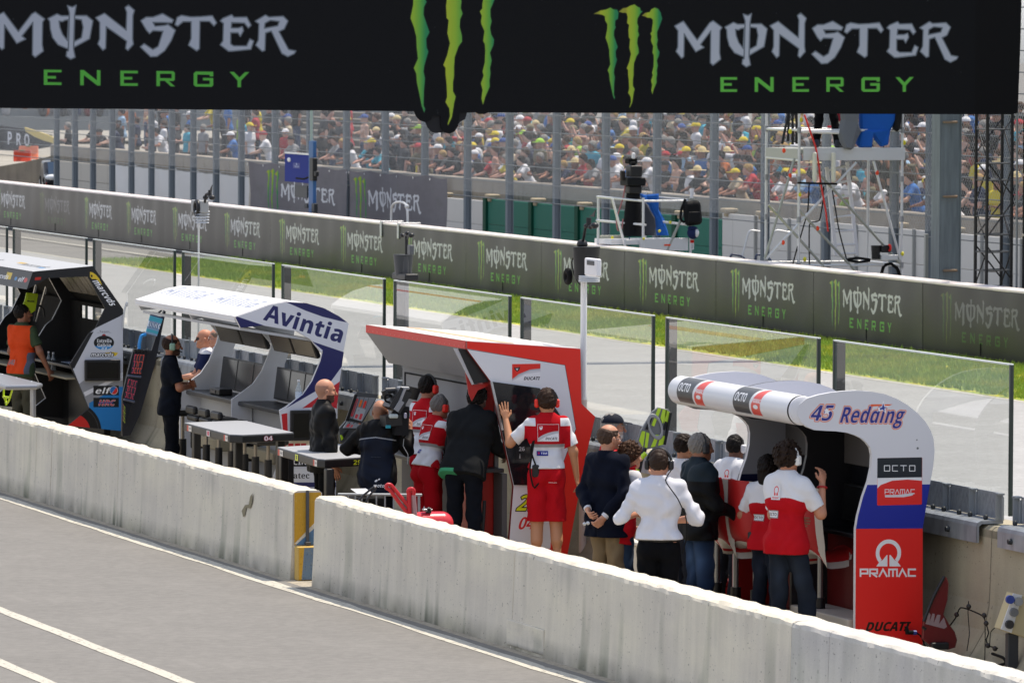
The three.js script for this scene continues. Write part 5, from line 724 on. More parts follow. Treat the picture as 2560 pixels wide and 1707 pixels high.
  for (const [a, b] of [[far + 0.15, x2 - 0.1], [x2 + 0.12, X - 0.12]]) { const w = (b - a); for (let i = 0; i < 3; i++) screen(t, a + i * w / 3, a + (i + 1) * w / 3 - 0.01, 1.06, 1.42, -18.92, -0.12); for (let i = 0; i < 2; i++) screen(t, a + 0.03 + i * w / 2, a + w / 2 - 0.02 + i * w / 2, 1.6, 1.82, -18.86, 0.35); }
  part(t, 'foot_rest', merge([0, 1].map((i) => box2(far + 0.4 + i * 2.2, far + 1.5 + i * 2.2, 0.42, 0.55, -18.66, -18.5, 0.02))), MAT(0xa49b84, 0.7)); part(t, 'foot_rest_bracket', merge([0, 1].map((i) => box2(far + 0.32 + i * 2.2, far + 0.40 + i * 2.2, 0.38, 0.58, -18.67, -18.48, 0.02))), blackMatt);
  const br = thing('radio_box', 'small black radio set lying on the desk of the white curved stand', 'radio', [onZ(-18.6, C1(1640, 985)).x, 1.035, -18.62]); { const q = onZ(-18.6, C1(1640, 985)); part(br, 'case', box2(q.x - 0.22, q.x + 0.2, 1.036, 1.11, -18.72, -18.56, 0.015), blackPaint); part(br, 'dial_panel', box2(q.x - 0.18, q.x + 0.05, 1.05, 1.09, -18.559, -18.553, 0.002), MAT(0x3a3c40, 0.3)); }
  const wb = thing('water_bottle', 'clear water bottle standing on the end of the white curved stand', 'bottle', [X - 0.1, 1.0, -18.95]); { const q = onX(X - 0.06, C2(357, 752)), G = (r) => new THREE.LatheGeometry(r.map((p) => new THREE.Vector2(...p)), 16).translate(q.x, q.y, q.z); part(wb, 'bottle_body', G([[0, 0], [0.033, 0], [0.035, 0.02], [0.035, 0.15], [0.015, 0.2], [0.013, 0.23], [0, 0.23]]), new THREE.MeshPhysicalMaterial({ color: 0xe4ebef, roughness: 0.08, transmission: 0.75, thickness: 0 })); part(wb, 'bottle_label', G([[0.036, 0.05], [0.036, 0.12]]), MAT(0xb9c6d6, 0.5)); part(wb, 'bottle_cap', G([[0, 0.25], [0.015, 0.25], [0.015, 0.231], [0, 0.231]]), whitePaint); }
}

// ---- red and white stand in the middle
{
  const X = -56.5, t = thing('timing_stand', 'red and white timing stand with black smoked display panel in the middle', 'timing stand', [X, 0, -18.6]);
  const U = (x, y) => ux(X, C3, [[x, y]])[0], nf = onX(X, C3(705, 228)), nt = onX(X, C3(705, 180)), far = onZ(nt.z, C3(85, 90)).x;
  const bt = U(1400, 226), outline = [U(705, 180), bt, U(1406, 560), U(1420, 575), U(1490, 640), U(1430, 900), U(1322, 1475), [U(1322, 1475)[0], 0.0], [U(965, 1385)[0], 0.0], U(965, 1385), U(990, 1068), U(915, 720), U(850, 425), U(705, 228)];
  const pr = panelPrint(X, 17.9, 19.6, -0.05, 2.4, 480, (c, m, W, H) => {
    c.fillStyle = '#e3281a'; c.fillRect(0, 0, W, H);
    fillP(c, m, C3, [[695, 222], [1305, 325], [1372, 716], [1250, 1040], [1235, 1100], [960, 1400], [985, 1068], [850, 425]], '#d9dade');
    fillP(c, m, C3, [[1400, 560], [1500, 630], [1430, 900], [1400, 1000]], '#e3281a');
    fillP(c, m, C3, [[985, 1078], [1240, 1078], [1215, 1450], [950, 1450]], '#dcdde0');
    c.strokeStyle = '#1a1a1c'; c.lineWidth = 2; c.beginPath(); [[700, 226], [1305, 325], [1372, 716], [1250, 1040]].forEach((p, i) => { const q = m(C3(...p)); i ? c.lineTo(...q) : c.moveTo(...q); }); c.stroke();
    // maker sign
    fillP(c, m, C3, [[980, 318], [1155, 315], [1156, 422], [980, 424]], '#aeb0b6'); fillP(c, m, C3, [[980, 318], [1155, 315], [1155, 345], [1090, 352], [1020, 380], [980, 412]], '#dd2a20'); fillP(c, m, C3, [[980, 424], [985, 416], [1030, 385], [1095, 360], [1155, 354], [1156, 422]], '#c9cacf'); fillP(c, m, C3, [[980, 424], [1010, 408], [1060, 380], [1155, 366], [1156, 422]], '#e0e1e4');
    c.strokeStyle = '#d3d4d8'; c.lineWidth = 1.5; c.beginPath(); [[980, 318], [1155, 315], [1156, 422], [980, 424], [980, 318]].forEach((p, i) => { const q = m(C3(...p)); i ? c.lineTo(...q) : c.moveTo(...q); }); c.stroke();
    fillP(c, m, C3, [[992, 336], [1030, 332], [1026, 352], [1012, 366], [996, 352]], '#1a1a1c'); fillP(c, m, C3, [[994, 334], [1028, 331], [1026, 338], [996, 342]], '#d02a22'); fillP(c, m, C3, [[1002, 346], [1020, 344], [1012, 360]], '#c6c7cb');
    textIn(c, 'DUCATI', SANSI, m(C3(1050, 397)), m(C3(1148, 396)), m(C3(1050, 416)), '#141416', '#141416', 3, 0.72);
    // rider number
    textIn(c, '29', SANSI, m(C3(1015, 1120)), m(C3(1150, 1120)), m(C3(1000, 1216)), '#d6e22c', '#141416', 9, 0.72);
    textIn(c, '04', SANSI, m(C3(1020, 1255)), m(C3(1120, 1255)), m(C3(1010, 1330)), '#d2282c', '#e4e4e6', 6, 0.72);
  });
  part(t, 'end_panel', pr.uv(plateX(X, outline, 0.05)), [PRINT(pr.tex, 0.32), MAT(0x8e1a14, 0.4)], 'red and white end panel with maker sign');
  const dp = [U(852, 425), U(1146, 465), U(1225, 560), U(1288, 655), U(1240, 900), U(1190, 1065), U(990, 1058), U(915, 720)];
  const disp = part(t, 'display_panel', plateX(X + 0.022, dp, 0.02, 0.004), MAT(0x1b1c20, 0.1), 'dark smoked glass display panel');
  part(disp, 'display_print', quadX(X + 0.0235, U(1000, 0)[0], U(1065, 0)[0], U(0, 920)[1], U(0, 785)[1]), PRINT(canvasTex(128, 256, (c) => { c.fillStyle = '#1b1c20'; c.fillRect(0, 0, 128, 256); c.fillStyle = '#b5b7bc'; c.beginPath(); c.arc(30, 40, 20, 0, 7); c.fill(); c.font = 'bold 66px sans-serif'; c.fillText('26', 40, 158); c.fillText('i', 44, 246); }), 0.2));
  part(disp, 'display_edge', merge([bar(V(X + 0.025, U(848, 425)[1], -U(848, 425)[0]), V(X + 0.025, U(915, 722)[1], -U(915, 722)[0]), 0.02, 0.022)]), silver);
  // canopy
  const W = 0.05, roof = [[nt.z, nt.y], [-bt[0], bt[1]]];
  part(t, 'roof', (() => { const g = prismX([[nt.z, nt.y + 0.006], [-bt[0], bt[1] + 0.006], [-bt[0], bt[1] - 0.03], [nt.z - 0.02, nt.y - 0.03]], far, X - 0.052); return g; })(), MAT(0xe9e6de, 0.4), 'white roof of the canopy');
  part(t, 'roof_stripe', (() => { const zz = (k) => nt.z + (-bt[0] - nt.z) * k, yy = (k) => nt.y + (bt[1] - nt.y) * k + 0.012; const g = prismX([[zz(0.32), yy(0.32)], [zz(0.44), yy(0.44)], [zz(0.44), yy(0.44) - 0.005], [zz(0.32), yy(0.32) - 0.005]], far + 0.2, X - 0.1); return g; })(), MAT(0xe8b68e, 0.4));
  const fx = thing; const nFas = 1;
  part(t, 'fascia', prismX([[nt.z + 0.002, nt.y], [nf.z + 0.002, nf.y], [nf.z - 0.04, nf.y], [nt.z - 0.04, nt.y]], far, X - 0.052), redPaint, 'red front edge of the canopy');
  part(t, 'fascia_rivets', merge(Array.from({ length: 22 }, (_, i) => ball(far + 0.1 + i * (X - far - 0.2) / 21, (nf.y * 0.7 + nt.y * 0.3), nt.z + 0.003, 0.006, 0.006, 0.004, 6))), MAT(0xf0a090, 0.4));
  const kn = onX(X, C3(850, 425)), soff = [[nf.z - 0.005, nf.y - 0.002], [kn.z, kn.y], [kn.z - 0.03, kn.y], [nf.z - 0.06, nf.y]];
  part(t, 'soffit', prismX(soff, far, X - 0.30), MAT(0x8f8f90, 0.6), 'grey sloping underside of the canopy');
  part(t, 'end_box', prismX([[nf.z - 0.005, nf.y - 0.004], [kn.z - 0.002, kn.y], [kn.z - 0.2, kn.y], [nf.z - 0.25, nf.y]], X - 0.295, X - 0.054), MAT(0x1d1d1f, 0.4), 'black end box beside the panel');
  part(t, 'white_trim', prismX([[nf.z, nf.y - 0.004], [kn.z + 0.006, kn.y - 0.02], [kn.z - 0.02, kn.y - 0.02], [nf.z - 0.03, nf.y - 0.006]], X - 0.33, X - 0.301), MAT(0xd8d8da, 0.4));
  const bz = kn.z - 0.14;
  part(t, 'black_fin', plateX(X - 0.058, ux(X - 0.058, C3, [[650, 225], [706, 232], [850, 425], [748, 440]]), 0.02), MAT(0x111113, 0.4)); part(t, 'pale_trim', plateX(X - 0.064, ux(X - 0.064, C3, [[622, 222], [650, 225], [748, 440], [736, 446]]), 0.02), MAT(0xb4b4b6, 0.5)); part(t, 'red_wedge', plateX(X - 0.09, ux(X - 0.09, C3, [[695, 370], [740, 446], [852, 436], [812, 462], [770, 480], [735, 545], [716, 500]]), 0.02), MAT(0xa81a12, 0.4));
  part(t, 'back_panel', box2(far + 0.02, X - 0.30, 0.95, kn.y, bz - 0.04, bz, 0.004), MAT(0x8a8a8b, 0.6)); part(t, 'window_frame', merge([box2(far + 0.12, X - 0.7, kn.y - 0.10, kn.y - 0.085, bz + 0.001, bz + 0.012, 0.002), box2(far + 0.12, far + 0.135, 1.15, kn.y - 0.1, bz + 0.001, bz + 0.012, 0.002), box2(X - 0.715, X - 0.7, 1.15, kn.y - 0.1, bz + 0.001, bz + 0.012, 0.002)]), blackMatt);
  part(t, 'red_post', box2(X - 0.5, X - 0.32, 0.1, kn.y, bz + 0.002, bz + 0.12, 0.01), MAT(0xa8160f, 0.4)); part(t, 'red_post', box2(X - 1.25, X - 0.85, 0.02, 0.9, bz - 0.05, bz + 0.05, 0.01), MAT(0xc01a10, 0.4));
  part(t, 'desk', box2(far, X - 0.06, 0.93, 0.97, bz - 0.02, bz + 0.4, 0.01), MAT(0x2a2a2c, 0.4)); part(t, 'front_board', box2(far, X - 0.06, 0.05, 0.92, bz - 0.05, bz, 0.005), MAT(0x5d5c5d, 0.6));
  screen(t, far + 0.2, far + 0.75, 1.0, 1.3, bz + 0.12, -0.1); screen(t, far + 1.35, far + 1.9, 1.0, 1.3, bz + 0.12, -0.1);
  part(t, 'cable', bent([V(X - 0.72, 1.5, bz + 0.02), V(X - 0.66, 1.38, bz + 0.04), V(X - 0.58, 1.34, bz + 0.05), V(X - 0.48, 1.37, bz + 0.06), V(X - 0.42, 1.36, bz + 0.1)], 0.012, 16, 6), blackMatt);
  part(t, 'support_leg', merge([tube(V(X - 0.25, 0, kn.z + 0.03), V(X - 0.25, 0.93, kn.z + 0.03), 0.018, 0.018, 8), tube(V(X - 0.12, 0, kn.z + 0.06), V(X - 0.12, 0.66, kn.z + 0.02), 0.018, 0.018, 8)]), darkSteel);
  part(t, 'plug_socket', (() => { const a = onX(X, C3(1250, 1425)); return merge([tube(V(X + 0.0, a.y + 0.02, a.z), V(X + 0.06, a.y, a.z), 0.025, 0.025, 10), tube(V(X + 0.01, a.y - 0.05, a.z + 0.06), V(X + 0.05, a.y - 0.13, a.z + 0.06), 0.01, 0.01, 6)]); })(), MAT(0x2a2c5c, 0.4));
}

// ---- white, blue and red stand on the right
{
  const X = -47.6, t = thing('timing_stand', 'white, blue and red timing stand with a roll along its front on the right', 'timing stand', [X, 0, -18.6]);
  const outer = [[730, 262], [742, 228], [780, 198], [840, 180], [900, 168], [970, 160], [1040, 157], [1110, 162], [1180, 175], [1245, 200], [1300, 232], [1350, 272], [1390, 315], [1418, 360], [1434, 405], [1440, 470], [1432, 550], [1415, 645], [1398, 745], [1384, 830], [1378, 872], [1378, 1480], [1378, 1510]];
  const inner = [[1030, 1510], [1030, 1385], [1033, 870], [1045, 800], [1070, 705], [1098, 625], [1113, 555], [1116, 490], [1108, 452], [1090, 428], [1065, 405], [1030, 388], [990, 375], [930, 367], [880, 365], [820, 361], [780, 345], [752, 322], [735, 292]];
  const pr = panelPrint(X, 17.85, 19.5, -0.15, 2.4, 520, (c, m, W, H) => {
    c.fillStyle = '#cfd0d6'; c.fillRect(0, 0, W, H);
    fillP(c, m, CRD, [[900, 645], [1500, 640], [1500, 868], [900, 871]], '#16248c'); fillP(c, m, CRD, [[900, 871], [1500, 868], [1500, 1600], [900, 1600]], '#d5201c');
    textIn(c, '45', SANSI, m(CRD(800, 232)), m(CRD(912, 232)), m(CRD(793, 312)), '#2a2a80', '#d86a48', 13, 0.72); textIn(c, '45', SANSI, m(CRD(800, 232)), m(CRD(912, 232)), m(CRD(793, 312)), '#2a2a80', '#d9dade', 5, 0.72); fillP(c, m, CRD, [[872, 258], [884, 246], [890, 260], [904, 262], [892, 270], [896, 284], [882, 274], [868, 280], [874, 268]], '#e4e4ea');
    textIn(c, 'Redding', SANSI, m(CRD(952, 238)), m(CRD(1282, 242)), m(CRD(942, 322)), '#2a2a80', '#d86a48', 12, 0.74); textIn(c, 'Redding', SANSI, m(CRD(952, 238)), m(CRD(1282, 242)), m(CRD(942, 322)), '#2a2a80', '#d9dade', 4, 0.74);
    fillP(c, m, CRD, [[1112, 228], [1222, 228], [1195, 240], [1170, 236], [1110, 240]], '#e0592f'); fillP(c, m, CRD, [[1148, 246], [1166, 240], [1174, 208], [1182, 236], [1206, 236], [1186, 250], [1190, 276], [1170, 258], [1150, 266]], '#e8e8ee'); fillP(c, m, CRD, [[1156, 248], [1168, 244], [1174, 222], [1180, 242], [1194, 242], [1180, 250], [1182, 266], [1170, 254], [1158, 258]], '#2a3a90');
    { const rr2 = (x0, y0, x1, y1, col) => { const a = m(CRD(x0, y0)), b = m(CRD(x1, y1)); c.fillStyle = col; c.beginPath(); c.roundRect(a[0], a[1], b[0] - a[0], b[1] - a[1], 5); c.fill(); };
      rr2(1144, 506, 1374, 745, '#d5241f'); rr2(1144, 506, 1374, 612, '#141c26'); fillP(c, m, CRD, [[1144, 608], [1374, 604], [1374, 622], [1300, 616], [1220, 622], [1160, 645], [1144, 662]], '#dedfe3'); }
    { c.strokeStyle = '#e4e5e8'; c.lineWidth = 3.5; c.lineJoin = 'round'; const L = (pts, cl) => { c.beginPath(); pts.forEach((p, i) => { const q = m(CRD(...p)); i ? c.lineTo(...q) : c.moveTo(...q); }); if (cl) c.closePath(); c.stroke(); };
      L([[1180, 544], [1208, 544], [1208, 572], [1180, 572]], 1); L([[1250, 544], [1222, 544], [1222, 572], [1250, 572]]); L([[1262, 544], [1296, 544]]); L([[1279, 544], [1279, 573]]); L([[1310, 544], [1338, 544], [1338, 572], [1310, 572]], 1); }
    const pram = (x0, x1, y0, y1, lw) => { // angular lettering
      const w = (x1 - x0) / 6.35, h = y1 - y0, q = (i, pts, cl) => { c.beginPath(); pts.forEach(([a, b], k) => { const z = m(CRD(x0 + i * w * 1.06 + a * w, y0 + b * h)); k ? c.lineTo(...z) : c.moveTo(...z); }); if (cl) c.closePath(); c.stroke(); };
      c.strokeStyle = '#d9dade'; c.lineWidth = lw; c.lineJoin = 'miter';
      q(0, [[0.06, 1], [0.06, 0.12], [0.86, 0.12], [0.86, 0.6], [0.06, 0.6]]); q(1, [[0.06, 1], [0.06, 0.12], [0.86, 0.12], [0.86, 0.58], [0.3, 0.58], [0.86, 1]]); q(2, [[0.0, 1], [0.45, 0.12], [0.92, 1]]); q(3, [[0.06, 1], [0.06, 0.12], [0.95, 0.12], [0.95, 1]]); q(3, [[0.5, 0.12], [0.5, 1]]); q(4, [[0.08, 1], [0.5, 0.12], [0.96, 1]]); q(5, [[0.95, 0.12], [0.12, 0.12], [0.12, 0.88], [0.95, 0.88]]);
    };
    pram(1182, 1340, 664, 692, 3.2); fillP(c, m, CRD, [[1182, 696], [1255, 694], [1335, 684], [1325, 698], [1280, 707], [1184, 708]], '#c9cad0');
    { const p = m(CRD(1201, 995)), r = m(CRD(1258, 995))[0] - p[0]; c.lineWidth = r * 0.34; c.strokeStyle = '#d9dade'; c.beginPath(); c.arc(p[0], p[1], r * 0.98, Math.PI * 0.76, Math.PI * 2.24); c.stroke(); fillP(c, m, CRD, [[1138, 1064], [1155, 1040], [1172, 1030], [1192, 1005], [1196, 1005], [1196, 1064]], '#d9dade'); fillP(c, m, CRD, [[1206, 1064], [1206, 1005], [1212, 1005], [1232, 1030], [1248, 1040], [1266, 1064]], '#d9dade'); }
    pram(1054, 1348, 1074, 1118, 8); textIn(c, 'DUCATI', SANSI, m(CRD(1082, 1352)), m(CRD(1308, 1350)), m(CRD(1078, 1397)), '#16140f', '#16140f', 4, 0.72);
    c.fillStyle = '#5b5d62'; for (const [x, y, r] of [[1352, 455, 5], [1348, 412, 3]]) { const q = m(CRD(x, y)); c.beginPath(); c.arc(q[0], q[1], r, 0, 7); c.fill(); }
  });
  const ringU = ux(X, CRD, [...outer, ...inner]);
  part(t, 'end_panel', pr.uv(plateX(X, ringU, 0.05)), [PRINT(pr.tex, 0.35), MAT(0xd7d8dc, 0.4)], 'white, blue and red end panel with rider name');
  const ta = onX(X, CRD(745, 265)), tubeY = onX(X, CRD(745, 262)).y, R = 0.125, tz = -18.0, far = onZ(tz, CRD(95, 165)).x, mid = (X + far) / 2;
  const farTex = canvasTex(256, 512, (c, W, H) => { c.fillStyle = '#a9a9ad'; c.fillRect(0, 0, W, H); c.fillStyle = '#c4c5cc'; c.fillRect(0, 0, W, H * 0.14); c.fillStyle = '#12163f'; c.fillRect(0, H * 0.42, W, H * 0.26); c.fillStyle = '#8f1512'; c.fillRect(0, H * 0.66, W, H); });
  const ribShape = (x, mats) => { const g = plateX(x, ringU, 0.045), p = g.attributes.position, uv = g.attributes.uv; for (let i = 0; i < p.count; i++) uv.setXY(i, (-p.getZ(i) - 17.85) / 1.6, p.getY(i) / 2.3); return part(t, 'rib', g, mats); };
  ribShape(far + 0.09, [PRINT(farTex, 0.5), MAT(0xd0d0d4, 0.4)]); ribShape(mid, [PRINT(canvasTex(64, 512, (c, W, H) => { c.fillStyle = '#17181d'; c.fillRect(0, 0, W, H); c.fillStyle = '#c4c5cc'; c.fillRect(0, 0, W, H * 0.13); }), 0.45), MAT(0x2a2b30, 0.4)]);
  // broad inner wall of the far bay
  const wU = (u, y) => [u, y];
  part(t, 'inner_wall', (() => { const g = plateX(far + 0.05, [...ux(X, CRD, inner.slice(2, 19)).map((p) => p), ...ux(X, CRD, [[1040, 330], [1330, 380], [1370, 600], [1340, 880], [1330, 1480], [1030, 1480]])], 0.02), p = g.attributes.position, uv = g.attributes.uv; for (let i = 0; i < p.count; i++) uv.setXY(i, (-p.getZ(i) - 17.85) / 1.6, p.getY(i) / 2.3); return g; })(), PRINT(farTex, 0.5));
  // roll along the front with its signs
  const rollTex = canvasTex(2048, 512, (c, W, H) => {
    c.fillStyle = '#d6d8dc'; c.fillRect(0, 0, W, H);
    for (const x0 of [0.085, 0.555]) { const x = x0 * W, y = H * 0.26, h = H * 0.36; c.fillStyle = '#2b2f36'; c.beginPath(); c.moveTo(x, y); c.lineTo(x + 330, y); c.quadraticCurveTo(x + 270, y + h * 0.4, x + 268, y + h); c.lineTo(x, y + h); c.closePath(); c.fill(); c.fillStyle = '#d63a2c'; c.beginPath(); c.moveTo(x + 460, y); c.lineTo(x + 400, y); c.quadraticCurveTo(x + 300, y + h * 0.4, x + 295, y + h); c.lineTo(x + 445, y + h); c.closePath(); c.fill(); c.fillStyle = '#e2e3e6'; c.font = 'bold 72px sans-serif'; c.save(); c.translate(x + 16, y + h * 0.62); c.scale(1.0, 1); c.fillText('OCTO', 0, 0); c.restore(); c.font = 'bold 34px sans-serif'; c.fillText('PRAMAC', x + 310, y + h * 0.6); c.beginPath(); c.ellipse(x + 376, y + h * 0.72, 40, 12, 0, 0, 7); c.fill(); }
  });
  const cyl = new THREE.CylinderGeometry(R, R, X - far - 0.06, 40, 1, true); cyl.rotateZ(Math.PI / 2); { const p = cyl.attributes.position, uv = cyl.attributes.uv; for (let i = 0; i < uv.count; i++) { const v = uv.getX(i), u = uv.getY(i); uv.setXY(i, 1 - u, v); } for (let i = 0; i < p.count; i++) { const a = Math.atan2(p.getY(i), p.getZ(i)); uv.setXY(i, (p.getX(i) + (X - far) / 2) / (X - far), (a + Math.PI) / (2 * Math.PI)); } }
  const rolls = cyl.toNonIndexed(); { const uv = rolls.attributes.uv; for (let i = 0; i < uv.count; i += 3) { const m = [0, 1, 2].map((k) => uv.getY(i + k)); if (Math.max(...m) - Math.min(...m) > 0.5) for (let k = 0; k < 3; k++) if (uv.getY(i + k) < 0.5) uv.setY(i + k, uv.getY(i + k) + 1); } }
  rollTex.wrapT = THREE.RepeatWrapping; part(t, 'front_roll', rolls.translate((X + far) / 2 - 0.025, tubeY, tz - R + 0.06), PRINT(rollTex, 0.3), 'white roll with dark and red signs');
  part(t, 'roll_end', ball(far + 0.01, tubeY, tz - R + 0.06, 0.05, R, R, 20), MAT(0xd2d3d8, 0.35)); part(t, 'roll_cap', ball(X - 0.03, tubeY, tz - R + 0.06, 0.03, R * 0.98, R * 0.98, 20), MAT(0xd2d3d8, 0.35));
  // roof skin between the ribs, sunk below their tops
  const top = [[-18.08, 2.03], [-18.35, 1.98], [-18.7, 1.94], [-19.0, 1.86], [-19.1, 1.7]];
  part(t, 'roof', sweepX([...top].reverse(), far + 0.05, X - 0.05, 1), MAT(0xcfd0da, 0.35, 0, { side: THREE.DoubleSide })); part(t, 'roof_lining', sweepX([...top].reverse().map(([z, y]) => [z, y - 0.03]), far + 0.05, X - 0.05, 1), MAT(0x3a3a40, 0.6, 0, { side: THREE.DoubleSide }));
  part(t, 'back_wall', box2(far + 0.06, mid - 0.05, 0.1, 1.75, -19.12, -19.07, 0.004), MAT(0x15161d, 0.6)); part(t, 'back_wall', box2(mid + 0.005, X - 0.055, 0.1, 1.75, -19.12, -19.07, 0.004), MAT(0x0f1016, 0.6));
  part(t, 'upper_panel', box2(mid + 0.005, X - 0.055, 1.52, 1.85, -19.06, -19.0, 0.01), MAT(0x54504d, 0.5)); part(t, 'upper_panel', box2(far + 0.06, mid - 0.05, 1.52, 1.85, -19.06, -19.0, 0.01), MAT(0x4a4744, 0.5));
  part(t, 'desk', box2(far + 0.06, X - 0.06, 0.95, 0.99, -19.07, -18.75, 0.01), MAT(0x14151a, 0.4)); screen(t, mid + 0.1, mid + 0.62, 1.05, 1.36, -18.98, -0.1); screen(t, mid + 0.7, mid + 1.25, 1.05, 1.36, -18.98, -0.1); screen(t, far + 0.2, far + 0.75, 1.05, 1.36, -18.98, -0.1);
  part(t, 'front_board', box2(far + 0.06, X - 0.06, 0.05, 0.94, -18.92, -18.86, 0.006), MAT(0x5f0d0d, 0.5)); part(t, 'foot_rest', box2(mid + 0.05, X - 0.1, 0.25, 0.33, -18.85, -18.5, 0.015), MAT(0xb9b1a4, 0.6)); part(t, 'foot_board', box2(far + 0.06, X - 0.06, 0.0, 0.2, -18.86, -18.5, 0.01), MAT(0x4c0c0c, 0.5));
  const sk = thing('plug_cable', 'black and blue plug with a cable at the foot of the red panel', 'plug', [X + 0.05, 0.2, -18.95]); { const q = (x, y) => onX(X + 0.04, CRD(x, y)); part(sk, 'plug', merge([tube(q(1293, 1372), q(1300, 1412), 0.016, 0.02, 8), tube(q(1300, 1405), q(1345, 1405), 0.018, 0.018, 8)]), blackMatt); part(sk, 'plug_ring', tube(q(1328, 1405), q(1344, 1406), 0.02, 0.02, 10), MAT(0x2f3f8c, 0.4)); part(sk, 'cable', bent([q(1345, 1406), q(1365, 1420), q(1382, 1450), q(1390, 1485), q(1410, 1500)], 0.007, 20, 6), blackMatt); }
}
// ------------------------------------------------------------------ people: one skin over a posed skeleton, clothes as layers of their own
const cap = (a, b, ra, rb = ra) => [a[0], a[1], a[2], b[0] - a[0], b[1] - a[1], b[2] - a[2], ra, rb - ra];
function union(prims, k) {
  const n = prims.length, A = new Float64Array(n * 9);
  prims.forEach((p, i) => { A.set(p, i * 9); A[i * 9 + 8] = 1 / (p[3] * p[3] + p[4] * p[4] + p[5] * p[5] + 1e-9); });
  return (x, y, z) => {
    let d = 1e9;
    for (let i = 0, o = 0; i < n; i++, o += 9) {
      const px = x - A[o], py = y - A[o + 1], pz = z - A[o + 2]; let t = (px * A[o + 3] + py * A[o + 4] + pz * A[o + 5]) * A[o + 8]; t = t < 0 ? 0 : t > 1 ? 1 : t;
      const qx = px - A[o + 3] * t, qy = py - A[o + 4] * t, qz = pz - A[o + 5] * t, c = Math.sqrt(qx * qx + qy * qy + qz * qz) - A[o + 6] - A[o + 7] * t;
      const h = k - Math.abs(d - c); if (h > 0) d = Math.min(d, c) - h * h / (4 * k); else if (c < d) d = c;
    }
    return d;
  };
}
const smin = (a, b, k) => { const h = k - Math.abs(a - b); return h > 0 ? Math.min(a, b) - h * h / (4 * k) : Math.min(a, b); };
const ell = (x, y, z, rx, ry, rz) => { const k0 = Math.hypot(x / rx, y / ry, z / rz), k1 = Math.hypot(x / rx / rx, y / ry / ry, z / rz / rz); return k1 > 1e-6 ? k0 * (k0 - 1) / k1 : -Math.min(rx, ry, rz); };
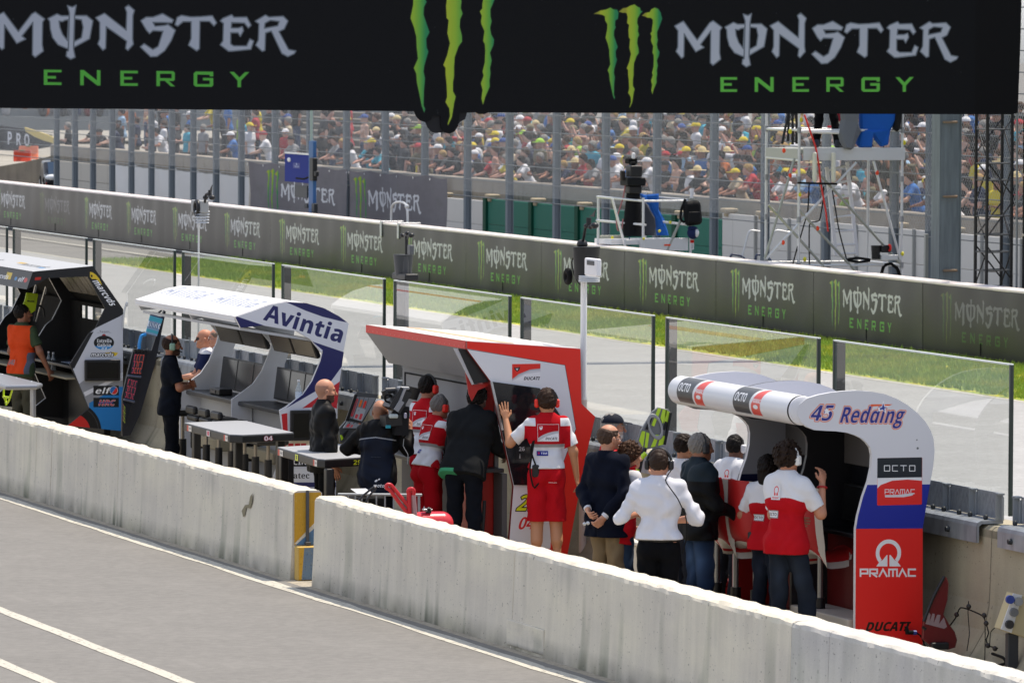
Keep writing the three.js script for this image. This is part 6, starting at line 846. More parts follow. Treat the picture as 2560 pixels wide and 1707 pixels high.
// surface nets over a field; blocks far from the surface are skipped
function skin(f, lo, hi, h, col) {
  const N = [0, 1, 2].map((i) => Math.max(2, Math.ceil((hi[i] - lo[i]) / h) + 1)), [nx, ny, nz] = N, S = new Float32Array(nx * ny * nz), B = 6, rad = B * h * 0.87 * 1.35 + 0.02;
  for (let bz = 0; bz < nz; bz += B) for (let by = 0; by < ny; by += B) for (let bx = 0; bx < nx; bx += B) {
    const c = f(lo[0] + (bx + B / 2) * h, lo[1] + (by + B / 2) * h, lo[2] + (bz + B / 2) * h), far = Math.abs(c) > rad;
    for (let k = bz; k < Math.min(nz, bz + B); k++) for (let j = by; j < Math.min(ny, by + B); j++) for (let i = bx; i < Math.min(nx, bx + B); i++) S[(k * ny + j) * nx + i] = far ? c : f(lo[0] + i * h, lo[1] + j * h, lo[2] + k * h);
  }
  const id = new Int32Array(nx * ny * nz).fill(-1), P = [], I = [];
  const off = [[0, 0, 0], [1, 0, 0], [0, 1, 0], [1, 1, 0], [0, 0, 1], [1, 0, 1], [0, 1, 1], [1, 1, 1]], E = [[0, 1], [2, 3], [4, 5], [6, 7], [0, 2], [1, 3], [4, 6], [5, 7], [0, 4], [1, 5], [2, 6], [3, 7]], q = new Float64Array(8);
  for (let k = 0; k < nz - 1; k++) for (let j = 0; j < ny - 1; j++) for (let i = 0; i < nx - 1; i++) {
    let m = 0; const b = (k * ny + j) * nx + i;
    for (let c = 0; c < 8; c++) { q[c] = S[b + off[c][0] + (off[c][1] + off[c][2] * ny) * nx]; if (q[c] < 0) m |= 1 << c; }
    if (m === 0 || m === 255) continue;
    let x = 0, y = 0, z = 0, n = 0;
    for (const [a, e] of E) { if ((q[a] < 0) === (q[e] < 0)) continue; const t = q[a] / (q[a] - q[e]); x += off[a][0] + (off[e][0] - off[a][0]) * t; y += off[a][1] + (off[e][1] - off[a][1]) * t; z += off[a][2] + (off[e][2] - off[a][2]) * t; n++; }
    id[b] = P.length / 3; P.push(lo[0] + (i + x / n) * h, lo[1] + (j + y / n) * h, lo[2] + (k + z / n) * h);
  }
  const quad = (a, b, c, d, flip) => { if (a < 0 || b < 0 || c < 0 || d < 0) return; flip ? I.push(a, c, b, a, d, c) : I.push(a, b, c, a, c, d); };
  const X = 1, Y = nx, Z = nx * ny;
  for (let k = 1; k < nz - 1; k++) for (let j = 1; j < ny - 1; j++) for (let i = 1; i < nx - 1; i++) {
    const b = k * Z + j * Y + i, s = S[b] < 0;
    if (s !== (S[b + X] < 0)) quad(id[b - Y - Z], id[b - Z], id[b], id[b - Y], !s);
    if (s !== (S[b + Y] < 0)) quad(id[b - X - Z], id[b - X], id[b], id[b - Z], !s);
    if (s !== (S[b + Z] < 0)) quad(id[b - X - Y], id[b - Y], id[b], id[b - X], !s);
  }
  const n = P.length / 3, Nn = new Float32Array(P.length), C = col ? new Float32Array(P.length) : null, e = h * 0.5;
  for (let i = 0; i < n; i++) {
    const x = P[3 * i], y = P[3 * i + 1], z = P[3 * i + 2]; let gx = f(x + e, y, z) - f(x - e, y, z), gy = f(x, y + e, z) - f(x, y - e, z), gz = f(x, y, z + e) - f(x, y, z - e); const l = Math.hypot(gx, gy, gz) || 1;
    Nn[3 * i] = gx / l; Nn[3 * i + 1] = gy / l; Nn[3 * i + 2] = gz / l;
    if (col) { const c = col(x, y, z, gx / l, gy / l, gz / l); C[3 * i] = c.r; C[3 * i + 1] = c.g; C[3 * i + 2] = c.b; }
  }
  const g = new THREE.BufferGeometry(); g.setAttribute('position', new THREE.Float32BufferAttribute(P, 3)); g.setAttribute('normal', new THREE.BufferAttribute(Nn, 3)); if (C) g.setAttribute('color', new THREE.BufferAttribute(C, 3)); g.setIndex(I); return g;
}
const COL = (h) => new THREE.Color(h);
const nrm = (v) => { const l = Math.hypot(...v) || 1; return v.map((q) => q / l); }, add = (a, b, k = 1) => [a[0] + b[0] * k, a[1] + b[1] * k, a[2] + b[2] * k], crs = (a, b) => [a[1] * b[2] - a[2] * b[1], a[2] * b[0] - a[0] * b[2], a[0] * b[1] - a[1] * b[0]];
const wrinkle = (s, amp) => (x, y, z) => { if (!amp) return 0; const w = 1.8 * Math.sin(y * 9 + x * 5 + s) + 1.1 * Math.sin(x * 17 - z * 9 + s * 3), v = 1.5 * Math.sin(x * 11 + z * 7 + s * 2); return amp * (0.9 * Math.sin(x * 24 + y * 13 + w + s) * Math.sin(y * 15 - z * 12 + v) + 0.5 * Math.sin(x * 38 - y * 31 + z * 22 + 1.4 * w + s) * Math.sin(y * 21 + z * 17 - v)); };
const EXT = (list) => { const lo = [9, 9, 9], hi = [-9, -9, -9]; for (const p of list) for (let i = 0; i < 3; i++) { const r = Math.max(p[6], p[6] + p[7]) + 0.05; lo[i] = Math.min(lo[i], p[i] - r, p[i] + p[3 + i] - r); hi[i] = Math.max(hi[i], p[i] + r, p[i] + p[3 + i] + r); } return [lo, hi]; };

// returns { body, top, bottom, hair, shoes, ... } as geometries in the person's own frame (facing +z, feet at y = 0), plus frames for decals and headgear
function figure(o) {
  const s = (o.h || 1.78) / 1.78, ln = o.lean || 0, cl = Math.cos(ln), sl = Math.sin(ln), H = o.cell || 0.0125, lowRes = H > 0.02, w = (o.wide || 1) * 0.9, HY = (o.hipY || 0.945);
  const side = o.tilt || 0;
  const T = (x, y, z) => [(x * w + side * y) * s, (HY + y * cl - z * sl) * s, (z * cl + y * sl) * s];
  const inv = (x, y, z) => { const X = x / s, Y = y / s - HY, Z = z / s, yy = Y * cl + Z * sl; return [X - side * yy, yy, Z * cl - Y * sl]; };
  // head frame
  const hy = o.headYaw || 0, hp = o.headPitch || 0, nb = T(0, 0.545, -0.012), hc0 = T(0, 0.67, 0.02), hc = [hc0[0], hc0[1] - Math.abs(hp) * 0.01, hc0[2]];
  const cy = Math.cos(hy), sy = Math.sin(hy), cp = Math.cos(hp), sp = Math.sin(hp);
  const HW = (x, y, z) => { const y1 = y * cp - z * sp, z1 = z * cp + y * sp; return [hc[0] + s * (x * cy + z1 * sy), hc[1] + s * y1, hc[2] + s * (z1 * cy - x * sy)]; };
  const HL = (x, y, z) => { const X = (x - hc[0]) / s, Y = (y - hc[1]) / s, Z = (z - hc[2]) / s, x1 = X * cy - Z * sy, z1 = X * sy + Z * cy; return [x1, Y * cp + z1 * sp, z1 * cp - Y * sp]; };
  // limbs
  const arms = ['L', 'R'].map((k) => {
    const sg = k === 'L' ? 1 : -1, a = o['arm' + k] || { u: [sg * 0.12, -1, 0.02], f: [sg * 0.02, -1, 0.16] };
    const S = T(sg * 0.172, 0.478, a.sz || 0), u = nrm(a.u), f = nrm(a.f), E_ = add(S, u, 0.285 * s), Wr = add(E_, f, 0.25 * s);
    return { sg, S, u, f, E: E_, W: Wr, h: nrm(a.h || a.f), n: nrm(a.n || [-sg, 0, 0.2]), curl: a.curl ?? 0.5, thumb: a.thumb || 0 };
  });
  const legs = ['L', 'R'].map((k) => { const sg = k === 'L' ? 1 : -1, g = o['leg' + k] || {}; const Hp = [sg * 0.088 * s * w, (HY - 0.02) * s, 0], K = g.k ? g.k.map((q) => q * s) : [sg * 0.10 * s * w, 0.49 * s, 0.02 * s], A = g.a ? g.a.map((q) => q * s) : [sg * 0.115 * s * w, 0.085 * s, -0.03 * s]; return { sg, Hp, K, A, toe: g.toe || [sg * 0.25, 0, 1] }; });
  const r = (q) => q * s, fat = (o.fat || 0) - 0.006;
  const torso = (d) => [cap(T(-0.07, 0.02, -0.008), T(0.07, 0.02, -0.008), r(0.104 + d + fat * 0.4)), cap(T(-0.05, 0.15, 0.003 + fat * 0.5), T(0.05, 0.15, 0.003 + fat * 0.5), r(0.099 + d + fat)), cap(T(-0.08, 0.33, 0.003), T(0.08, 0.33, 0.003), r(0.102 + d + fat * 0.5)), cap(T(-0.115, 0.44, -0.005), T(0.115, 0.44, -0.005), r(0.076 + d)), cap(T(-0.06, 0.5, -0.012), T(0.06, 0.5, -0.012), r(0.048 + d))];
  const skinPrims = [...torso(-0.008), cap(T(0, 0.50, -0.01), HW(0, -0.06, -0.02), r(0.056), r(0.055))];
  for (const a of arms) skinPrims.push(cap(a.S, a.S, r(0.047)), cap(a.S, a.E, r(0.043), r(0.039)), cap(a.E, a.W, r(0.043), r(0.027)));
  const lk = o.bottom?.short || lowRes ? 0 : -0.016; for (const g of legs) { skinPrims.push(cap(g.Hp, g.K, r(0.082 + lk), r(0.054 + lk)), cap(g.K, [g.K[0] * 0.5 + g.A[0] * 0.5, g.K[1] * 0.55 + g.A[1] * 0.45, g.K[2] * 0.5 + g.A[2] * 0.5 - r(0.018)], r(0.052 + lk), r(0.056 + lk)), cap(g.K, g.A, r(0.05 + lk), r(0.036)), cap([g.Hp[0], g.Hp[1] - r(0.01), -r(0.045)], [g.Hp[0], g.Hp[1] - r(0.01), -r(0.045)], r(0.076 + lk * 0.5)), cap(add(g.A, [0, -r(0.03), -r(0.02)]), add(g.A, nrm(g.toe), r(0.15)).map((q, i) => (i === 1 ? r(0.04) : q)), r(0.034), r(0.03))); }
  const bodyF0 = union(skinPrims, 0.035 * s);
  // head field in head coordinates
  const headLocal = (x, y, z) => {
    const ax = Math.abs(x);
    let d = ell(x, y - 0.03, z + 0.012, 0.074, 0.094, 0.096);
    const seg = (a, b, ra, rb) => { const dx = b[0] - a[0], dy = b[1] - a[1], dz = b[2] - a[2]; let t = ((ax - a[0]) * dx + (y - a[1]) * dy + (z - a[2]) * dz) / (dx * dx + dy * dy + dz * dz + 1e-9); t = Math.min(1, Math.max(0, t)); return Math.hypot(ax - a[0] - dx * t, y - a[1] - dy * t, z - a[2] - dz * t) - ra - (rb - ra) * t; };
    d = smin(d, seg([0, -0.03, 0.03], [0, -0.082, 0.058], 0.054, 0.03), 0.03); d = smin(d, seg([0.044, -0.045, 0], [0.02, -0.085, 0.045], 0.026, 0.02), 0.025); d = smin(d, seg([0.04, -0.025, 0.058], [0.04, -0.025, 0.058], 0.024, 0.024), 0.02);
    d = smin(d, seg([0, 0.02, 0.08], [0.034, 0.02, 0.072], 0.014, 0.012), 0.018);
    if (!lowRes) { const e = Math.hypot(ax - 0.031, y + 0.001, z - 0.099) - 0.013; d = -smin(-d, e, 0.008); d = smin(d, Math.hypot(ax - 0.031, y + 0.001, z - 0.079) - 0.0125, 0.003); d = smin(d, seg([0, 0.006, 0.086], [0, -0.03, 0.107], 0.009, 0.013), 0.012); d = smin(d, seg([0, -0.058, 0.083], [0.018, -0.06, 0.076], 0.007, 0.005), 0.008); d = smin(d, ell(ax - 0.079, y + 0.008, z + 0.006, 0.009, 0.032, 0.02), 0.008); }
    else d = smin(d, seg([0, 0.0, 0.086], [0, -0.03, 0.105], 0.01, 0.014), 0.012);
    return d;
  };
  const headF = (x, y, z) => { const q = HL(x, y, z); return headLocal(q[0], q[1], q[2]) * s; };
  const bodyF = (x, y, z) => smin(bodyF0(x, y, z), headF(x, y, z), 0.03 * s);
  const skinC = COL(o.skin || 0xc08a6c), lip = skinC.clone().multiplyScalar(0.62).lerp(COL(0x8a3a34), 0.3), dark = COL(0x1a1412), hairC = COL(o.hairColor || 0x2a1f18), stub = o.beard ? COL(o.beard) : null, buzz = o.hair === 'buzz';
  const bodyCol = (x, y, z) => { const q = HL(x, y, z), ax = Math.abs(q[0]); if (q[2] > 0.04 && Math.hypot(ax - 0.031, q[1] + 0.001) < (o.glasses ? 0.024 : 0.0105)) return dark; if (q[2] > 0.06 && ax < 0.022 && Math.abs(q[1] + 0.059) < 0.006) return lip; if (q[2] > 0.05 && ax > 0.012 && ax < 0.05 && Math.abs(q[1] - 0.022) < 0.006) return hairC; if (stub && q[1] < -0.035 && q[1] > -0.12 && q[2] > -0.005 && !(ax < 0.018 && q[1] > -0.052)) return stub; if (buzz && q[1] < 0.06 && q[1] > -0.065 && q[2] < 0.012 && q[2] * 0.66 - q[1] * 0.5 < 0.0 && q[2] > -0.2) return skinC.clone().lerp(hairC, 0.45); return skinC; };
  const out = { T, HW, inv, s, arms, legs, bodyF };
  const geos = [];
  { const [lo, hi] = EXT(skinPrims); hi[1] = Math.min(hi[1], hc[1] - 0.02 * s); if (!lowRes) { const cut = nb[1] + 0.055 * s; geos.push(skin(bodyF, lo, [hi[0], cut + H, hi[2]], H, bodyCol)); const q = HW(0, 0.02, 0), e = 0.15 * s, h2 = o.headCell || 0.0062; geos.push(skin(bodyF, [q[0] - e, cut - 0.006, q[2] - e], [q[0] + e, q[1] + 0.14 * s, q[2] + e], h2, bodyCol)); } else geos.push(skin(bodyF, lo, [hi[0], hc[1] + 0.16 * s, hi[2]], H, bodyCol)); }
  // hands
  for (const a of arms) {
    const d = a.h, n = nrm(add(a.n, d, -(a.n[0] * d[0] + a.n[1] * d[1] + a.n[2] * d[2]))); let t = nrm(crs(d, n)); if (a.sg > 0) t = t.map((q) => -q);   // t points to the thumb side
    const W0 = a.W, P = [], kn = (q) => add(add(W0, d, r(0.088)), t, r(q));
    P.push(cap(W0, add(add(W0, d, r(0.07)), t, r(0.026)), r(0.02), r(0.0145)), cap(W0, add(add(W0, d, r(0.075)), t, r(0.008)), r(0.02), r(0.015)), cap(W0, add(add(W0, d, r(0.072)), t, r(-0.012)), r(0.02), r(0.0145)), cap(W0, add(add(W0, d, r(0.064)), t, r(-0.028)), r(0.018), r(0.013)));
    const fl = [0.068, 0.077, 0.072, 0.056], fo = [0.031, 0.0105, -0.0105, -0.031], c = a.curl, rot = (v, ang) => add(v.map((q) => q * Math.cos(ang)), n, Math.sin(ang));
    const fing = fl.map((L, i) => { const b = kn(fo[i]), sp = add(d, t, fo[i] * (c < 0.3 ? 5.5 : 2.2)), d1 = nrm(rot(nrm(sp), c * 0.8)), m = add(b, d1, r(L * 0.5)), d2 = nrm(rot(nrm(sp), c * 1.9)), e = add(m, d2, r(L * 0.55)); return [cap(add(W0, d, r(0.06)).map((q, k) => q + t[k] * r(fo[i])), b, r(0.011), r(0.0098)), cap(b, m, r(0.0095), r(0.0085)), cap(m, e, r(0.0085), r(0.0072))]; });
    const tb = add(add(W0, d, r(0.022)), t, r(0.022)), tm = add(add(tb, nrm(add(add(d.map((q) => q * 0.65), t, 0.75), n, 0.25)), r(0.042)), n, r(0.004)), te = add(tm, nrm(add(add(d, t, 0.25), n, 0.4 * c)), r(0.032));
    const thumb = [cap(tb, tm, r(0.0135), r(0.0105)), cap(tm, te, r(0.0105), r(0.0085))];
    const pf = union(P, 0.012 * s), ff = fing.map((q) => union(q, 0.004)), tf = union(thumb, 0.006);
    const hf = (x, y, z) => { let q = pf(x, y, z); for (const g of ff) q = smin(q, g(x, y, z), 0.005); return smin(q, tf(x, y, z), 0.01); };
    if (o.noHands) continue; const all = [...P, ...fing.flat(), ...thumb], [lo, hi] = EXT(all); geos.push(skin(hf, lo.map((q) => q + 0.03), hi.map((q) => q - 0.03), lowRes ? 0.016 : 0.0052, () => skinC));
  }
  out.body = geos.length > 1 ? mergeGeometries(geos) : geos[0];
  // top garment
  const tp = o.top || {}, tf0 = tp.loose ?? 0.016, hem = tp.hem ?? -0.07, long = (tp.sleeve ?? 0.62) > 1;
  { const P = [...torso(tf0), cap(T(-0.074, hem - 0.02, -0.014), T(0.074, hem - 0.02, -0.014), r(0.102 + tf0 + fat * 0.4 + (tp.flare || 0))), cap(T(-0.078, -0.03, -0.03), T(0.078, -0.03, -0.03), r(hem < 0.02 ? 0.098 + tf0 : 0.05)), cap(T(0, 0.525, -0.012), T(0, 0.556 + (tp.collar || 0), -0.006), r(0.066), r(0.063))];
    const base = union(P, 0.05 * s), sl_ = tp.sleeve ?? 0.62, arm = arms.map((a) => { const flare = tp.tight ? 0 : 0.012; if (sl_ <= 0) return null; if (sl_ <= 1) { const e = add(a.S, a.u, 0.285 * s * sl_), f = union([cap(a.S, a.S, r(0.06 + tf0 * 0.4)), cap(a.S, add(a.S, a.u, 0.285 * s), r(0.056 + tf0 * 0.4), r(0.056 + flare))], 0.02); return (x, y, z) => Math.max(f(x, y, z), (x - e[0]) * a.u[0] + (y - e[1]) * a.u[1] + (z - e[2]) * a.u[2]); } const e = add(a.E, a.f, 0.25 * s * (sl_ - 1)); const f = union([cap(a.S, a.S, r(0.06 + tf0 * 0.5)), cap(a.S, a.E, r(0.05 + tf0 * 0.5), r(0.045 + tf0 * 0.5)), cap(a.E, a.W, r(0.047 + tf0 * 0.5), r(0.036 + tf0 * 0.3))], 0.03); return (x, y, z) => Math.max(f(x, y, z), (x - e[0]) * a.f[0] + (y - e[1]) * a.f[1] + (z - e[2]) * a.f[2]); });
    const wr = wrinkle((o.seed || 1) * 1.7, lowRes ? 0 : (2.0 * (tp.wrinkle ?? 0.0036)));
    const F = (x, y, z) => { let d = base(x, y, z); for (const a of arm) if (a) d = smin(d, a(x, y, z), 0.035 * s); const q = inv(x, y, z); d += wr(x, y, z); if (tp.split && q[2] < 0 && Math.abs(q[0]) < 0.008 && q[1] < hem + 0.22) d += 0.012; return Math.max(d, (hem - q[1]) * s, (q[1] - (0.575 + (tp.collar || 0))) * s); };
    out.topF = F; const ps = [...P]; for (const a of arms) { if (sl_ > 0) ps.push(cap(a.S, sl_ <= 1 ? add(a.S, a.u, 0.285 * s * sl_) : a.E, r(0.085))); if (sl_ > 1) ps.push(cap(a.E, a.W, r(0.075))); } const [lo, hi] = EXT(ps);
    const fnC = typeof tp.color === 'function', colF = !fnC && tp.color !== undefined ? ((c) => () => c)(COL(tp.color)) : null;
    out.top = skin(F, lo, hi, H, colF); if (fnC) { const p = out.top.attributes.position, uv = new Float32Array(p.count * 2); for (let i = 0; i < p.count; i++) { const q = inv(p.getX(i), p.getY(i), p.getZ(i)); uv[2 * i] = q[0] + 0.5; uv[2 * i + 1] = (q[1] + 0.4) / 1.2; } out.top.setAttribute('uv', new THREE.BufferAttribute(uv, 2)); } }
  // trousers or shorts
  { const b = o.bottom || {}, lo0 = b.loose ?? 0.016, P = [cap(T(-0.07, 0.0, -0.008), T(0.07, 0.0, -0.008), r(0.106 + lo0 * 0.5 + fat * 0.3))], cuts = [];
    for (const g of legs) { P.push(cap([g.Hp[0], g.Hp[1] - r(0.01), -r(0.04)], [g.Hp[0], g.Hp[1] - r(0.01), -r(0.04)], r(0.08 + lo0 * 0.4))); if (b.short) { const e = [g.Hp[0] * 0.08 + g.K[0] * 0.92, g.K[1] - r(0.0), g.Hp[2] * 0.08 + g.K[2] * 0.92]; P.push(cap(g.Hp, e, r(0.084 + lo0 * 0.7), r(0.076 + lo0))); cuts.push(e[1]); } else { P.push(cap(g.Hp, g.K, r(0.083 + lo0 * 0.6), r(0.058 + lo0 * 0.8)), cap(g.K, [g.A[0], g.A[1] - r(0.02), g.A[2]], r(0.058 + lo0 * 0.8), r(0.048 + lo0 * (b.wide ?? 1)))); cuts.push(r(0.045)); } }
    const base = union(P, 0.025 * s), wr = wrinkle((o.seed || 1) * 2.3 + 4, lowRes ? 0 : 0.0095), yc = Math.min(...cuts); const F = (x, y, z) => Math.max(base(x, y, z) + wr(x, y * 0.8, z), yc - y, (inv(x, y, z)[1] - 0.085) * s);
    out.bottomF = F; const [lo, hi] = EXT(P); const c = b.color && typeof b.color === 'function' ? (x, y, z) => b.color(inv(x, y, z), [x / s, y / s, z / s]) : b.color !== undefined ? ((k) => () => k)(COL(b.color)) : null; out.bottom = skin(F, lo, hi, H, c); }
  // shoes
  if (!o.noShoes) { const P = legs.map((g) => { const t = nrm([g.toe[0], 0, g.toe[2]]), a = [g.A[0] - t[0] * r(0.035), r(0.045), g.A[2] - t[2] * r(0.035)], b = [g.A[0] + t[0] * r(0.17), r(0.038), g.A[2] + t[2] * r(0.17)]; return [cap(a, b, r(0.046), r(0.042)), cap(a, [a[0], g.A[1] + r(0.02), a[2]], r(0.045), r(0.048))]; }).flat(); const yF = o.shoeY || 0, F0_ = union(P, 0.03), F = (x, y, z) => Math.max(F0_(x, y, z), yF - y); const [lo, hi] = EXT(P); out.shoes = skin(F, lo, hi, lowRes ? H : 0.012, null); }
  // hair
  if (o.hair && o.hair !== 'buzz' && o.hair !== 'none') {
    const st = o.hair, vol = { short: 0.0, full: 0.012, curly: 0.022, ring: 0.0, long: 0.014 }[st] ?? 0, nz_ = { curly: 0.012, full: 0.006, long: 0.006 }[st] ?? 0.0035;
    const F = (x, y, z) => { const q = HL(x, y, z), ax = Math.abs(q[0]); let d = ell(q[0], q[1] - 0.032 - vol * 0.4, q[2] + 0.018, 0.081 + vol, 0.099 + vol, 0.102 + vol); if (d < 0.05) d += nz_ * 2.2 * (vnoise(q[0] * 95 + q[1] * 30, q[2] * 95 - q[1] * 22, 9999, 9999, 3) + vnoise(q[1] * 60 + q[0] * 20, q[2] * 70 + 50, 9999, 9999, 7) - 1); let cut = q[2] * 0.66 - q[1] * 0.72 - (st === 'long' || st === 'curly' ? 0.016 : 0.006); if (st === 'long') { d = smin(d, ell(q[0], q[1] + 0.06, q[2] + 0.075, 0.075, 0.11, 0.05), 0.03); return Math.max(d, q[1] < -0.02 ? (q[2] - 0.01) : cut) * s; } d = Math.max(d, cut, -0.072 - q[1]); if (st === 'ring') d = Math.max(d, q[1] - 0.075 - Math.max(0, -q[2] - 0.02) * 0.35); return d * s; };
    const q = HW(0, 0, 0), e = 0.17 * s; out.hair = skin(F, [q[0] - e, q[1] - 0.2 * s, q[2] - e], [q[0] + e, q[1] + e + 0.01, q[2] + e], lowRes ? 0.02 : 0.0075, null);
  }
  return out;
}
const skinMat = new THREE.MeshStandardMaterial({ vertexColors: true, roughness: 0.55 }), clothMat = new THREE.MeshPhysicalMaterial({ vertexColors: true, roughness: 0.9, specularIntensity: 0.25 }), shinyCloth = new THREE.MeshPhysicalMaterial({ vertexColors: true, roughness: 0.62, specularIntensity: 0.4 });
const hairMats = new Map(); const hairMat = (c) => { if (!hairMats.has(c)) hairMats.set(c, MAT(c, 0.6)); return hairMats.get(c); };
// cut of a shirt in several colours: laid out flat across the chest, x to the left, y up from the hip
const cuts = new Map(); function cutMat(fn, shiny) { if (!cuts.has(fn)) { const t = pixelTex(512, 512, (u, v) => { const h = fn([u - 0.5, v * 1.2 - 0.4, -0.1]).getHex(); return [h >> 16, (h >> 8) & 255, h & 255]; }); cuts.set(fn, PRINT(t, shiny ? 0.62 : 0.9)); } return cuts.get(fn); }
function person(o) {
  const v = (o.v ?? 0) * Math.PI / 180, d = F0.clone().multiplyScalar(Math.cos(v)).addScaledVector(R0, Math.sin(v)), yaw = Math.atan2(d.x, d.z);
  const t = new THREE.Group(); t.name = numbered('person'); t.position.set(o.at[0], o.y || 0, o.at[1]); t.rotation.y = yaw; scene.add(t); tag(t, o.label, 'person', o.group);
  const f = figure(o), P = (n, g, m, par = t) => { const q = shade(new THREE.Mesh(g, m)); q.name = n; par.add(q); return q; };
  P('body', f.body, skinMat); f.topMesh = P(o.topName || 'shirt', f.top, typeof o.top?.color === 'function' ? cutMat(o.top.color, o.shiny) : o.shiny ? shinyCloth : clothMat); f.bottomMesh = P(o.bottom?.short ? 'shorts' : 'trousers', f.bottom, clothMat); if (f.shoes) P('shoes', f.shoes, MAT(o.shoes || 0x1b1b1d, 0.6)); if (f.hair) P('hair', f.hair, hairMat(o.hairColor || 0x2a1f18));
  const hq = new THREE.Quaternion().setFromEuler(new THREE.Euler(0, o.headYaw || 0, 0)).multiply(new THREE.Quaternion().setFromEuler(new THREE.Euler(o.headPitch || 0, 0, 0)));
  const HM = new THREE.Matrix4().compose(new THREE.Vector3(...f.HW(0, 0, 0)), hq, new THREE.Vector3(f.s, f.s, f.s)), onHead = (g) => { g.applyMatrix4(HM); return g; };
  if (o.headset) {
    const hs = o.headset, cm = MAT(hs.color, 0.4), bm = MAT(hs.band ?? 0x1a1a1b, 0.5), cup = (sg) => { const g = new RoundedBoxGeometry(0.045, 0.085, 0.066, 3, 0.022); g.translate(sg * 0.098, -0.004, -0.004); return onHead(g); };
    const e = P('headset', onHead(new THREE.TorusGeometry(0.104, hs.thin ? 0.005 : 0.011, 8, 24, Math.PI).scale(1, 1.24, 1).translate(0, 0.0, -0.006)), bm); for (const sg of [-1, 1]) P('ear_cup', cup(sg), cm, e); if (hs.mic) P('microphone', onHead(tube(V(-0.1, -0.03, 0.02), V(-0.045, -0.065, 0.105), 0.005, 0.006, 6)), bm, e);
  }
  if (o.capHat) { const g = new THREE.SphereGeometry(1, 20, 12, 0, Math.PI * 2, 0, Math.PI / 2); g.scale(0.087, 0.085, 0.107); g.translate(0, 0.045, -0.012); const c = P('cap', onHead(g), MAT(o.capHat, 0.75)); const s = new THREE.CylinderGeometry(0.075, 0.08, 0.008, 20, 1, false, -Math.PI / 2, Math.PI); s.scale(1, 1, 1.25); s.rotateX(0.15); s.translate(0, 0.05, 0.075); P('cap_peak', onHead(s), MAT(o.capHat, 0.7), c); }
  if (o.specs) P('glasses', onHead(merge([new THREE.TorusGeometry(0.02, 0.002, 6, 14).translate(0.031, 0, 0.098), new THREE.TorusGeometry(0.02, 0.002, 6, 14).translate(-0.031, 0, 0.098), tube(V(0.05, 0, 0.095), V(0.078, 0.003, -0.01), 0.002, 0.002, 5), tube(V(-0.05, 0, 0.095), V(-0.078, 0.003, -0.01), 0.002, 0.002, 5)])), MAT(0x8a8d92, 0.3, 0.6));
  f.P = P; f.t = t; f.onHead = onHead; return f;
}
// flat print that follows the cloth: grid shot along dir (torso frame: back = +z towards the front) onto the field
function decal(f, F, name, x0, x1, y0, y1, back, tex, parent, rough = 0.8, zoff = 0) {
  const nx = 10, ny = 8, P = [], U = [], I = [], OK = [], sg = back ? 1 : -1;
  for (let j = 0; j <= ny; j++) for (let i = 0; i <= nx; i++) {
    const x = x0 + (x1 - x0) * i / nx, y = y0 + (y1 - y0) * j / ny; let z = -0.45 * sg, ok = 0;
    for (let k = 0; k < 60; k++) { const q = f.T(x, y, z), d = F(q[0], q[1], q[2]); if (d < 0.003) { ok = 1; break; } z += sg * Math.max(0.002, d * 0.8); if (z * sg > 0.2) break; }
    OK.push(ok); if (!ok) z = 0;
    P.push(...f.T(x, y, z - sg * 0.004)); U.push(back ? 1 - i / nx : i / nx, j / ny);
  }
  for (let j = 0; j < ny; j++) for (let i = 0; i < nx; i++) { const a = j * (nx + 1) + i, b = a + 1, c = a + nx + 1, d = c + 1; if (OK[a] && OK[b] && OK[c] && OK[d]) I.push(a, b, d, a, d, c); }
  const g = new THREE.BufferGeometry(); g.setAttribute('position', new THREE.Float32BufferAttribute(P, 3)); g.setAttribute('uv', new THREE.Float32BufferAttribute(U, 2)); g.setIndex(I); g.computeVertexNormals();
  return f.P(name, g, PRINT(tex, rough, { side: THREE.DoubleSide }), parent || f.topMesh);
}
// ------------------------------------------------------------------ crew on the pit wall
const RED = COL(0xb3121d), WHT = COL(0xd9dade), GRY = COL(0x98999c), ORG = COL(0xd2481f), GRN = COL(0x3c4a35), NVY = COL(0x10131c), BLK = COL(0x0c0d0f), SLATE = COL(0x5a6170);
const factory = (q) => { const ax = Math.abs(q[0]); if (q[1] > 0.53) return RED; if (ax > 0.218) return WHT; if (q[1] > 0.455 && ax > 0.12) return WHT; if (ax > 0.165) return RED; if (q[1] > 0.285) return RED; if (q[1] > 0.255) return GRY; return WHT; };
const satellite = (q) => { const ax = Math.abs(q[0]); if (ax > 0.185 && q[1] > 0.1) return WHT; const e = 0.365 + ax * 0.2 - ax * ax * 2.0; return q[1] > e ? WHT : RED; };
const denim = (a, b) => { const A = COL(a), B = COL(b); return (q, p) => { const k = Math.max(0, 1 - Math.abs(p[1] - 0.68) / 0.22) * (0.6 + 0.4 * Math.sin(p[0] * 40)); return A.clone().lerp(B, k * 0.6); }; };
const signTex = (W, H, draw) => canvasTex(W, H, draw);
